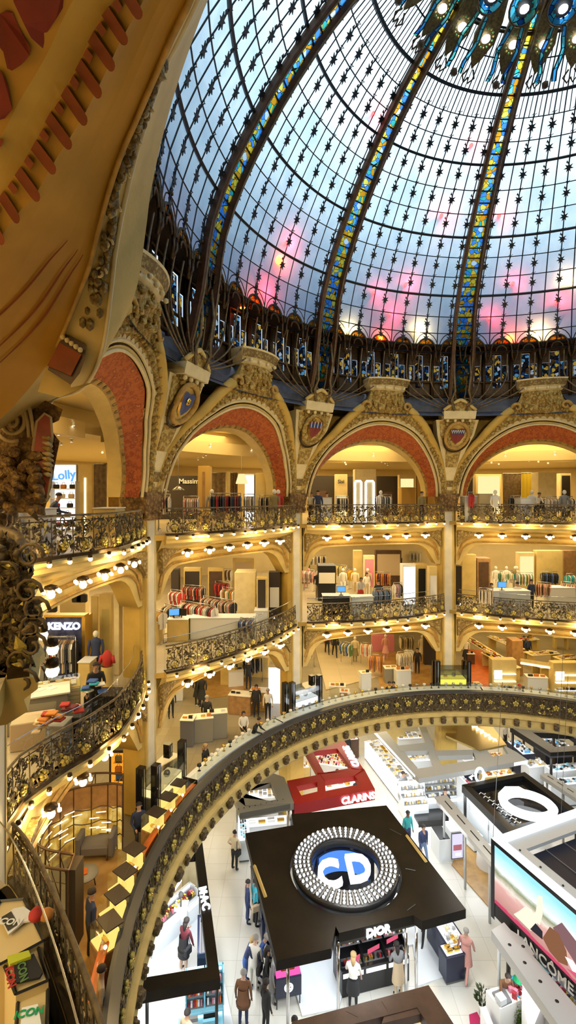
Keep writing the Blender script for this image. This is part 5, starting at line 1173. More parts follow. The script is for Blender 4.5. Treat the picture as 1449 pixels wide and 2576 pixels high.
mb = MB(); slab(mb, sl, 2.35, .3, 'fascia_grey'); slab(mb, [(1262, 2325), (1320, 2362), (1345, 2400), (1330, 2410)], 2.36, .2, 'fascia_grey')
for x, y in ((1282, 2377), (1316, 2381), (1320, 2422), (1359, 2469), (1401, 2519)): p = at(x, y, 2.37); mb.lathe([(.001, .005), (.055, .005), (.055, 0)], 'black', 10, p)
mb.build('slab', rt2, off=b1)
mb = MB()
for t in ((1255, 2350), (1420, 2560)): p = at(*t, 2.1); mb = MB(); mb.tube([(p.x, p.y, 0), (p.x, p.y, 2.1)], .05, 'cool_white', 6); mb.build('post', rt2, off=b1)
arealight((1330, 2480), 2.0, 40, size=1.2)
# counters below the billboard
for x, y, m_, lb in ((1362, 2450, 'skyblue', 'pale turquoise display block below the black lettering band'), (1388, 2478, 'pink', 'pink display block next to the turquoise one'), (1412, 2505, 'white', 'white display block printed with a red zigzag below the billboard')):
    p = at(x, y, 1.0); rt = root('display_block', (p.x, p.y, 0), lb, 'display block', None, R(-68)); mb = MB(); mb.bx((0, 0, 0), (.62, .7, 1.0), m_, b=.02); mb.build('body', rt)
    if m_ == 'white': mb = MB(); mb.tube([(-.25, -.2, 1.01), (-.1, .2, 1.01), (0, -.1, 1.01), (.1, .2, 1.01), (.25, -.2, 1.01)], .03, 'pink', 4); mb.build('zigzag', rt)
gondola(at(1440, 2540, .9), (1.2, .5, .9), R(-68), 'shelf of white and violet flasks at the right edge below the billboard', 'mix', 'cool_white', back=1.4, tiers=2)
# white kiosk box with a grey screen and red boxes
tp = [(1222, 2491), (1316, 2462), (1312, 2515), (1258, 2539)]; z = 1.1; c_ = cen(tp, z); b1 = Vector((c_.x, c_.y, 0)); rt = root('kiosk_counter', b1, 'white box-shaped kiosk with a sunken top holding grey appliances and red gifts', 'kiosk')
mb = MB(); slab(mb, tp, z, 1.1, 'white'); slab(mb, [(1316, 2462), (1368, 2520), (1335, 2600), (1312, 2515)], 1.5, 1.5, 'white'); mb.build('body', rt, off=b1)
mb = MB(); slab(mb, [(1238, 2495), (1268, 2484), (1288, 2518), (1262, 2530)], z+.05, .05, 'midgrey'); slab(mb, [(1245, 2500), (1262, 2493), (1275, 2512), (1260, 2520)], z+.2, .15, 'fascia_grey'); mb.build('screen_unit', rt, off=b1)
for k in range(9): mb = MB(); mb.bx(at(1280+random.uniform(0, 28), 2485+random.uniform(0, 26), z), (.11, .1, random.uniform(.08, .2)), 'deep_red' if k % 2 else 'pink', random.uniform(0, 1)); solo(mb, 'gift_box', 'small red or pink gift box on the white kiosk', 'box', 'gift boxes on the white kiosk')
mb = MB(); slab(mb, [(1208, 2535), (1222, 2530), (1250, 2600), (1235, 2600)], .8, .8, 'white'); solo(mb, 'planter_wall', 'low white planter wall at the foot of the white kiosk', 'planter')
mat('magenta_mat', (.45, .01, .09), .7); mb = MB(); slab(mb, [(1180, 2552), (1200, 2545), (1222, 2590), (1185, 2600)], .02, .02, 'magenta_mat'); solo(mb, 'floor_mat', 'magenta floor mat cut off by the bottom edge near the white kiosk', 'mat')
mat('leaf_green', (.10, .20, .02), .6, var=.4, vs=12); mat('leaf_dark', (.04, .06, .02), .6)
def bush(p, r_, h, m, label, name='potted_bush', cone=True, pot='white', n=140, cat='plant', fl=None):
    rt = root(name, (p.x, p.y, p.z), label, cat); mb = MB(); mb.lathe([(.001, 0), (r_*.5, 0), (r_*.6, .3), (r_*.5, .3), (.001, .28)], pot, 12); mb.build('pot', rt); mb = MB()
    for k in range(n):
        t = random.random(); a = random.uniform(0, 2*pi); rr = r_*(1-t*.85 if cone else sqrt(1-(2*t-1)**2)+.1)*random.uniform(.5, 1); c_ = Vector((rr*cos(a), rr*sin(a), .3+t*h)); s_ = random.uniform(.04, .09)
        d_ = Vector((cos(a), sin(a), random.uniform(.2, 1.2))).normalized(); e_ = d_.orthogonal().normalized()
        mb.add([c_-e_*s_*.5, c_+d_*s_*1.6, c_+e_*s_*.5, c_-d_*s_*.6], [(0, 1, 2), (0, 2, 3)], (fl if fl and k % 3 == 0 else m))
    mb.build('foliage', rt); return rt
bush(at(1296, 2600, 0), .26, .7, 'leaf_green', 'light green conical shrub in front of the white kiosk', n=500)
bush(at(1214, 2548, 0), .22, .5, 'leaf_dark', 'small dark leafy plant at the left foot of the white kiosk', cone=False, n=90)
bush(at(1362, 2560, .6), .5, .7, 'pink', 'heap of pink and white artificial flowers behind the white kiosk', 'flower_display', False, n=400, fl='white')
# ---- black L-shaped stand lower left
q0 = [(466, 2150), (491, 2124), (509, 2119), (490, 2148)]; b0 = Vector((-2.9, 15.5, 0)); rt = root('beauty_stand', b0, 'black L-shaped roof frame with small vertical white lettering over white lit counters, lower left', 'stand')
mb = MB(); slab(mb, q0, 2.9, .3, 'canopy_black'); slab(mb, [(490, 2140), (509, 2119), (554, 2461), (522, 2433)], 2.9, .3, 'canopy_black'); slab(mb, [(364, 2459), (522, 2433), (554, 2461), (360, 2497), (350, 2498), (352, 2470)], 2.9, .3, 'canopy_black'); mb.build('roof', rt, off=b0)
A, B = at(508, 2230, 2.93), at(519, 2290, 2.93); lay('M·A·C', .36, 'ring_white', A.lerp(B, .5), B-A, Vector((1, .2, 0)), .02, rt, .012)
mb = MB()
for x, y in ((545, 2450), (500, 2135), (370, 2480)): p = at(x, y, 2.6); mb = MB(); mb.tube([(p.x, p.y, 0), (p.x, p.y, 2.6)], .05, 'black', 6); mb.build('post', rt, off=b0)
mb = MB(); slab(mb, [(380, 2300), (500, 2240), (560, 2450), (600, 2640), (330, 2640), (355, 2470)], .04, .04, 'cool_white'); mb.build('platform', rt, off=b0)
p = at(432, 2290, .9); gondola(p, (2.2, .6, .85), R(52), 'white counter with slanted black trays of make-up, near the dark curved handrail', 'mix', 'cool_white', back=1.15, tiers=2)
mb = MB(); 
for dz in (0, .18): mb.tube([at(402, 2290, 1.9+dz*.3), at(455, 2215, 1.9+dz*.3)], .045, 'ring_white', 6)
solo(mb, 'tube_light', 'pair of white tube lights above the slanted make-up trays', 'light')
p = at(480, 2245, 0); rt = root('tall_cabinet', (p.x-.1, p.y+.25, 0), 'tall plain cream cabinet at the far corner of the L-shaped stand', 'cabinet', None, R(8)); mb = MB(); mb.bx((0, 0, 0), (.6, .5, 1.95), 'cream_pale', b=.02); mb.build('body', rt); mb = MB(); mb.box(-.26, .26, -.27, -.25, .1, 1.85, 'cream_pale'); mb.build('door', rt)
p = at(515, 2375, .9); gondola(p, (1.5, .5, .9), R(-80)+pi, 'narrow display of dark red make-up under the long arm of the black L-shaped roof', 'red', 'navy', back=1.3, tiers=2)
p = at(515, 2512, .9); gondola(p, (1.15, .5, .75), R(10), 'display of red and white cosmetic boxes with blue light, in front of the L-shaped stand', 'red', 'skyblue', back=1.7, tiers=3, mods=2)
p = at(505, 2580, .7); counter(p, (1.3, .8, .6), R(10), 'teal glass table cut off by the bottom edge', 'skyblue', 'skyblue', 'green', n=2)
mb = MB(); p = at(455, 2280, 1.0); mb.box(p.x-.25, p.x+.25, p.y-.1, p.y+.3, 0, 1.0, 'cool_white'); mb.tube([(p.x, p.y, 1.0), (p.x, p.y, 1.35)], .03, 'midgrey', 5); mb.ball((p.x, p.y, 1.45), .1, 'midgrey', 8); solo(mb, 'mirror_stand', 'small grey table mirror on a white block beside the slanted trays', 'mirror')
for px, e in (((450, 2330), 110), ((440, 2540), 90), ((500, 2250), 70)): arealight(px, 2.55, e, size=1.3)
# ---- brown framed roof at the bottom
b0 = Vector((2.3, 12.3, 0)); rt = root('beauty_stand', b0, 'brown wood roof frame of a stand cut off by the bottom edge', 'stand')
mb = MB(); slab(mb, [(735, 2570), (1078, 2478), (1105, 2520), (720, 2620)], 2.9, .25, 'brown_frame'); slab(mb, [(1078, 2478), (1170, 2620), (1105, 2620), (1047, 2531)], 2.9, .25, 'brown_frame')
slab(mb, [(967, 2554), (1047, 2531), (1060, 2550), (960, 2575)], 2.88, .2, 'brown_frame'); mb.build('roof', rt, off=b0)
mb = MB()
for a_, b_ in (((870, 2545), (900, 2560)), ((960, 2520), (975, 2545)), ((1040, 2500), (1060, 2520)), ((1095, 2540), (1110, 2530))): mb.tube([at(*a_, 2.91), at(*b_, 2.91)], .015, 'dark_wood', 3)
mb.build('panel_joint', rt, off=b0)
counter(at(1010, 2600, 1.0), (1.6, 1.0, 1.0), R(12), 'white counter inside the brown roof frame at the bottom edge', 'cool_white', 'lit_white', 'white', n=5)
# ---- more stands beyond, under the first floor
for q, z, m_, lb in (([(1283, 1828), (1449, 1835), (1520, 1885), (1385, 1893)], 2.9, 'black', 'black roof frame of a distant stand at the right edge'), ([(1310, 1795), (1500, 1800), (1560, 1830), (1390, 1832)], 2.9, 'dark_wood', 'brown roof of the farthest stand under the gallery at right')):
    i_ = [tuple(sum(p[j] for p in q)/4*.45+p0[j]*.55 for j in (0, 1)) for p0 in q]; c_ = cen(q, z); b0 = Vector((c_.x, c_.y, 0)); rt = root('beauty_stand', b0, lb, 'stand'); mb = MB(); frameq(mb, q, i_, z, .3, m_); mb.build('roof', rt, off=b0)
    mb = MB(); 
    for p_ in q: p = at(*p_, z-.3); p = p.lerp(c_, .06); mb = MB(); mb.tube([(p.x, p.y, 0), (p.x, p.y, z-.3)], .07, m_, 6); mb.build('post', rt, off=b0)
for x, y, w_, d, h, pal, lb in ((1390, 1870, 1.8, 1.2, 1, 'blue', 'counter with blue lit bottles inside the distant black frame'), (1425, 1930, 2.2, .7, 1.4, 'green', 'tall white lit shelf block behind the O stand at right'), (1345, 1920, 1.2, .8, 1.1, 'white', 'white slanted counter behind the O stand'),
                                (1310, 1880, .8, 1.6, 1.5, 'blue', 'narrow column display with a pale blue screen behind the brass roof'), (1420, 1965, 2.0, .6, 1.2, 'green', 'black counter of green and white packs at the right edge'), (1240, 1900, 1.2, .6, 1.0, 'warm', 'small counter of cream boxes in the brass-roofed corner'),
                                (1200, 1900, 1.4, .7, 1.0, 'white', 'counter with pale pots between the beams'), (1120, 1845, 1.2, .6, 1.0, 'warm', 'golden lit counter at the foot of the yellow ground-floor pillar'), (1250, 1945, 1.8, .6, 1.0, 'warm', 'counter of gold caps in front of the slanting roof beams'),
                                (985, 1828, 1.6, .5, 1.6, 'warm', 'cream panelled cabinet at the back of the beam-roofed stand'), (880, 1855, 1.0, .7, 1.2, 'red', 'dark brown cabinet beyond the red stand'), (760, 1925, .8, .6, 1.1, 'warm', 'yellow lit cabinet left of the rear arm of the red stand')):
    counter(at(x, y, h), (w_, d, h), R(8), lb, {'blue': 'navy', 'red': 'dark_wood', 'warm': 'cream'}.get(pal, 'cool_white'), 'lit_white' if pal in ('green', 'white', 'blue') else 'lit_cream', pal)
for px, e in (((1400, 1900), 90), ((1330, 1900), 60), ((880, 1900), 30), ((1240, 1850), 40)): arealight(px, 2.7, e, (.95, .95, 1), size=1.8)
for x, y in ((560, 2100), (1180, 2400), (900, 2560), (1000, 2000)):
    p = at(x, y, 0); l = light('AREA', (p.x, p.y, 4.3), 60, (1, .97, .9), 1.5)
# ================================================================ shops on the upper floors
NM = {}
COLS = {'white': (.78, .74, .66), 'black': (.02, .02, .022), 'red': (.45, .03, .025), 'yellow': (.75, .50, .03), 'orange': (.62, .22, .03), 'beige': (.58, .44, .28), 'navy': (.03, .045, .12), 'grey': (.25, .25, .25), 'brown': (.2, .09, .04), 'pink': (.68, .33, .28), 'blue': (.06, .14, .45),
        'teal': (.03, .3, .3), 'green': (.10, .2, .06), 'skin': (.55, .33, .22), 'striped': (.5, .5, .5), 'burgundy': (.14, .02, .03), 'lilac': (.4, .3, .5), 'turquoise': (.03, .38, .5), 'olive': (.25, .2, .08), 'cream': (.75, .62, .4), 'denim': (.16, .24, .4), 'hair_dark': (.02, .013, .01), 'hair_blond': (.5, .33, .14), 'hair_grey': (.3, .28, .26), 'greenbright': (.01, .35, .12)}
for k_, v_ in COLS.items(): NM[mat('cl_'+k_, v_, .75).name_full] = 'cl_'+k_
gmb = MB()
prof = [(-.03, 0), (-.03, .04), (-.2, -.03), (-.27, -.12), (-.25, -.42), (-.19, -.42), (-.18, -.2), (-.19, -.66), (.19, -.66), (.18, -.2), (.19, -.42), (.25, -.42), (.27, -.12), (.2, -.03), (.03, .04), (.03, 0)]
gmb.plate(prof, (0, -.02, -.06), (1, 0, 0), (0, 0, 1), (0, .04, 0), 'cl_white'); GMD = gmb.build('hanging_garment').data
hmb = MB(); hmb.tube([(-.2, 0, -.07), (0, 0, -.01), (.2, 0, -.07)], .008, 'wood', 4); hmb.tube([(0, 0, -.01), (0, 0, .03), (.02, 0, .06), (-.01, 0, .08)], .006, 'steel', 3); HMD = hmb.build('hanger').data
for o in [o for o in C.objects if o.name in ('hanging_garment', 'hanger')]: bpy.data.objects.remove(o)
def rack(p0, p1, z, rail, cols, n, label, long=1.0, hang=True, body='steel', where_=None):
    p0, p1 = Vector((p0[0], p0[1], z)), Vector((p1[0], p1[1], z)); d = p1-p0; L = d.length; u = d.normalized(); a = atan2(u.y, u.x); m_ = p0.lerp(p1, .5)
    rt = root('clothes_rack', m_, label, 'clothes rack', None, a); mb = MB(); mb.tube([(-L/2, 0, rail), (L/2, 0, rail)], .018, body, 6); mb.build('rail', rt)
    for s_ in (-1, 1): mb = MB(); mb.tube([(s_*L/2, 0, rail), (s_*L/2, 0, 0)], .016, body, 6); mb.tube([(s_*L/2, -.22, .02), (s_*L/2, .22, .02)], .018, body, 6); mb.build('leg', rt)
    w_ = where_ or label
    for k in range(n):
        c_ = cols[k % len(cols)] if not callable(cols) else cols(k); o = bpy.data.objects.new('hanging_garment', GMD); C.objects.link(o); f = (k+.5)/n
        o.location = p0.lerp(p1, f)+Vector((0, 0, rail-.08)); o.rotation_euler.z = a+pi/2+random.uniform(-.12, .12); o.scale = (1, 1.3, long*random.uniform(.92, 1.1))
        o.material_slots[0].link = 'OBJECT'; o.material_slots[0].material = MT['cl_'+c_]
        tag(o, f'{c_} garment hanging on the {w_}', 'garment', f'{c_} garments on the {w_}')
        h = bpy.data.objects.new('hanger', HMD); C.objects.link(h); h.parent = o
    return rt
def mann(p, z, rz, top, bottom, label, head='cl_white', skirt=False, half=False, name='mannequin'):
    rt = root(name, (p[0], p[1], z), label, 'mannequin', None, rz)
    mb = MB(); mb.lathe([(.001, .0), (.16, .0), (.16, .015), (.001, .02)], 'steel', 12)
    if half: mb.tube([(0, 0, 0), (0, 0, .85)], .02, 'steel', 6)
    mb.build('base_plate', rt)
    mb = MB()
    if not half:
        for s_ in (-1, 1): mb.tube([(s_*.1, 0, .9), (s_*.1, .01, .5), (s_*.09, 0, .1), (s_*.09, -.08, .03)], [.085, .06, .04, .035], 'cl_'+bottom, 8)
    mb.lathe([(.12, .82), (.165, .9), (.135, 1.08), (.17, 1.28), (.19, 1.4), (.13, 1.47), (.05, 1.5), (.045, 1.56)], 'cl_'+top, 12, sy=.62)
    for s_ in (-1, 1): mb.tube([(s_*.19, 0, 1.42), (s_*.24, .0, 1.15), (s_*.23, -.06, .92)], [.055, .045, .03], 'cl_'+top, 7)
    mb.ball((0, 0, 1.64), .1, head, 10, 1.25); mb.build('figure', rt)
    if skirt: mb = MB(); mb.lathe([(.14, .98), (.2, .7), (.26, .45)], 'cl_'+bottom, 12, sy=.8); mb.build('skirt', rt)
    return rt
def block(x0, x1, yt, Z, zf, dep, m, name, label, cat, inner=None, top=None, rz=0, face=None):
    """box standing on floor zf whose front shows between photo columns x0..x1 up to row yt at distance Z"""
    a, b = ad(x0, yt, Z), ad(x1, yt, Z); c_ = (a.x+b.x)/2; w_ = b.x-a.x; h = a.z-zf; rt = root(name, (c_, Z+dep/2, zf), label, cat, None, rz)
    mb = MB(); mb.bx((0, 0, 0), (w_, dep, h), m, b=.02); mb.build('body', rt)
    if inner: mb = MB(); mb.box(-w_*inner[0], w_*inner[0], -dep/2-.03, -dep/2+.02, h*inner[1], h*inner[2], inner[3]); mb.build('panel', rt)
    if top: mb = MB(); mb.bx((0, 0, h), (w_+.04, dep+.04, .03), top); mb.build('top', rt)
    return rt
mat('taupe_curtain', (.22, .15, .085), .8, var=.4, vs=6); mat('yellow_curtain', (.75, .58, .05), .7); mat('oak', (.60, .38, .10), .5); mat('marble_navy', (.015, .02, .07), .2, col2=(.06, .07, .14), vs=3)
F3, F2, F1 = 15.05, 10.0, 5.0
# top floor, behind the arches
def curtain(x0, x1, yt, Z, zf, m, label):
    a, b = ad(x0, yt, Z), ad(x1, yt, Z); rt = root('curtain', ((a.x+b.x)/2, Z, zf), label, 'curtain'); w_ = b.x-a.x; n = max(8, int(w_/.12)); mb = MB()
    A = [(-w_/2+w_*k/n, .06*sin(k*2.2), 0.02) for k in range(n+1)]; B = [(x, y, a.z-zf) for x, y, z in A]; mb.strip(A, B, m); mb.build('cloth', rt); mb = MB(); mb.tube([(-w_/2, 0, a.z-zf+.02), (w_/2, 0, a.z-zf+.02)], .03, 'steel', 6); mb.build('curtain_rail', rt); return rt
L3_ = [
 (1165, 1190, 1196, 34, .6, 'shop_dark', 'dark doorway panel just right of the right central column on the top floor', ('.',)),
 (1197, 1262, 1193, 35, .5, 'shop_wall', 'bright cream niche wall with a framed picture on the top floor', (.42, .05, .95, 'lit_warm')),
 (1343, 1352, 1192, 33, .4, 'shop_dark', 'narrow dark slot beside the yellow curtain', None),
 (1354, 1400, 1188, 31, .9, 'cream_pale', 'broad cream clad pillar right of the yellow curtain', None),
 (1410, 1437, 1191, 33, .5, 'cream_pale', 'cream wall with a dark doorway at the right end of the top floor', (.38, .0, .95, 'shop_dark')),
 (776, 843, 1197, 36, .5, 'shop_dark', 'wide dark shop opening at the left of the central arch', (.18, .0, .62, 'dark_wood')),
 (843, 874, 1193, 34, .5, 'cream_pale', 'cream shop front with a small dark sign under the central arch', (.4, .02, .5, 'lit_warm')),
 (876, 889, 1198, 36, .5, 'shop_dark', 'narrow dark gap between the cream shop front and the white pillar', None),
 (893, 946, 1180, 32, 1.0, 'cream_pale', 'square cream pillar standing behind the two glowing white frames', None),
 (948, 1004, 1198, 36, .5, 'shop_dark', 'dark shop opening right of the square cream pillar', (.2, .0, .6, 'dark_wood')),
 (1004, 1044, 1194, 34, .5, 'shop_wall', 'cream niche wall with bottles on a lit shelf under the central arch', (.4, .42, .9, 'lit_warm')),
 (1050, 1098, 1196, 34, .4, 'oak', 'pale brown panelled double door at the right of the central arch', (.02, .0, .98, 'dark_wood')),
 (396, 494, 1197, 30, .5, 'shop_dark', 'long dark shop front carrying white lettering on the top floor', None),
 (498, 527, 1172, 24, .8, 'oak', 'tall oak pillar with shelves on its side behind the second arch', (.1, .3, .9, 'wood')),
 (570, 580, 1186, 30, .4, 'cream_pale', 'cream post between the taupe curtains', None),
 (615, 640, 1192, 25, .8, 'white', 'glowing white fitting-room box behind the second arch', (.44, .05, .97, 'lit_white')),
 (643, 690, 1190, 25, .8, 'cream', 'olive cream cabin right of the glowing white box', None),
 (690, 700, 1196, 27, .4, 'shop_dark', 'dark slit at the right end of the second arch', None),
 (130, 192, 1167, 19.5, .5, 'white', 'white shop wall with blue script lettering behind the big oblique arch', (.48, .05, .98, 'lit_white')),
 (196, 233, 1168, 19.5, .6, 'cream', 'cream pillar with a vertical light tube next to the bag shelves', (.06, .0, .8, 'strip_warm')),
 (272, 300, 1170, 20.5, .4, 'olive' if False else 'ochre', 'ochre panel at the right end of the bag shop', None)]
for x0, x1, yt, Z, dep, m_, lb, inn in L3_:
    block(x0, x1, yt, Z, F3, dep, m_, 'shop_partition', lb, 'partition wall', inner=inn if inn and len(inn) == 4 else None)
curtain(1265, 1311, 1192, 33.5, F3, 'taupe_curtain', 'wide taupe curtain beside the yellow curtain on the top floor'); curtain(1312, 1337, 1190, 33, F3, 'yellow_curtain', 'bright yellow curtain on the top floor at right')
curtain(529, 568, 1190, 30, F3, 'taupe_curtain', 'taupe curtain right of the tall oak pillar'); curtain(580, 598, 1190, 30, F3, 'taupe_curtain', 'narrow tied taupe curtain near the white lamp shade'); curtain(236, 270, 1168, 19, F3, 'taupe_curtain', 'brown fitting-room curtain behind the big oblique arch')
p = ad(480, 1211, 29.9); lay('Massimo', .42, 'cool_white', (p.x, p.y, p.z), (1, 0, 0), (0, 0, 1), .02, label='white sign lettering on the long dark shop front of the top floor'); p = ad(160, 1196, 19.45); lay('Lolly', .5, 'screen_blue', (p.x, p.y, p.z), (1, 0, .1), (0, 0, 1), .02, label='blue script lettering on the white wall of the bag shop')
p = ad(858, 1212, 33.9); lay('Sisi', .35, 'black', (p.x, p.y, p.z), (1, 0, 0), (0, 0, 1), .01, label='small dark lettering on the cream shop front of the central arch')
for x0, x1, lb in ((890, 912, 'left one of two tall glowing white rounded frames'), (917, 943, 'right one of two tall glowing white rounded frames')):
    a, b = ad(x0, 1208, 28), ad(x1, 1208, 28); w_ = (b.x-a.x); h = a.z-F3; rt = root('glowing_frame', ((a.x+b.x)/2, 28, F3), lb, 'light frame'); mb = MB()
    pts = [(-w_/2+.06, 0, 0), (-w_/2+.06, 0, h-.12), (-w_/2+.12, 0, h-.04), (w_/2-.12, 0, h-.04), (w_/2-.06, 0, h-.12), (w_/2-.06, 0, 0)]; mb.tube(pts, .06, 'ring_white', 6); mb.build('light_tube', rt); mb = MB(); mb.box(-w_/2+.08, w_/2-.08, .02, .06, 0, h-.08, 'cream_pale'); mb.build('panel', rt)
mb = MB(); p = ad(608, 1210, 24); mb.lathe([(.16, .35), (.30, -.12), (.28, -.14)], 'lit_warm', 14, p); mb.tube([p+Vector((0, 0, .3)), p+Vector((0, 0, 1.7))], .012, 'steel', 4); solo(mb, 'pendant_lamp', 'white pendant lamp shade right of the taupe curtains', 'lamp')
for x, y in ((410, 1232), (449, 1228)): mb = MB(); p = ad(x, y, 23); mb.lathe([(.05, .1), (.3, -.08), (.28, -.1)], 'steel', 14, p); mb.tube([p+Vector((0, 0, .1)), p+Vector((0, 0, 2.1))], .012, 'steel', 4); solo(mb, 'pendant_lamp', 'flat round pendant lamp, '+('left' if x < 430 else 'right')+' one of two before the dark shop front', 'lamp')
# ceiling bulkheads and spotlights of the top floor
for b in (54, 90, 126, 162):
    phi = b+18-.26; mb = MB(); ring(mb, 17.2, 17.5, 18.6, 19.2, 'shop_ceiling', n=12, a0=phi-16, a1=phi+16); o = solo(mb, 'ceiling_bulkhead', 'stepped cream ceiling bulkhead '+where[b], 'bulkhead')
    for k in range(14):
        a = phi-15+random.uniform(0, 30); r_ = random.choice((16.4, 17.05, 17.1, 19.5, 21.5)); z_ = 18.84 if r_ > 17.6 else 19.74
        put('ceiling_spotlight', None or SPOTM if 'SPOTM' in globals() else None, pol(a, r_, z_), '', '', '') if False else None
sm = MB(); sm.lathe([(.05, 0), (.06, -.12), (.05, -.14)], 'white', 8); sm.lathe([(.001, -.135), (.05, -.135)], 'bulb_cool', 8); SPM = sm.build('ceiling_spotlight').data; bpy.data.objects.remove([o for o in C.objects if o.name == 'ceiling_spotlight'][0])
for b in (54, 90, 126, 162):
    for lv, z_, nm in ((3, 18.84, 'top'), (2, 13.94, 'second')):
        for k in range(16):
            a = b-.26+2+32*((k*7) % 16+.5)/16; r_ = (18.1, 19.3, 20.6, 22.4)[k % 4]
            put('ceiling_spotlight', SPM, pol(a, r_, z_), f'small lit spotlight in the {nm}-floor shop ceiling {where[b]}', 'spotlight', f'spotlights of the {nm}-floor shop ceiling {where[b]}')
        if lv == 3:
            for k in range(4): a = b+4+9*k; put('ceiling_spotlight', SPM, pol(a, 17.15, 19.1), f'spotlight on the stepped bulkhead above the top floor {where[b]}', 'spotlight', f'spotlights on the bulkhead {where[b]}')
# racks and tables peeping over the top railing
def R3(x0, x1, yt, Z, cols, n, label, dz=0, long=1): a, b = ad(x0, yt, Z), ad(x1, yt, Z+dz); return rack((a.x, a.y), (b.x, b.y), F3, a.z-F3, cols, n, label, long)
R3(400, 428, 1243, 21, ['white', 'beige', 'black'], 7, 'rack beside the thick left column on the top floor'); R3(462, 500, 1248, 22, ['beige', 'pink', 'white'], 9, 'rack below the oak pillar on the top floor')
R3(530, 606, 1241, 21, ['black', 'navy', 'black', 'red', 'burgundy'], 16, 'long rack of dark and red clothes under the curtains'); R3(612, 640, 1243, 22, ['beige', 'white', 'grey'], 7, 'rack in front of the glowing fitting room')
R3(845, 876, 1248, 27, ['white', 'black', 'beige'], 9, 'rack under the cream shop front of the central arch'); R3(955, 985, 1244, 27, ['white', 'grey', 'black'], 8, 'rack below the dark opening right of the cream pillar')
R3(1178, 1190, 1238, 27, ['red'], 4, 'short rack of red clothes beside the right central column'); R3(1283, 1310, 1247, 27, ['black', 'black', 'navy'], 7, 'rack of black clothes under the wide taupe curtain'); R3(1375, 1400, 1249, 27, ['white', 'beige'], 7, 'rack in front of the cream clad pillar')
for x, y, Z, t, b_, lb in ((533, 1238, 23, 'grey', 'black', 'grey mannequin near the oak pillar on the top floor'), (398, 1236, 20, 'burgundy', 'black', 'dark red mannequin beside the thick left column'), (690, 1240, 23, 'olive', 'black', 'mannequin in an olive coat at the right end of the second arch'), (1246, 1232, 26, 'white', 'black', 'mannequin in a white top below the picture niche'),
                           (1420, 1222, 26, 'grey', 'black', 'mannequin with a white sun hat near the right edge of the top floor'), (1338, 1240, 27, 'white', 'black', 'mannequin in a white vest beside the yellow curtain'), (958, 1247, 28, 'white', 'grey', 'white mannequin right of the glowing frames'), (700, 1238, 24, 'red', 'black', 'slim mannequin at the foot of the middle column arch')):
    p = ad(x, y, Z); mann((p.x, p.y), F3, 0, t, b_, lb, half=True)
for x0, x1, yt, Z, m_, lb in ((1205, 1240, 1243, 28, 'shop_wall', 'low cream counter with a lamp below the picture niche'), (790, 835, 1253, 27, 'white', 'white table of folded clothes at the left of the central arch'), (1010, 1046, 1227, 33, 'oak', 'oak shelf counter with bottles under the central arch'), (1170, 1200, 1249, 27, 'grey', 'grey counter by the right central column'),
                          (1310, 1336, 1254, 26, 'white', 'low white table under the yellow curtain'), (0, 48, 1277, 11.6, 'white', 'white table at the left edge of the top floor'), (52, 104, 1282, 11.8, 'white', 'white counter in front of the bag shelves'), (235, 290, 1280, 13.5, 'cream', 'cream counter behind the end of the top left railing')):
    block(x0, x1, yt, Z, F3, .8, m_, 'shop_counter', lb, 'counter', top='white')
# bag shelves behind the oblique arch
p = ad(163, 1235, 18.6); rt = root('shelf_unit', (p.x, p.y, F3), 'white shelf unit of red, black and white handbags behind the big oblique arch', 'shelf'); mb = MB()
for k in range(5): mb.bx((0, 0, .25+.36*k), (.95, .35, .03), 'white')
for s_ in (-1, 1): mb.bx((s_*.48, 0, 0), (.03, .35, 2.0), 'white')
mb.build('shelf_frame', rt)
for k, (dx, r_, c_) in enumerate(((-.3, 0, 'red'), (.05, 0, 'red'), (.3, 0, 'black'), (-.25, 1, 'black'), (.1, 1, 'grey'), (-.3, 2, 'red'), (.2, 2, 'black'), (-.1, 3, 'white'), (.25, 3, 'beige'), (-.32, 4, 'black'), (-.05, 4, 'orange'), (.3, 4, 'black'))):
    mb = MB(); mb.bx((0, 0, 0), (.22, .12, .16), 'cl_'+c_, b=.03); mb.tube([(-.06, 0, .15), (-.04, 0, .24), (.04, 0, .24), (.06, 0, .15)], .01, 'cl_'+c_, 4); q = Vector((p.x+dx, p.y, F3+.28+.36*r_)); solo(mb, 'handbag', f'{c_} handbag on shelf {["at the bottom", "second from below", "in the middle", "second from the top", "at the top"][r_]} of the white bag shelves', 'handbag', 'handbags on the white shelf unit', loc=q)
# ---------------- second floor
def R2(q0, q1, cols, n, label, rail=1.45, long=1.0, z=F2): a, b = at(*q0, z+rail), at(*q1, z+rail); return rack((a.x, a.y), (b.x, b.y), z, rail, cols, n, label, long)
WV = ['white', 'beige', 'black', 'striped', 'navy']
R2((414, 1518), (452, 1526), ['beige', 'black', 'white', 'olive'], 11, 'front rack with wooden hangers left of the striped dresses'); R2((455, 1510), (542, 1524), ['beige', 'white', 'striped', 'black', 'red', 'white', 'red'], 20, 'long front rack of white, striped and red clothes')
R2((512, 1498), (590, 1511), ['pink', 'black', 'beige', 'grey'], 18, 'second rack of pink and dark clothes'); R2((598, 1487), (645, 1496), ['white', 'white', 'red', 'striped', 'white'], 11, 'rack of white and red shirts below the cream cubicle')
R2((462, 1471), (515, 1474), ['red', 'brown', 'pink', 'black'], 12, 'back rack of red and brown clothes by the mirrors'); R2((542, 1461), (575, 1463), ['red', 'red', 'burgundy'], 10, 'back rack packed with red dresses')
R2((384, 1532), (411, 1536), ['yellow', 'yellow', 'orange', 'white'], 8, 'rack of yellow jackets beside the thick left column'); R2((604, 1553), (640, 1556), ['navy', 'blue', 'striped'], 9, 'low rack of blue striped shirts near the railing', 1.0, .7)
mb = MB()
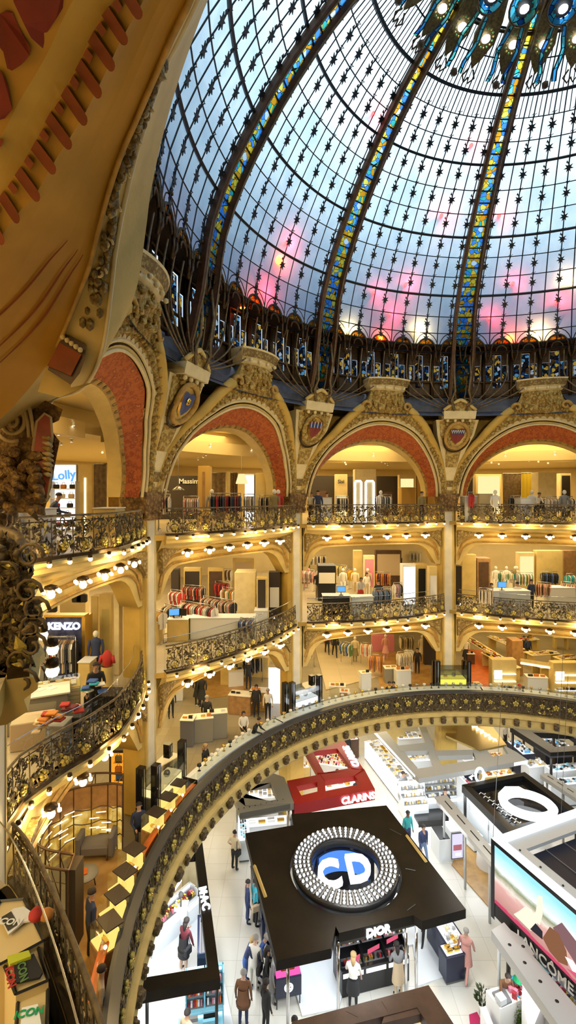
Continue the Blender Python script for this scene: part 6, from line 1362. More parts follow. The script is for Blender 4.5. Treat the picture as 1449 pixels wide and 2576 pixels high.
for x0, x1, yt, Z, dep, m_, lb, inn in ((590, 643, 1440, 24.5, 1.2, 'cream_pale', 'cream fitting cubicle with a dark roof behind the second-floor racks', None), (645, 672, 1452, 24, .6, 'cream', 'olive doorway leaf right of the fitting cubicle', (.35, .0, .95, 'shop_dark')), (676, 705, 1440, 25, .6, 'shop_dark', 'dark shoe shelf at the right end of the left second-floor bay', (.4, .3, .7, 'cl_white')),
    (462, 505, 1428, 29, .4, 'cream', 'mirror wall panel behind the red rack', (.42, .05, .9, 'shop_dark')), (523, 562, 1428, 29, .4, 'cream', 'second mirror panel with a cyan light at its edge', (.42, .05, .9, 'dark_wood')), (430, 450, 1432, 28, .4, 'shop_dark', 'dark display frame left of the mirror panels', None), (585, 640, 1405, 31, .4, 'cream', 'cream louvred wall high behind the fitting cubicle', (.4, .1, .9, 'cl_beige'))):
    block(x0, x1, yt, Z, F2, dep, m_, 'shop_partition', lb, 'partition wall', inner=inn)
for x0, x1, yt, Z, m_, lb in ((420, 472, 1560, 21.7, 'cream', 'white cash desk with two computer screens near the thick left column'), (478, 640, 1556, 22.0, 'white', 'long white counter running behind the second-floor railing'), (640, 672, 1538, 23.4, 'white', 'white counter end piled with folded shirts'), (384, 398, 1566, 21.2, 'cream', 'small cream cupboard against the thick left column')):
    block(x0, x1, yt, Z, F2, .8, m_, 'shop_counter', lb, 'counter', top='white')
def monitor(p, rz, label, col='screen_blue', z=None): rt = root('monitor', p, label, 'computer screen', None, rz); mb = MB(); mb.bx((0, 0, 0), (.22, .18, .02), 'black'); mb.bx((0, .03, .02), (.04, .03, .2), 'black'); mb.box(-.24, .24, 0, .03, .15, .47, 'black'); mb.build('stand_and_case', rt); mb = MB(); mb.box(-.22, .22, -.012, 0, .17, .45, col); mb.build('screen', rt); return rt
monitor(ad(438, 1557, 21.9), .3, 'left blue computer screen on the white cash desk'); monitor(ad(456, 1557, 22.0), -.2, 'right computer screen on the white cash desk', 'black')
# central bay, second floor
R2((845, 1420), (872, 1422), ['yellow', 'cream', 'olive'], 8, 'rack of pale yellow clothes in the central bay'); R2((878, 1430), (900, 1434), ['orange', 'yellow', 'yellow'], 7, 'rack of bright yellow clothes in the central bay'); R2((942, 1438), (982, 1440), ['brown', 'orange', 'orange', 'black', 'red'], 13, 'rack of orange and brown clothes in the central bay')
R2((942, 1480), (982, 1478), ['denim', 'black', 'grey', 'denim'], 12, 'front rack of grey and denim clothes by the railing'); R2((990, 1466), (1034, 1464), ['white', 'pink', 'lilac', 'grey', 'black'], 12, 'rack of white and mauve coats near the white partition'); R2((764, 1432), (790, 1434), ['pink', 'white', 'pink', 'grey'], 9, 'rack of pale pink clothes beside the middle column')
R2((765, 1397), (820, 1397), WV, 14, 'far back rack of mixed clothes above the dark display table'); R2((1030, 1388), (1060, 1389), ['white', 'grey'], 7, 'far back rack near the white partition')
for x0, x1, yt, Z, dep, m_, lb, inn in ((1014, 1046, 1421, 28, .8, 'white', 'white partition with a line drawing in the central second-floor bay', (.45, .1, .95, 'lit_white')), (1047, 1076, 1420, 28.6, .8, 'cream', 'cream partition with a dark doorway beside the white one', (.3, .0, .9, 'black')), (915, 943, 1397, 32, .3, 'cream_pale', 'tall poster panel of a woman in a white dress', (.4, .2, .9, 'pink')), (1080, 1100, 1425, 27, .5, 'cream', 'cream shelf end with white shirts next to the right central column', (.4, .2, .8, 'cl_white')),
    (800, 845, 1423, 30, 1.2, 'black', 'black display table piled with white hats', (.45, .5, .8, 'cl_white')), (890, 912, 1385, 33, .5, 'cream', 'cream pillar at the back of the central second-floor bay', None), (700, 780, 1380, 36, .4, 'shop_dark', 'dark back wall full of small goods behind the middle column', None), (945, 1010, 1385, 35, .5, 'dark_wood', 'dark wall shelf of white and brown goods at the back of the central bay', (.44, .3, .9, 'cl_beige'))):
    block(x0, x1, yt, Z, F2, dep, m_, 'shop_partition', lb, 'partition wall', inner=inn)
for x, y, t, b_, lb, sk in ((799, 1506, 'black', 'beige', 'mannequin in a black top and pale tights behind the railing', False), (770, 1480, 'pink', 'pink', 'mannequin in a pink dress beside the middle column', True), (893, 1462, 'cream', 'beige', 'mannequin in a cream blouse among the yellow clothes', False), (925, 1465, 'beige', 'white', 'mannequin in a beige jacket below the poster', False), (863, 1395, 'white', 'white', 'white mannequin on the back wall of the central bay', False)):
    p = at(x, y, F2) if y > 1470 else ad(x, 1247+(16.5-F2)*1224/27.5*.0+0, 1) if False else at(x, max(y, 1497), F2); mann((p.x, p.y), F2, 0, t, b_, lb, skirt=sk)
for x0, x1, yt, Z, m_, lb in ((812, 880, 1500, 25.7, 'black', 'dark cash desk with a blue screen behind the central railing'), (884, 940, 1503, 26.2, 'white', 'white counter where a woman in a striped top stands')): block(x0, x1, yt, Z, F2, .7, m_, 'shop_counter', lb, 'counter', top='white')
monitor(ad(858, 1497, 25.8), 0, 'bright blue computer screen behind the central railing')
# right bay, second floor
R2((1243, 1435), (1292, 1435), ['white', 'cream', 'teal', 'green', 'cream'], 13, 'rack of cream and green clothes in the right bay'); R2((1362, 1437), (1402, 1438), ['black', 'black', 'navy', 'blue'], 11, 'rack of black and bright blue clothes in the right bay'); R2((1350, 1463), (1386, 1466), ['brown', 'pink', 'pink', 'beige'], 10, 'rack of brown and salmon coats by the railing')
R2((1412, 1462), (1450, 1466), ['beige', 'pink', 'grey', 'beige'], 10, 'rack of beige coats at the right edge'); R2((1425, 1443), (1460, 1443), ['teal', 'white', 'turquoise'], 9, 'rack of pale turquoise clothes at the right edge')
for x0, x1, yt, Z, dep, m_, lb, inn in ((1200, 1234, 1404, 31, .8, 'wood', 'wooden alcove with a hanging tan coat', (.36, .1, .9, 'dark_wood')), (1143, 1162, 1424, 29, .6, 'shop_dark', 'dark doorway beside the right central column on the second floor', None), (1163, 1198, 1395, 31, .5, 'cream', 'cream wall left of the wooden alcove', None), (1305, 1345, 1390, 33, .5, 'shop_wall', 'bright wall niche with hanging scarves at the right', (.42, .2, .9, 'lit_warm')), (1350, 1416, 1385, 33, .5, 'cream', 'plain cream clad wall at the right of the second floor', None), (1418, 1450, 1385, 33.5, .5, 'wood', 'brown timber panel at the right edge of the second floor', None)):
    block(x0, x1, yt, Z, F2, dep, m_, 'shop_partition', lb, 'partition wall', inner=inn)
for x, y, t, b_, lb in ((1184, 1498, 'white', 'olive', 'mannequin in a white blouse and olive trousers beside the right central column'), (1247, 1470, 'white', 'white', 'first of the pale mannequins on the back platform'), (1274, 1470, 'white', 'white', 'second pale mannequin, middle of the back platform'), (1296, 1475, 'olive', 'grey', 'mannequin in an olive jacket beside the pale ones'), (1300, 1480, 'cream', 'cream', 'mannequin in a long cream coat behind the cash desk')):
    p = at(x, max(y, 1490), F2); mann((p.x, p.y), F2, 0, t, b_, lb)
block(1240, 1335, 1488, 26.5, F2, .8, 'white', 'shop_counter', 'long white table of folded clothes behind the right railing', 'counter', top='white'); block(1385, 1449, 1480, 28, F2, .8, 'white', 'shop_counter', 'white display table between the coats at the right', 'counter', top='white'); monitor(ad(1263, 1485, 26.7), 0, 'bright blue computer screen on the long white table at right')
# left bay, second floor: lettered display wall
p0, p1 = at(116, 1700, F2), at(207, 1690, F2); Zk = 17.3
a, b = ad(116, 1552, Zk), ad(207, 1552, Zk); w_ = b.x-a.x; h = a.z-F2; rt = root('display_wall', ((a.x+b.x)/2, Zk, F2), 'navy marble display wall in a gold frame with white illuminated lettering', 'display wall')
mb = MB(); mb.box(-w_/2, w_/2, 0, .3, 0, h, 'marble_navy'); mb.build('panel', rt); mb = MB(); mb.box(-w_/2-.06, w_/2+.1, -.05, .35, h, h+.07, 'gold'); mb.box(w_/2, w_/2+.12, -.05, .6, 0, h, 'gold'); mb.box(-w_/2-.08, -w_/2, -.05, .3, h*.55, h, 'gold'); mb.build('gold_frame', rt)
lay('KENZO', .34, 'ring_white', Vector(rt.location)+Vector((0, -.03, h-.33)), (1, 0, 0), (0, 0, 1), .02, rt, .012)
q0, q1 = ad(118, 1602, Zk-.4), ad(190, 1602, Zk-.4); rack((q0.x, q0.y), (q1.x, q1.y), F2, q0.z-F2, ['navy', 'black', 'grey', 'white', 'black', 'red', 'white', 'red', 'white', 'black', 'grey', 'navy', 'beige', 'grey', 'black'], 20, 'rack in front of the navy lettered wall', 1.5)
q0, q1 = ad(84, 1668, Zk-2.6), ad(108, 1655, Zk-1.6); rack((q0.x, q0.y), (q1.x, q1.y), F2, q0.z-F2, ['grey', 'black', 'grey', 'black'], 7, 'small rack of grey coats left of the navy wall', 1.4)
block(196, 226, 1668, 16.4, F2, .6, 'cream', 'plinth', 'cream plinth with a white top right of the hanging clothes', 'plinth', top='white')
p = at(241, 1712, F2); mann((p.x, p.y), F2, .3, 'navy', 'navy', 'mannequin in a navy baseball jacket with a white number')
for x0, x1, yt, Z, dep, m_, lb, inn in ((228, 246, 1500, 18.8, .5, 'cream', 'glass door leaf right of the gold frame', None), (250, 282, 1495, 18.4, .4, 'cream', 'cream cabinet with an oval mirror beside the gold frame', (.3, .1, .8, 'clear')), (150, 215, 1478, 22, .4, 'shop_wall', 'cream wall with black handbags above the navy display wall', None), (286, 300, 1468, 17.6, .4, 'cream_pale', 'white door jamb next to the thick left column', None)):
    block(x0, x1, yt, Z, F2, dep, m_, 'shop_partition', lb, 'partition wall', inner=inn)
for k, x in enumerate((195, 206, 130)): q = ad(x, 1515+(k == 2)*25, 21); mb = MB(); mb.bx((0, 0, 0), (.45, .2, .35), 'cl_black', b=.05); mb.tube([(-.12, 0, .33), (0, 0, .55), (.12, 0, .33)], .015, 'cl_brown', 4); solo(mb, 'handbag', ('left black handbag high above the navy wall', 'right black handbag high above the navy wall', 'brown handbag hanging at the left above the gold frame')[k], 'handbag', loc=q)
# drawers, desk and glass cases behind the left railing
p = at(118, 1812, F2); rt = root('drawer_cabinet', (p.x, p.y+.35, F2), 'pale wooden drawer cabinet with a glass top full of accessories', 'cabinet', None, R(25)); mb = MB(); mb.bx((0, 0, 0), (1.5, .8, .9), 'cream', b=.02); mb.build('body', rt)
for k in range(7): mb = MB(); mb.box(-.72, .72, -.42, -.4, .06+.115*k, .16+.115*k, 'cream_pale'); o = mb.build('drawer', rt); mb = MB(); mb.ball((0, -.43, .11+.115*k), .018, 'black', 5); mb.build('knob', o)
mb = MB(); mb.box(-.75, .75, -.4, .4, .9, 1.0, 'clear'); mb.build('glass_top', rt); mb = MB(); products(mb, Matrix.Identity(4), 1.3, .7, .905, ['cl_beige', 'cl_white', 'black', 'gold'], 7, random.Random(4), .05); tag(mb.build('accessories', rt), kind='stuff')
p = at(40, 1865, F2); rt = root('cash_desk', (p.x-.2, p.y+.7, F2), 'grey cash desk with papers and a tilted green-grey screen at the left edge', 'desk', None, R(25)); mb = MB(); mb.bx((0, 0, 0), (2.3, .8, .95), 'taupe', b=.02); mb.build('body', rt); mb = MB(); mb.bx((0, 0, .95), (2.4, .9, .04), 'cl_white'); mb.build('worktop', rt); mb = MB()
for k in range(6): mb.bx((-.8+.3*k, random.uniform(-.2, .2), .99), (.22, .3, .01), 'white', random.uniform(0, 1))
mb.build('papers', rt); monitor(Vector(rt.location)+Vector((.1, .1, 1.0)), .6, 'tilted green-grey screen on the grey cash desk', 'cl_green')
p = at(75, 1870, F2); rt = root('glass_case', (p.x+.1, p.y, F2), 'open glass-sided case with folded scarves behind the left railing', 'display case', None, R(20)); mb = MB(); mb.bx((0, 0, 0), (1.0, .7, .7), 'cl_beige', b=.02); mb.build('body', rt); mb = MB()
for s_ in (-1, 1): mb.box(s_*.5-.01, s_*.5+.01, -.35, .35, .7, .9, 'clear'); mb.box(-.5, .5, s_*.35-.01, s_*.35+.01, .7, .9, 'clear')
mb.build('glass_sides', rt)
def heap(p, cols, label, grp, n=5, w_=.3):
    for k in range(n): mb = MB(); mb.bx((0, 0, 0), (w_*random.uniform(.7, 1), w_*.8, .05), 'cl_'+cols[k % len(cols)], random.uniform(-.5, .5), .02); solo(mb, 'folded_garment', f'{cols[k % len(cols)]} folded garment {label}', 'folded clothes', f'{cols[k % len(cols)]} clothes {grp}', loc=Vector(p)+Vector((random.uniform(-.25, .25), random.uniform(-.15, .15), .052*k)))
heap(at(78, 1838, F2+.72), ['beige', 'cream'], 'in the glass-sided case', 'in the case', 4); q = at(135, 1832, F2+.7); block(112, 160, 1828, q.y, F2, .6, 'grey', 'display_table', 'low grey table of orange scarves behind the left railing', 'table'); heap(at(130, 1822, F2+.9), ['orange', 'red', 'orange'], 'on the low grey table', 'on the low grey table', 6)
block(160, 205, 1806, at(180, 1800, F2+.8).y, F2, .6, 'black', 'display_table', 'low black table of pink clothes behind the left railing', 'table'); heap(at(182, 1795, F2+.93), ['pink', 'burgundy', 'red'], 'on the low black table', 'on the low black table', 6); block(210, 290, 1752, at(250, 1750, F2+.75).y, F2, .7, 'black', 'display_table', 'dark table of blue and white goods at the curve of the left railing', 'table'); heap(at(235, 1745, F2+.95), ['blue', 'white', 'turquoise'], 'on the dark table at the railing curve', 'on the dark table', 7)
p = at(270, 1735, F2); mb = MB(); mb.lathe([(.15, .8), (.17, .95), (.2, 1.12), (.12, 1.25), (.06, 1.3), (.02, 1.34)], 'cl_red', 10, p, sy=.6); mb.tube([p+Vector((-.18, 0, 1.15)), p+Vector((-.24, -.05, .9))], .06, 'cl_red', 6); mb.tube([p+Vector((.18, 0, 1.15)), p+Vector((.24, -.05, .9))], .06, 'cl_red', 6); mb.lathe([(.2, 0), (.2, .8)], 'cream', 10, p); solo(mb, 'display_bust', 'bright red puffy jacket on a bust near the railing curve', 'mannequin')
# near bay lower left: tables of T-shirts and caps seen from above
zt = F2
def tray(px, z, label, m='cream_pale', base='shop_wall'):
    c_ = cen(px, z); rt = root('display_table', (c_.x, c_.y, zt), label, 'table'); mb = MB(); slab(mb, px, z, z-zt, base); mb.build('body', rt, off=(c_.x, c_.y, zt)); mb = MB(); q = ccw([XY(x, y, z) for x, y in px]); pp = [Vector((x, y, z+.02)) for x, y in q]
    for a_, b_ in zip(pp, pp[1:]+pp[:1]): mb.tube([a_, b_], .02, 'black', 4)
    mb.build('edge_frame', rt, off=(c_.x, c_.y, zt)); return c_
tray([(0, 2270), (60, 2265), (110, 2370), (0, 2430), (-60, 2400)], 10.75, 'stepped cream display table with a white T-shirt, lower left'); tray([(10, 2430), (95, 2385), (122, 2470), (40, 2505)], 10.7, 'cream display table with a black printed T-shirt, lower left'); tray([(45, 2520), (120, 2490), (118, 2600), (40, 2600)], 10.6, 'white table with a green printed bag at the bottom left')
def tee(px, z, m, label, words, wcol, size, u0, u1):
    P_ = [at(x, y, z) for x, y in px]; c_ = sum(P_, Vector())/len(P_); rt = root('t_shirt', c_, label, 't-shirt'); mb = MB(); n = len(P_); mb.add([p for p in P_]+[p-Vector((0, 0, .025)) for p in P_], [tuple(range(n)), tuple(range(2*n-1, n-1, -1))]+[(i, (i+1) % n, n+(i+1) % n, n+i) for i in range(n)], m); mb.build('cloth', rt, off=c_)
    A, B = at(*u0, z+.01), at(*u1, z+.01); d = (B-A).normalized()
    if m == 'white': mb = MB(); pp = [at(x, y, z+.006) for x, y in ((2, 2308), (28, 2292), (46, 2325), (20, 2342))]; mb.add(pp, [(0, 1, 2, 3)], 'black'); mb.build('print', rt, off=c_)
    for k, w_ in enumerate(words): lay(w_, size, wcol[k % len(wcol)], A.lerp(B, .5)+Vector((-d.y, d.x, 0))*-(k*size*1.05), d, Vector((-d.y, d.x, 0)), .002, rt, .004)
tee([(2, 2308), (35, 2285), (60, 2280), (85, 2298), (75, 2315), (60, 2318), (22, 2350)], 10.82, 'white', 'white T-shirt with a black box print lying on the stepped table', ['ICON'], ['white'], .13, (10, 2318), (38, 2320))
tee([(35, 2425), (85, 2398), (108, 2445), (100, 2458), (38, 2472)], 10.78, 'cl_black', 'black T-shirt with coloured letters on the lower table', ['ICON', 'ICON'], ['cl_green', 'cl_red'], .12, (52, 2420), (60, 2465))
tee([(55, 2535), (95, 2525), (108, 2600), (50, 2600)], 10.68, 'cool_white', 'white shopping bag with green letters at the bottom left', ['ICON'], ['cl_greenbright'], .12, (62, 2550), (85, 2545))
mat('cl_lime', (.5, .55, .03), .6); mb = MB(); slab(mb, [(18, 2405), (72, 2390), (78, 2405), (25, 2425)], 10.8, .05, 'cl_lime'); solo(mb, 'folded_garment', 'lime yellow folded garment between the two T-shirt tables', 'folded clothes')
mb = MB(); p = at(92, 2300, 11.05); mb.ball(p, .1, 'cl_red', 10, .8); mb.ball(p+Vector((.12, .02, -.02)), .09, 'cl_orange', 10, .8); solo(mb, 'cap', 'red and orange cap on top of a stand at the near left railing', 'cap')
# bronze leaf cascade on the near balcony
near = [o for o in C.objects if o.get('label', '').startswith('upper wrought-iron') and 'near bay' in o['label']][0]; mb = MB(); rnd = random.Random(3)
edge = [(1340, 10), (1380, 45), (1420, 55), (1480, 88), (1540, 98), (1600, 80), (1660, 75), (1720, 45), (1790, 10)]
for k in range(420):
    y = rnd.uniform(1350, 1790); xm = interp(y, edge); x = rnd.uniform(-60, xm); Z = 4.2-.0*x; p = ad(x, y, rnd.uniform(3.95, 4.35)); t = rnd.uniform(0, 2*pi); L = rnd.uniform(.05, .11)
    u = Vector((cos(t), rnd.uniform(-.4, .4), sin(t)))*L; v = Vector((-sin(t), rnd.uniform(-.4, .1), cos(t)))*L*.5
    mb.add([p-u, p-v+Vector((0, -.02, 0)), p+u, p+v, p+Vector((0, -.035, 0))], [(0, 1, 4), (1, 2, 4), (2, 3, 4), (3, 0, 4)], 'bronze_leaf' if k % 7 else 'rail_gold')
for k in range(9): y = 1400+45*k; p = ad(rnd.uniform(10, 90), y, 3.95); mb.tube([p+Vector((cos(t)*(.12-.012*t), 0, sin(t)*(.12-.012*t))) for t in [i*.6 for i in range(14)]], .016, 'bronze_rail', 5)
mb.build('leaf_cascade', near, off=near.location)
mb = MB(); pts = [ad(x, y, Z) for x, y, Z in ((-80, 1500, 3.6), (-20, 1420, 3.9), (30, 1388, 4.2), (52, 1365, 4.5), (48, 1350, 4.8), (20, 1338, 5.1), (-20, 1332, 5.4))]; mb.tube(pts, .045, 'bronze_rail', 8); mb.build('curved_handrail', near, off=near.location)
# ---------------- first floor
def base_case(k, lit, label):
    a = PH0+36*k; p = pol(a, RC+.05, F1); rt = root('mirror_case', p, label, 'display case', None, R(a-90))
    for sx in (-1, 1):
        for j in range(2): mb = MB(); x = sx*(.85+.0*j); mb.box(x-.12, x+.12, -1.35+.6*j, -1.1+.6*j, 0, 2.35-.2*j, 'black_gloss'); mb.box(x-.03, x+.03, -1.37+.6*j, -1.35+.6*j, 0, 2.3-.2*j, 'steel'); mb.build('mirror_fin', rt)
    mb = MB(); mb.bx((0, -1.0, 0), (1.5, .7, 1.05), 'midgrey'); mb.build('plinth', rt); mb = MB(); mb.bx((0, -1.0, 1.05), (1.4, .6, .3), lit); mb.build('lit_case', rt); mb = MB(); mb.bx((0, -1.0, 1.35), (1.5, .7, .55), 'smoke'); mb.build('glass_hood', rt)
    mb = MB(); mb.ball((.1, -1.05, 1.5), .13, 'steel', 8); mb.bx((-.35, -1.0, 1.36), (.2, .1, .12), 'gold'); mb.build('exhibit', rt)
emit('lit_yellow', (1, .85, .1), 1.1)
base_case(0, 'lit_yellow', 'mirrored display case with yellow light at the foot of the right central column'); base_case(1, 'lit_white', 'mirrored display case with white light at the foot of the middle column'); base_case(2, 'lit_warm', 'tall dark mirrored display case at the foot of the thick left column')
# white ledge inside the ring railing
for a0, a1, m_, lb in ((84, 134, 'cool_white', 'long white ledge counter behind the ring railing at the far side'), (134.3, 158, 'cool_white', 'white ledge counter of glass trays where the ring railing turns'), (158.3, 196, 'orange', 'orange leather ledge counter behind the ring railing at left'), (62, 83.7, 'cool_white', 'white ledge counter behind the ring railing at the right edge')):
    m0 = pol((a0+a1)/2, 13.7, F1); rt = root('ledge_counter', m0, lb, 'counter'); mb = MB(); ring(mb, 13.42, 13.95 if m_ != 'orange' else 13.62, F1, F1+(.98 if m_ != 'orange' else .86), m_, n=20, a0=a0, a1=a1); mb.build('body', rt, off=m0); mb = MB(); ring(mb, 13.44, 13.47, F1+.98, F1+1.3, 'clear', n=20, a0=a0, a1=a1); mb.build('glass_screen', rt, off=m0)
    if m_ != 'orange':
        for k in range(int((a1-a0)/1.7)):
            q = pol(a0+1+1.7*k, 13.7, F1+.98); mb = MB(); c_ = random.choice(['steel', 'black', 'gold', 'cl_white']); mb.lathe([(.001, 0), (.07, 0), (.02, .03), (.02, .14), (.09, .18), (.08, .26), (.001, .27)], c_, 8); solo(mb, 'table_mirror', f'small round {c_.replace("cl_", "")} stand on the '+lb.replace('behind the ring railing ', '').replace('counter ', ''), 'table mirror', f'{c_} stands on {lb}', loc=q)
emit('lit_gold', (1, .66, .16), 1.3)  # glow for the blocks added to make the showcases look lit inside
# square showcase pedestals along the ring
for k, (x, y) in enumerate(((444, 1972), (417, 2007), (387, 2046), (331, 2140), (307, 2196), (286, 2256), (267, 2322))):
    p = at(x, y, 6.25); rt = root('showcase', (p.x, p.y, F1), 'dark-lidded square showcase, '+['farthest', 'second farthest', 'third from the far end', 'middle one', 'third nearest', 'second nearest', 'nearest'][k]+' in the row beside the ring railing', 'display case', 'square showcases along the ring railing', R(-20-4*k))
    mb = MB(); mb.bx((0, 0, 0), (.62, .55, .8), 'wood', b=.02); mb.build('pedestal', rt); mb = MB(); mb.bx((0, 0, .8), (.56, .5, .03), 'lit_gold'); mb.bx((0, .12, .83), (.46, .2, .3), 'lit_gold'); mb.bx((.0, 0, .83), (.2, .14, .06), 'gold'); mb.bx((-.15, .1, .83), (.06, .06, .1), 'gold'); mb.build('lit_tray', rt); mb = MB(); mb.bx((0, 0, .83), (.58, .52, .4), 'clear'); mb.build('glass_box', rt); mb = MB(); mb.bx((0, .1, 1.23), (.54, .44, .03), 'shop_dark'); mb.build('lid', rt)
    mb = MB(); mb.tube([(.38, -.2, 0), (.38, -.2, 1.0)], .015, 'gold', 5); mb.ball((.38, -.2, 1.05), .045, 'bulb', 8); mb.build('lamp_post', rt)
# amber screen kiosk
def rimpts(px, z): return [at(x, y, z) for x, y in px]
inner = finer(rimpts([(308, 1974), (271, 1971), (185, 1984), (123, 2020), (85, 2070)], 7.15), 4); front = finer(rimpts([(85, 2070), (86, 2112), (114, 2136), (186, 2150)], 7.15), 4); outer = finer(rimpts([(310, 1948), (240, 1945), (150, 1968), (70, 2030), (30, 2080), (28, 2115), (69, 2164), (114, 2181), (172, 2190)], 7.15), 3)
kb = Vector((-6.1, 14.6, F1)); rt = root('boutique_kiosk', kb, 'round boutique kiosk walled by glowing amber glass panels in dark frames', 'kiosk')
def amber():
    m, nt, out_ = nodes('amber_panel'); g = tex(nt, 'wave', 1.3, coords='Object', dist=0) if False else tex(nt, 'noise', 2.2, 3, 'Object', .5); c = ramp(nt, g.outputs[0], [(.35, (.22, .10, .02)), (.5, (.62, .38, .05)), (.68, (1, .78, .25))]); e = nt.nodes.new('ShaderNodeEmission'); e.inputs[1].default_value = 1.2; link(nt, c, e.inputs[0])
    b = nt.nodes.new('ShaderNodeBsdfPrincipled'); b.inputs['Roughness'].default_value = .2; b.inputs['Base Color'].default_value = (.4, .2, .05, 1); x = nt.nodes.new('ShaderNodeMixShader'); x.inputs[0].default_value = .55; link(nt, b.outputs[0], x.inputs[1]); link(nt, e.outputs[0], x.inputs[2]); link(nt, x.outputs[0], out_.inputs[0]); m.cycles.emission_sampling = 'NONE'; MT['amber_panel'] = m
amber()
mb = MB(); D = lambda L, dz: [p+Vector((0, 0, dz)) for p in L]; mb.strip(D(inner, -.02), D(inner, -.75), 'dark_wood' if False else 'wood'); mb.strip(D(inner, -.75), D(inner, -2.12), 'amber_panel'); mb.build('amber_wall', rt, off=kb)
mb = MB()
for L in (inner, front, outer): mb.tube(L, .035, 'dark_wood', 5)
for dz in (-.75, -1.2, -1.65): mb.tube([p+Vector((0, 0, dz+.06*sin(i*1.7))) for i, p in enumerate(inner)], .02, 'dark_wood', 4)
for i in range(0, len(inner), 2): mb.tube([inner[i], inner[i]-Vector((0, 0, 2.12))], .022, 'dark_wood', 4)
for i in range(0, len(front), 2): mb.tube([front[i], front[i]-Vector((0, 0, 2.12))], .022, 'dark_wood', 4)
for i in range(0, len(front)-2, 2): mb.tube([front[i]-Vector((0, 0, .1)), front[i+2]-Vector((0, 0, 1.2))], .015, 'dark_wood', 4)
for dz in (-.8, -1.5): mb.tube(D(front, dz), .016, 'dark_wood', 4)
for i in range(0, len(outer), 3): q = min(inner+front, key=lambda p: (p-outer[i]).length); mb.tube([outer[i], q], .018, 'dark_wood', 4); mb.tube([outer[i], outer[i]-Vector((0, 0, 2.1))], .018, 'dark_wood', 4)
mb.build('dark_frame', rt, off=kb)
mb = MB(); mb.strip(D(front, -.05), D(front, -2.1), 'smoke'); mb.build('smoked_glass', rt, off=kb)
mb = MB(); rnd = random.Random(8)
for k in range(22): i = rnd.randint(2, len(inner)-2); z = rnd.uniform(-.5, -1.9); p = inner[i].lerp(kb+Vector((0, 0, 2.15)), .08)+Vector((0, 0, z)); mb = MB(); mb.tube([p, p+(inner[i+1]-inner[i]).normalized()*.3], .018, 'strip_warm', 4); mb.build('glow_strip', rt, off=kb)  # glowing bits put on the amber wall as reflections of lights
mb = MB(); q = at(188, 2170, 7.1); mb.bx((q.x, q.y, F1), (.25, .5, 2.1), 'shop_dark'); mb.build('end_post', rt, off=kb)
for px, e, c_ in (((235, 2100), 40, (1, .62, .2)), ((300, 2250), 30, (1, .7, .35))): p = at(*px, 7.6); light('POINT', p, e, c_, .15)
mb = MB(); slab(mb, [(170, 2140), (320, 2135), (300, 2260), (262, 2420), (250, 2560), (190, 2560), (170, 2300)], F1+.02, .02, 'parquet'); struct(mb, 'floor_parquet_boutique')
p = at(236, 2168, F1); rt = root('armchair', (p.x, p.y+.35, F1), 'grey upholstered armchair with a pale cushion inside the amber kiosk', 'armchair', None, R(5)); mat('chair_grey', (.16, .14, .12), .8); mb = MB(); mb.bx((0, 0, .15), (.75, .7, .28), 'chair_grey', b=.06); mb.build('seat', rt)
mb = MB(); mb.lathe([(.44, .35), (.46, .8), (.40, 1.0), (.34, 1.0), (.34, .4)], 'chair_grey', 16, (0, .0, 0), R(15), R(165)); mb.build('backrest', rt)
for s_ in (-1, 1): mb = MB(); mb.bx((s_*.4, -.05, .15), (.12, .65, .5), 'chair_grey', b=.05); mb.build('armrest', rt)
for sx, sy in ((-.3, -.3), (.3, -.3), (-.3, .3), (.3, .3)): mb = MB(); mb.tube([(sx, sy, 0), (sx, sy, .16)], .025, 'dark_wood', 6); mb.build('leg', rt)
mb = MB(); mb.bx((0, .2, .42), (.4, .12, .45), 'taupe', b=.05); mb.build('cushion', rt); mb = MB(); mb.bx((0, .36, .3), (.8, .16, .8), 'chair_grey', b=.07); mb.build('back_panel', rt); rt.scale = (1.25,)*3
p = at(213, 2196, F1+.5); rt = root('side_table', (p.x, p.y, F1), 'low round dark side table with an orange book in front of the armchair', 'table'); mb = MB(); mb.lathe([(.001, .5), (.38, .5), (.38, .46), (.001, .46)], 'taupe', 20); mb.build('table_top', rt)
for k in range(3): mb = MB(); t = 2*pi*k/3+.5; mb.tube([(.3*cos(t), .3*sin(t), 0), (.22*cos(t), .22*sin(t), .46)], .018, 'dark_wood', 5); mb.build('leg', rt)
mb = MB(); mb.bx((0, 0, 0), (.3, .24, .03), 'orange', R(20)); solo(mb, 'book', 'orange book on the round side table', 'book', loc=Vector((p.x-.08, p.y, F1+.505)))
# orange boutique window
block(274, 356, 1888, 19.2, F1, .5, 'shop_dark', 'boutique_window', 'tall dark boutique window lit orange inside with handbags', 'shop window', inner=(.42, .05, .93, 'lit_orange'))
for k, (x, y, c_) in enumerate(((298, 1915, 'olive'), (322, 1935, 'cream'), (340, 1918, 'grey'), (300, 1960, 'blue'), (322, 1925, 'orange'), (340, 1985, 'red'), (298, 1942, 'orange'), (322, 1975, 'brown'))):
    q = ad(x, y, 19.0); mb = MB(); mb.bx((0, 0, 0), (.26, .12, .22), 'cl_'+c_, b=.03); mb.tube([(-.08, 0, .2), (0, 0, .36), (.08, 0, .2)], .012, 'cl_'+c_, 4); mb.bx((0, 0, -.03), (.34, .2, .02), 'gold'); solo(mb, 'handbag', f'{c_} handbag in the orange boutique window, {["upper left", "upper middle on a shelf", "upper right", "lower left", "top middle", "lower right", "middle left", "lower middle"][k]}', 'handbag', loc=q)
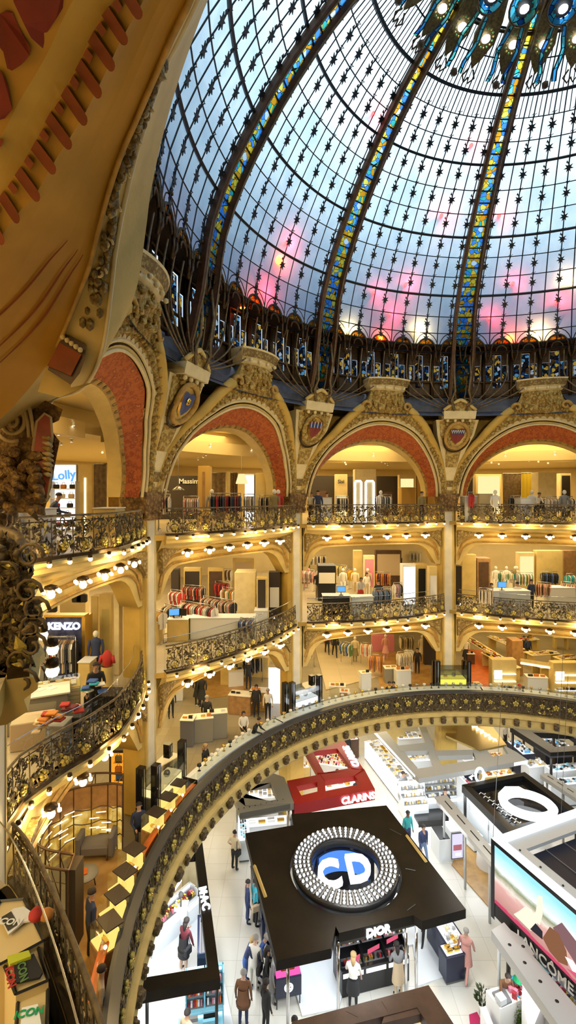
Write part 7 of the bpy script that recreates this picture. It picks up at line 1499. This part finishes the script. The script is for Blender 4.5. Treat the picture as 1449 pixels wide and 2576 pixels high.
# scattered furniture of the first floor
F1T = [((386, 1792), 1.7, .7, 1.0, 'white', 'white desk next to the thick left column on the first floor'), ((430, 1765), 1.2, .6, 1.05, 'white', 'white lamp-lit counter behind the white desk'), ((574, 1724), .9, .6, 1.1, 'cream', 'cream pedestal on the wooden floor left of the middle column'), ((590, 1728), .9, .9, .9, 'white', 'white pedestal beside the cream one'), ((652, 1705), 1.3, .8, 1.3, 'cream', 'tall cream cabinet pair under the second-floor lamps'), ((617, 1705), .7, .6, 1.2, 'cream', 'small cream cabinet with a black top under the cluster lamps'),
       ((700, 1770), 1.0, 1.4, 2.0, 'lit_white', 'tall lit white bottle showcase left of the middle column'), ((605, 1800), 1.2, .7, 1.0, 'wood', 'glass counter of pale goods beside the seated woman'), ((650, 1790), .9, .7, 1.0, 'ochre', 'olive counter next to the bottle showcase'), ((500, 1870), 1.2, .6, 1.1, 'taupe', 'grey glass cabinet in front of the standing man'), ((545, 1860), .9, .5, 1.2, 'taupe', 'second grey glass cabinet near the ring railing'), ((470, 1880), .6, .6, 1.2, 'midgrey', 'narrow dark cabinet left of the grey glass ones'),
       ((920, 1738), .6, .5, 1.0, 'cool_white', 'white pedestal on the floor of the central bay'), ((1015, 1730), .9, .6, 1.0, 'cool_white', 'double white pedestal near the mirrored case'), ((1031, 1690), .6, .5, 1.2, 'white', 'white column stand by the seated assistant'), ((985, 1720), .8, .6, .9, 'taupe', 'small dark chair-like stand among the pedestals'), ((850, 1765), .9, .6, .8, 'clear', 'clear glass table at the left of the central bay floor'), ((868, 1785), .5, .5, .9, 'wood', 'small yellow-brown stand by the ring railing'),
       ((1195, 1765), .8, .5, .9, 'cool_white', 'pale cabinet behind the ring railing right of the yellow-lit case'), ((1355, 1755), 1.1, .6, 1.1, 'cool_white', 'pale blue box with a round handle behind the ring railing'), ((1186, 1672), .5, .5, .7, 'dark_wood', 'brown round stool-like stand on the orange floor')]
for (x, y), w_, d_, h, m_, lb in F1T:
    p = at(x, y, F1); rt = root('floor_cabinet', (p.x, p.y+d_/2, F1), lb, 'cabinet', None, R(random.uniform(-12, 12))); mb = MB(); mb.bx((0, 0, 0), (w_, d_, h), m_, b=.02); mb.build('body', rt); mb = MB(); mb.bx((0, 0, h), (w_+.04, d_+.04, .03), 'cl_white'); mb.build('top', rt)
    mb = MB(); products(mb, Matrix.Identity(4), w_-.1, .3, h+.03, ['black', 'gold', 'cl_white', 'cl_orange'], max(2, int(w_/.3)), random.Random(int(x)), .12); tag(mb.build('goods', rt), kind='stuff')
for q in ([(790, 1620), (920, 1620), (960, 1700), (820, 1735)],): mb = MB(); slab(mb, q, F1+.015, .015, 'pale_floor'); struct(mb, 'floor_inlay')
mb = MB(); slab(mb, [(510, 1690), (640, 1690), (620, 1745), (500, 1760)], F1+.018, .015, 'parquet'); struct(mb, 'floor_parquet_left'); mb = MB(); slab(mb, [(930, 1640), (1080, 1640), (1085, 1730), (960, 1735)], F1+.018, .015, 'parquet'); struct(mb, 'floor_parquet_middle'); mb = MB(); slab(mb, [(1165, 1630), (1240, 1640), (1250, 1735), (1165, 1735)], F1+.018, .015, 'orange'); struct(mb, 'floor_orange_right')
def R1(q0, q1, cols, n, label, rail=1.5, long=1.1): return R2(q0, q1, cols, n, label, rail, long, F1)
R1((858, 1612), (885, 1618), ['grey', 'blue', 'white', 'green', 'beige'], 9, 'first-floor rack of pale dresses in the central bay'); R1((908, 1615), (935, 1618), ['white', 'pink', 'orange', 'white'], 9, 'first-floor rack of white and pink dresses'); R1((762, 1618), (790, 1622), ['white', 'beige', 'brown'], 8, 'first-floor rack right behind the middle column'); R1((1005, 1600), (1040, 1600), ['cream', 'olive', 'beige'], 8, 'first-floor rack of long cream curtains-like coats'); R1((928, 1645), (966, 1648), ['orange', 'pink', 'orange', 'brown'], 9, 'copper framed rack of orange clothes in the central bay', 1.4, 1.3)
block(935, 992, 1598, 36, F1, .3, 'pink', 'shop_partition', 'pink back wall of the first-floor boutique in the central bay', 'partition wall'); block(1068, 1098, 1600, 33, F1, .4, 'shop_dark', 'shop_partition', 'dark panel left of the right central column on the first floor', 'partition wall')
for x, y, t, b_, lb in ((893, 1665, 'cream', 'olive', 'mannequin in a tiered yellow dress on the first floor'), (970, 1658, 'pink', 'pink', 'pink lantern-like mannequin dress on the first floor'), (1172, 1668, 'white', 'black', 'mannequin in a white blouse right of the right central column'), (1062, 1660, 'cream', 'cream', 'mannequin in a cream coat left of the right central column'), (1098, 1655, 'navy', 'navy', 'dark mannequin beside the right central column')): p = at(x, y, F1); mann((p.x, p.y), F1, 0, t, b_, lb, skirt=True)
for x, y, lb in ((497, 1772, 'tall black mannequin dress group left one, on the wooden floor'), (508, 1778, 'tall black mannequin dress group right one, with yellow flowers')): p = at(x, y, F1); mann((p.x, p.y), F1, 0, 'black', 'black', lb, head='cl_yellow', skirt=True)
# long tables and lit shelves at the right
TB = [((1170, 1600), (1280, 1668)), ((1235, 1600), (1330, 1640)), ((1220, 1640), (1300, 1680)), ((1330, 1645), (1400, 1640)), ((1290, 1610), (1350, 1605)), ((1400, 1655), (1449, 1650)), ((1345, 1665), (1375, 1680)), ((1380, 1672), (1410, 1668)), ((1300, 1590), (1340, 1590)), ((1390, 1600), (1430, 1602))]
for k, (q0, q1) in enumerate(TB):
    a, b = at(*q0, 5.9), at(*q1, 5.9); d_ = b-a; L = d_.length; rt = root('sales_table', (a+b)/2-Vector((0, 0, .9)), ['long diagonal sales table reaching from the right central column', 'sales table behind the long diagonal one', 'sales table in front of the long diagonal one', 'wide sales table right of the brown pillar', 'short far sales table near the brown pillar', 'sales table at the right edge', 'square sales table in front at right', 'cream box table near the seated visitor', 'farthest sales table with yellow scarves', 'far right sales table'][k], 'table', None, atan2(d_.y, d_.x))
    mb = MB(); mb.bx((0, 0, .84), (L, .7, .06), 'cream_pale', b=.01); mb.build('table_top', rt)
    for s_ in (-1, 1): mb = MB(); mb.bx((s_*(L/2-.15), 0, 0), (.12, .6, .84), 'cream'); mb.build('leg', rt)
    rr = random.Random(k); mb = MB(); products(mb, Matrix.Identity(4), L-.2, .6, .9, ['cl_beige', 'cl_white', 'cl_brown', 'cl_yellow', 'cl_red', 'black', 'cl_beige', 'cl_white'], max(4, int(L/.35)), rr, .1); tag(mb.build('goods', rt), kind='stuff')
block(1289, 1316, 1612, 31, F1, .9, 'wood', 'pillar_cladding', 'square brown wooden pillar between the sales tables', 'pillar')
for (x0, x1, yt, Z), lb in (((1238, 1300, 1660, 27.6), 'left lit shelf wall of white goods behind the ring railing at right'), ((1392, 1460, 1668, 27.4), 'right lit shelf wall of white goods at the right edge')):
    rt = block(x0, x1, yt, Z, F1, .5, 'cream', 'lit_shelf', lb, 'shelf'); mb = MB(); w_ = (x1-x0)*Z/1224
    for k in range(3): mb.box(-w_/2+.1, w_/2-.1, -.4, -.25, .55+.42*k, .6+.42*k, 'strip_warm' if k else 'lit_white')
    mb.build('light_shelf', rt); mb = MB(); products(mb, Matrix.Translation((0, -.35, 0)), w_-.2, .16, .6, ['cl_white', 'gold', 'cl_white', 'black'], 14, random.Random(2), .15); tag(mb.build('bottle_row', rt), kind='stuff'); mb = MB(); mb.box(-w_*.42, -w_*.1, -.28, -.26, 1.1, 1.6, 'lit_white'); mb.build('lit_panel', rt)
a, b = ad(1310, 1668, 27.8), ad(1385, 1680, 27.8); mb = MB(); mb.tube([a, b], .06, 'strip_warm', 5); mb.tube([a+Vector((0, .05, .14)), b+Vector((0, .05, .14))], .12, 'cream', 4); solo(mb, 'light_lettering', 'glowing strip of white letters over the counter between the lit shelves', 'sign')

# further racks and tables that fill the shop floors
R2((560, 1476), (592, 1480), ['white', 'pink', 'green', 'orange'], 9, 'rack of pale and orange clothes left of the fitting cubicle'); R2((430, 1482), (458, 1486), ['white', 'red', 'grey'], 8, 'rack of white and red clothes by the far left mirror'); R2((560, 1430), (584, 1431), ['brown', 'white', 'beige'], 8, 'far rack under the cream louvred wall')
R2((800, 1445), (838, 1446), ['black', 'white', 'grey', 'white'], 12, 'rack of black and white clothes near the dark display table'); R2((905, 1412), (940, 1413), ['olive', 'cream', 'beige', 'brown'], 10, 'far rack below the tall poster panel'); R2((975, 1400), (1012, 1401), ['white', 'red', 'black', 'blue'], 11, 'far rack in front of the brown and white wall shelf')
R2((1205, 1478), (1240, 1480), ['cream', 'white', 'beige'], 9, 'rack of cream blouses by the wooden alcove'); R2((1300, 1440), (1340, 1441), ['grey', 'white', 'green', 'beige'], 11, 'rack of grey and white clothes below the scarf niche'); R2((1405, 1415), (1445, 1416), ['brown', 'beige', 'white'], 11, 'far rack before the brown timber panel')
R1((395, 1700), (430, 1704), ['black', 'black', 'navy'], 9, 'first-floor rack of black clothes behind the thick left column'); R1((540, 1640), (590, 1642), ['black', 'brown', 'black'], 12, 'first-floor rack of dark clothes at the back left of the middle column'); R1((610, 1655), (660, 1652), ['black', 'grey', 'black'], 12, 'first-floor rack of black and grey clothes under the lamps'); R1((1000, 1640), (1035, 1638), ['white', 'cream'], 8, 'first-floor rack of white dresses near the white column stand')
R1((820, 1590), (850, 1590), ['white', 'grey', 'beige'], 9, 'far first-floor rack of white clothes'); R1((1085, 1600), (1100, 1600), ['beige', 'white'], 5, 'short first-floor rack beside the right central column')
R3(650, 684, 1246, 24, ['olive', 'beige', 'black'], 8, 'rack below the olive cream cabin on the top floor'); R3(920, 950, 1249, 29, ['black', 'beige', 'white'], 8, 'rack between the glowing frames and the dark opening'); R3(1210, 1240, 1250, 29, ['white', 'black'], 8, 'rack below the bright picture niche'); R3(1405, 1440, 1249, 28, ['grey', 'white', 'navy'], 9, 'rack at the right end of the top floor'); R3(1345, 1372, 1251, 29, ['black', 'grey'], 7, 'rack beside the yellow curtain')

# the 300 garments that show largest stay things; the small far ones are one mass
gs = [o for o in C.objects if o.name.startswith('hanging_garment')]
def score(o):
    p = o.location; u = CXP+FPX*p.x/p.y; return -p.y-(30 if u < -10 or u > 1459 else 0)
gs.sort(key=score, reverse=True); rest = MB()
for o in gs[296:]:
    M = Matrix.LocRotScale(o.location, o.rotation_euler, o.scale); rest.add([M @ v.co for v in o.data.vertices], [tuple(p.vertices) for p in o.data.polygons], o.material_slots[0].material.name_full if o.material_slots[0].material.name_full in MT else NM[o.material_slots[0].material.name_full])
    for c in list(o.children): bpy.data.objects.remove(c)
    bpy.data.objects.remove(o)
solo(rest, 'distant_clothes', 'mass of small garments hanging on the far racks of the shops', 'clothes', kind='stuff')
# ================================================================ people
mat('skin', (.52, .30, .19), .6); mat('skin_dark', (.16, .075, .04), .6); mat('skin_pale', (.62, .40, .29), .6); mat('shoe', (.02, .017, .015), .5)
def person(pos, rz, label, top, bottom, hair='hair_dark', skin='skin', h=1.72, pose='stand', sleeves=True, long_hair=False, skirt=None, coat=None, bag=None, bald=False, cap=None, bare=False, scarf=None):
    k = h/1.72; rt = root('person', pos, label, 'person', None, rz)
    V, E, Rd, G = [], [], [], []
    def v(p, r, par, g): V.append(Vector(p)*k); Rd.append(r*k); G.append(g); i = len(V)-1; (E.append((par, i)) if par is not None else None); return i
    sit = pose == 'sit'; hp = .52 if sit else .93; lean = {'lean': .22, 'browse': .1}.get(pose, .02)
    pel = v((0, 0, hp), .13, None, 'b'); sp_ = v((0, -lean*.4, hp+.2), .125, pel, 't'); ch = v((0, -lean*.8, hp+.41), .135, sp_, 't'); nk = v((0, -lean*1.15, hp+.56), .052, ch, 's'); hb = v((0, -lean*1.4-.01, hp+.65), .072, nk, 's'); hm = v((0, -lean*1.45-.015, hp+.71), .088, hb, 's'); ht = v((0, -lean*1.45, hp+.785), .06, hm, 's')
    hands = []
    for s_ in (-1, 1):
        if sit: kn = (s_*.1, -.42, .5); an = (s_*.1, -.44, .1)
        elif pose == 'walk': kn = (s_*.09, -.02-.14*s_, .5); an = (s_*.08, .02-.30*s_*1.0+(.1 if s_ < 0 else 0), .09)
        else: kn = (s_*.1, -.02, .49); an = (s_*.11, .02, .09)
        hpj = v((s_*.095, 0, hp-.06), .098, pel, 'b'); kj = v(kn, .06, hpj, 'b'); cf = v(tuple((a*.62+b*.38) for a, b in zip(kn, an)), .058, kj, 'b'); aj = v(an, .04, cf, 'b' if not bare else 's'); v((an[0], an[1]-.16, .035), .035, aj, 'f')
        if bare: G[kj] = G[cf] = 's'
        y0 = -lean*.85; sh = v((s_*.185, y0, hp+.47), .062, ch, 't')
        if pose == 'lean': el = (s_*.23, y0-.12, hp+.24); wr = (s_*.16, y0-.34, hp+.2)
        elif pose == 'browse': el = (s_*.24, y0-.06, hp+.2); wr = (s_*.15, y0-.3, hp+.22) if s_ > 0 else (s_*.25, y0-.12, hp-.02)
        elif pose == 'walk': el = (s_*.25, y0+.08*s_, hp+.2); wr = (s_*.25, y0+.14*s_-.08, hp-.02)
        elif pose == 'hip': el = (s_*.34, y0+.05, hp+.22); wr = (s_*.19, y0-.08, hp+.06)
        elif sit: el = (s_*.24, y0-.04, hp+.2); wr = (s_*.14, y0-.28, hp+.12)
        else: el = (s_*.245, y0+.02, hp+.19); wr = (s_*.25, y0-.05, hp-.06)
        ej = v(el, .044, sh, 't'); mid = v(tuple((a+b)/2 for a, b in zip(el, wr)), .038, ej, 't' if sleeves else 's'); wj = v(wr, .026, mid, 't' if sleeves else 's')
        d = (Vector(wr)-Vector(el)).normalized(); hd = Vector(wr)+d*.075; v(tuple(hd), .036, wj, 's'); hands.append((Vector(wr)*k, hd*k, d, s_))
    me = bpy.data.meshes.new('body'); me.from_pydata([tuple(p) for p in V], E, []); o = bpy.data.objects.new('tmp', me); TS.collection.objects.link(o)
    m = o.modifiers.new('s', 'SKIN'); ld = me.skin_vertices[0].data
    for i, r_ in enumerate(Rd):
        f = 1.0
        ld[i].radius = (r_*(1.18 if i in (pel, sp_, ch) else 1), r_*(.82 if i in (pel, sp_, ch) else 1)); ld[i].use_root = i == pel
    m.use_smooth_shade = True; m2 = o.modifiers.new('b', 'SUBSURF'); m2.levels = m2.render_levels = 1
    dg = tmp_graph(); nm = bpy.data.meshes.new_from_object(o.evaluated_get(dg)); bpy.data.objects.remove(o)
    mats = {'t': 'cl_'+top, 'b': 'cl_'+bottom, 's': skin, 'f': 'shoe'}; keys = list(mats); 
    mb = MB(); verts = [tuple(q.co) for q in nm.vertices]; groups = {kk: [] for kk in keys}
    for p in nm.polygons:
        c = p.center; best = None
        for a, b in E:
            A, B = V[a], V[b]; ab = B-A; t = max(0, min(1, (c-A).dot(ab)/max(1e-9, ab.length_squared))); d = (A+ab*t-c).length/max(.03, (Rd[a]*(1-t)+Rd[b]*t))
            if best is None or d < best[0]: best = (d, G[b] if t > .35 else (G[a] if G[b] != 's' or G[a] == 's' else G[a]))
        groups[best[1]].append(tuple(p.vertices))
    n0 = 0
    for kk in keys:
        if groups[kk]: mb.add(verts if n0 == 0 else [], [tuple(i for i in f) for f in groups[kk]], mats[kk], True) if n0 == 0 else [mb.f.append(f) or mb.m.append(mb.mi(mats[kk])) or mb.s.append(True) for f in groups[kk]]; n0 = 1
    bpy.data.meshes.remove(nm)
    for wr, hd, d, s_ in hands:      # five fingers
        side = d.cross(Vector((0, 1, 0.01))).normalized()
        for j, ln in enumerate((.065, .075, .07, .055)):
            b0 = hd+side*(-.024+.016*j)*k; mb.tube([b0, b0+d*ln*.55*k, b0+(d*.9+Vector((0, -.35, 0))).normalized()*ln*k], [.0085*k, .008*k, .006*k], skin, 5)
        b0 = wr+d*.03*k-side*s_*.02; mb.tube([b0, b0+(d+Vector((-s_*.9, -.3, 0))).normalized()*.03*k, b0+(d+Vector((-s_*.5, -.5, 0))).normalized()*.06*k], [.01*k, .009*k, .007*k], skin, 5)
    hc = V[hm]
    mb.ball(hc+Vector((0, -.088*k, -.008)), .014*k, skin, 6, 1.4)
    for s_ in (-1, 1): mb.ball(hc+Vector((s_*.033*k, -.078*k, .02*k)), .010*k, 'shoe', 6); mb.ball(hc+Vector((s_*.088*k, 0, 0)), .018*k, skin, 6, 1.5)
    mb.tube([hc+Vector((-.022*k, -.078*k, -.042*k)), hc+Vector((0, -.083*k, -.045*k)), hc+Vector((.022*k, -.078*k, -.042*k))], .005*k, 'shield_pink', 4)
    mb.build('body', rt)
    if not bald:
        mb = MB(); m_ = 'cl_'+(cap or hair); c = hc+Vector((0, .014*k, .018*k)); R_ = .105*k; pr = []
        for i in range(8):
            t = pi/2-i*.30; pr.append((max(.001, R_*cos(t)), R_*1.08*sin(t)))
        # hair shell: open over the face
        n = 16; vs = []
        for j in range(n+1):
            a = -pi/2+.75+(2*pi-1.5)*j/n
            for r_, z_ in pr[:6 if not long_hair else 7]: vs.append((c.x+r_*cos(a)*.95, c.y+r_*sin(a)*1.02, c.z+z_))
        q = 6 if not long_hair else 7; mb.add(vs, [(j*q+i, (j+1)*q+i, (j+1)*q+i+1, j*q+i+1) for j in range(n) for i in range(q-1)], m_, True)
        mb.lathe([(.001, R_*1.08), (R_*.55, R_*.93), (R_*.86, R_*.64), (R_*.98, R_*.42)], m_, 14, c)
        if long_hair: mb.tube([c+Vector((0, .06*k, -.02)), c+Vector((0, .09*k, -.14*k)), c+Vector((0, .1*k, -.28*k))], [.085*k, .08*k, .04*k], m_, 8)
        if cap: mb.bx(c+Vector((0, -.12*k, .03)), (.12, .1, .015), m_)
        mb.build('hair' if not cap else 'cap', rt)
    if scarf: mb = MB(); mb.lathe([(.001, .12*k), (.09*k, .09*k), (.115*k, 0), (.12*k, -.1*k), (.19*k, -.2*k)], 'cl_'+scarf, 12, hc+Vector((0, .025, 0))); mb.build('headscarf', rt)
    if skirt: mb = MB(); mb.lathe([(.15*k, (hp+.08)*k), (.2*k, (hp-.1)*k), (.225*k, .56*k), (.22*k, .55*k)], 'cl_'+skirt, 14, sy=.8); mb.build('skirt', rt)
    if coat: mb = MB(); mb.lathe([(.17*k, (hp+.3)*k), (.185*k, (hp+.05)*k), (.22*k, (hp-.25)*k), (.235*k, (hp-.42 if coat[1] else hp-.14)*k)], 'cl_'+coat[0], 14, sy=.78); mb.build('coat_skirt', rt)
    if bag:
        c_, s_ = bag; M = Matrix.Translation(Vector(pos)) @ Matrix.Rotation(rz, 4, 'Z'); q = M @ Vector((s_*.27*k, .08, .95*k)); q.z = pos[2]+.78*k
        mb = MB(); mb.bx((0, 0, 0), (.12, .32, .26), 'cl_'+c_, b=.03); a = Vector((-s_*.06, -.02, .62*k)); mb.tube([(0, -.12, .25), a+Vector((0, -.06, 0)), a+Vector((0, .05, .02)), (0, .12, .25)], .012, 'cl_'+c_, 4)
        solo(mb, 'shoulder_bag', f'{c_} shoulder bag of the '+' '.join(label.split()[:9]), 'bag', loc=q, rz=rz)
    return rt
def H(x, y, zf, h): p = at(x, y, zf+h*.94); return Vector((p.x, p.y, zf))
N, Sx, Ea, We = pi, 0, pi/2, -pi/2     # away from us, towards us, right, left
g = lambda x, y: at(x, y, 0)
person(g(590, 2190), 2.6, 'person in a pale shirt and black trousers alone on the marble aisle', 'cream', 'black', bag=('black', -1), sleeves=False, pose='hip')
person(g(642, 2330), 2.0, 'person in a turquoise T-shirt and black trousers beside the blue shelves', 'turquoise', 'black', 'hair_dark', 'skin_dark', 1.78, sleeves=False, bag=('beige', -1))
person(H(622, 2222, 0, 1.65), 1.8, 'person in a navy jacket half hidden behind the turquoise T-shirt', 'navy', 'navy', h=1.65)
person(H(617, 2360, 0, 1.62), 1.4, 'blond person in a dark jacket with a blue scarf near the roof corner', 'navy', 'blue', 'hair_blond', 'skin_pale', 1.62, long_hair=True, pose='lean')
person(H(650, 2352, 0, 1.65), 1.2, 'grey-haired person in a bright blue top leaning over the lit display', 'blue', 'blue', 'hair_grey', 'skin_pale', 1.65, pose='lean')
person(g(638, 2492), 2.7, 'person in white shirt and white trousers with a black strap across the back', 'white', 'white', 'hair_grey', 'skin_pale', 1.7, bag=('black', -1), pose='browse')
person(g(672, 2505), 1.6, 'person in a black waistcoat and dark skirt behind the person in white', 'black', 'black', 'hair_dark', 'skin', 1.6, long_hair=True, skirt='black')
person(g(688, 2520), 1.4, 'tall person in grey beside the pink-lit display cube', 'grey', 'grey', 'hair_dark', 'skin', 1.7, coat=('grey', True))
person(g(612, 2584), 3.0, 'grey-haired person in a brown-grey jacket and dark trousers at the bottom', 'brown', 'navy', 'hair_grey', 'skin_pale', 1.72, coat=('brown', False))
person(g(668, 2600), 2.2, 'person all in black at the bottom near the pink-lit cube', 'black', 'black', 'hair_dark', 'skin', 1.62, long_hair=True)
person(g(888, 2537), 2.9, 'blond person in a white top and black skirt at the pink and violet display', 'white', 'black', 'hair_blond', 'skin_pale', 1.66, sleeves=False, long_hair=True, skirt='black', pose='browse')
person(g(1002, 2505), 3.4, 'long-haired person in a pale grey coat at the right end of the display', 'grey', 'beige', 'hair_dark', 'skin_pale', 1.64, long_hair=True, coat=('beige', True), pose='browse')
person(g(1062, 2365), -.5, 'person in dark clothes walking, only legs visible below the black roof', 'black', 'black', pose='walk')
person(g(1172, 2458), 2.6, 'person in a long pink coat at the blank white counter', 'pink', 'pink', 'hair_grey', 'skin', 1.62, coat=('pink', True), bag=('black', 1), pose='walk')
person(H(1025, 2046, 0, 1.75), .4, 'person in a blue pullover behind the edge of the black roof', 'teal', 'navy', h=1.75, skin='skin_dark')
person(g(1064, 2172), .3, 'person in a dark navy top and jeans beside the white light bar', 'navy', 'denim', h=1.72, pose='walk')
person(g(1013, 2026), .6, 'assistant person in a grey shirt and black trousers by the long white counter', 'grey', 'black', h=1.78, sleeves=False, pose='hip')
person(g(899, 2040), .2, 'person in black waiting in front of the red stand', 'black', 'black', h=1.75)
person(g(848, 2010), .2, 'small dark person behind the front beam of the red stand', 'black', 'black', h=1.6)
person(H(1265, 2437, 0, 1.66), .1, 'dark-haired person in a brown jacket behind the white kiosk', 'brown', 'black', 'hair_dark', 'skin', 1.66, pose='lean')
person(H(1290, 2428, 0, 1.68), .2, 'person in a green headscarf and bright turquoise top behind the white kiosk', 'turquoise', 'greenbright', 'hair_dark', 'skin', 1.68, bald=True, scarf='greenbright', pose='lean')
person(H(1404, 2566, 0, 1.6), .2, 'dark-haired person at the flower display, at the bottom right', 'pink', 'black', h=1.6, pose='lean')
person(g(462, 2444), 2.6, 'person in a burgundy cardigan and black skirt at the dark red make-up display', 'burgundy', 'black', 'hair_dark', 'skin_pale', 1.72, long_hair=True, skirt='black', coat=('black', False), bare=True, bag=('black', -1), pose='browse')
person(H(480, 2500, 0, 1.65)+Vector((0, -.6, 0)), 2.6, 'black-haired person in a beige top cut off by the bottom edge', 'beige', 'black', h=1.65)
person(H(741, 2567, 0, 1.65), 0, 'dark head of a person at the bottom edge below the display cube', 'black', 'black', h=1.65)
person(H(1010, 2150, 0, 1.65), .4, 'person in a black and white uniform at the right side of the lamp ring', 'white', 'black', h=1.65, skirt='black'); person(H(905, 2220, 0, 1.6), .2, 'person in white seen through the lamp ring beside the monogram', 'white', 'beige', 'hair_grey', 'skin_pale', 1.6)
person(H(1120, 1990, 0, 1.68), 0, 'assistant in black behind the tiered white display', 'black', 'black', 'hair_dark', 'skin', 1.68); person(H(1270, 1822, 0, 1.72), .5, 'person in a white shirt near the far brass-coloured roof', 'white', 'black', h=1.72)
person(H(872, 1850, 0, 1.75), 0, 'person in dark clothes beyond the red stand under the gallery', 'black', 'black', h=1.75)
f1 = lambda x, y: at(x, y, F1)
person(f1(520, 1842), 3.0, 'person in a black jacket seen from behind on the grey first-floor tiles', 'black', 'black', 'hair_grey', 'skin', 1.75)
person(H(515, 1872, F1, 1.3), 1.2, 'blond person in a black jacket seated by the ring railing', 'black', 'beige', 'hair_blond', 'skin', 1.6, pose='sit', long_hair=True)
person(f1(452, 2000), .6, 'long-haired person in black standing next to the mirrored case', 'black', 'black', h=1.6, long_hair=True)
person(H(349, 2022, F1, 1.35), .4, 'person in a dark suit and pale shirt seated by the boutique', 'navy', 'black', 'hair_dark', 'skin_pale', 1.7, pose='sit')
person(f1(228, 2418), 2.3, 'person in a dark suit with a white collar standing beside the dark post', 'navy', 'black', h=1.75)
person(H(252, 2445, F1, 1.6), 2.0, 'dark-haired person in a beige jacket below the suited one, behind the near railing', 'beige', 'black', h=1.6)
person(H(612, 1780, F1, 1.5), .3, 'dark-haired seated person in a white top at the glass counter', 'white', 'black', h=1.6, pose='sit', long_hair=True)
person(H(636, 1812, F1, 1.6), 1.2, 'person in black leaning over the blue-lit counter', 'black', 'denim', h=1.65, pose='lean'); person(H(645, 1728, F1, 1.65), 0, 'dark-haired person left of the bottle showcase', 'black', 'black', h=1.65, long_hair=True); person(H(674, 1738, F1, 1.6), 0, 'person in a white hat and striped top by the bottle showcase', 'white', 'black', 'hair_grey', 'skin', 1.6)
person(f1(586, 1722), .2, 'person in black standing between the pedestals on the wooden floor', 'black', 'black', 'hair_dark', 'skin_dark', 1.72); person(f1(625, 1735), 3, 'slim dark person right of the white pedestal', 'black', 'black', h=1.75); person(H(430, 1733, F1, 1.6), .4, 'dark person behind the white desk on the first floor', 'black', 'black', h=1.6)
person(f1(823, 1645), .1, 'left one of two people walking between the dress racks', 'burgundy', 'black', h=1.65, pose='walk'); person(f1(842, 1652), .1, 'right one of two people walking between the dress racks, with a black bag', 'black', 'black', h=1.75, pose='walk', bag=('black', 1))
person(H(979, 1717, F1, 1.3), .2, 'left one of two dark seated people behind the ring railing', 'black', 'black', h=1.65, pose='sit'); person(H(990, 1717, F1, 1.3), -.2, 'right one of two dark seated people behind the ring railing', 'navy', 'grey', h=1.65, pose='sit'); person(H(1050, 1635, F1, 1.6), -.3, 'assistant in black by the white column stand', 'black', 'black', h=1.6)
person(f1(1318, 1662), 0, 'left one of two dark people at the brown wooden pillar', 'black', 'black', h=1.7); person(f1(1328, 1664), .2, 'right one of two dark people at the brown wooden pillar', 'navy', 'black', h=1.72); person(H(1306, 1722, F1, 1.3), 0, 'person in a red cap seated behind the ring railing at right', 'white', 'grey', h=1.6, pose='sit', cap='red')
f2 = lambda x, y, h: H(x, y, F2, h)
person(f2(907, 1457, 1.65), .1, 'person in a black and white striped top and red skirt behind the central railing', 'striped', 'red', 'hair_dark', 'skin', 1.65, long_hair=True, skirt='red', pose='browse')
person(f2(952, 1465, 1.7), 3, 'person in black seen from behind at the denim rack', 'black', 'black', h=1.7); person(f2(922, 1445, 1.6), .3, 'person in a white blouse further back in the central bay', 'white', 'beige', h=1.6, long_hair=True); person(f2(1302, 1470, 1.65), 3, 'person in a white blouse seen from behind at the long white table', 'white', 'black', h=1.65); person(f2(1336, 1463, 1.7), .3, 'person in a dark top with a yellow garment at the long white table', 'navy', 'black', h=1.7)
person(f2(1231, 1468, 1.6), 0, 'person in brown leaning on the second-floor railing at right', 'brown', 'brown', h=1.55, pose='lean', long_hair=True); person(f2(240, 1674, 1.7), .5, 'person in a black jacket with a red stripe behind the left railing', 'black', 'black', h=1.7, pose='browse')
f3 = lambda x, Z: Vector(((x-CXP)/FPX*Z, Z, F3))
person(f3(120, 13.2), 2.2, 'person in a dark jacket bending at the white counters of the bag shop', 'navy', 'black', h=1.5, pose='lean'); person(f3(800, 27.0), 3, 'person in a dark jacket behind the top railing at the left of the central arch', 'navy', 'black', h=1.72); person(f3(783, 27.6), 0, 'person in white behind the top railing beside the middle column', 'white', 'black', h=1.6)
person(f3(822, 28.2), 2.6, 'person in black right of the dark jacket behind the top railing', 'black', 'black', h=1.6); person(f3(1060, 27.5), .5, 'person in olive at the double door behind the top railing', 'olive', 'black', h=1.65); person(f3(1350, 28), 0, 'person in black and white behind the top railing at right', 'white', 'black', h=1.6, pose='lean')
# red floodlights get visible bodies

bpy.data.scenes.remove(TS)
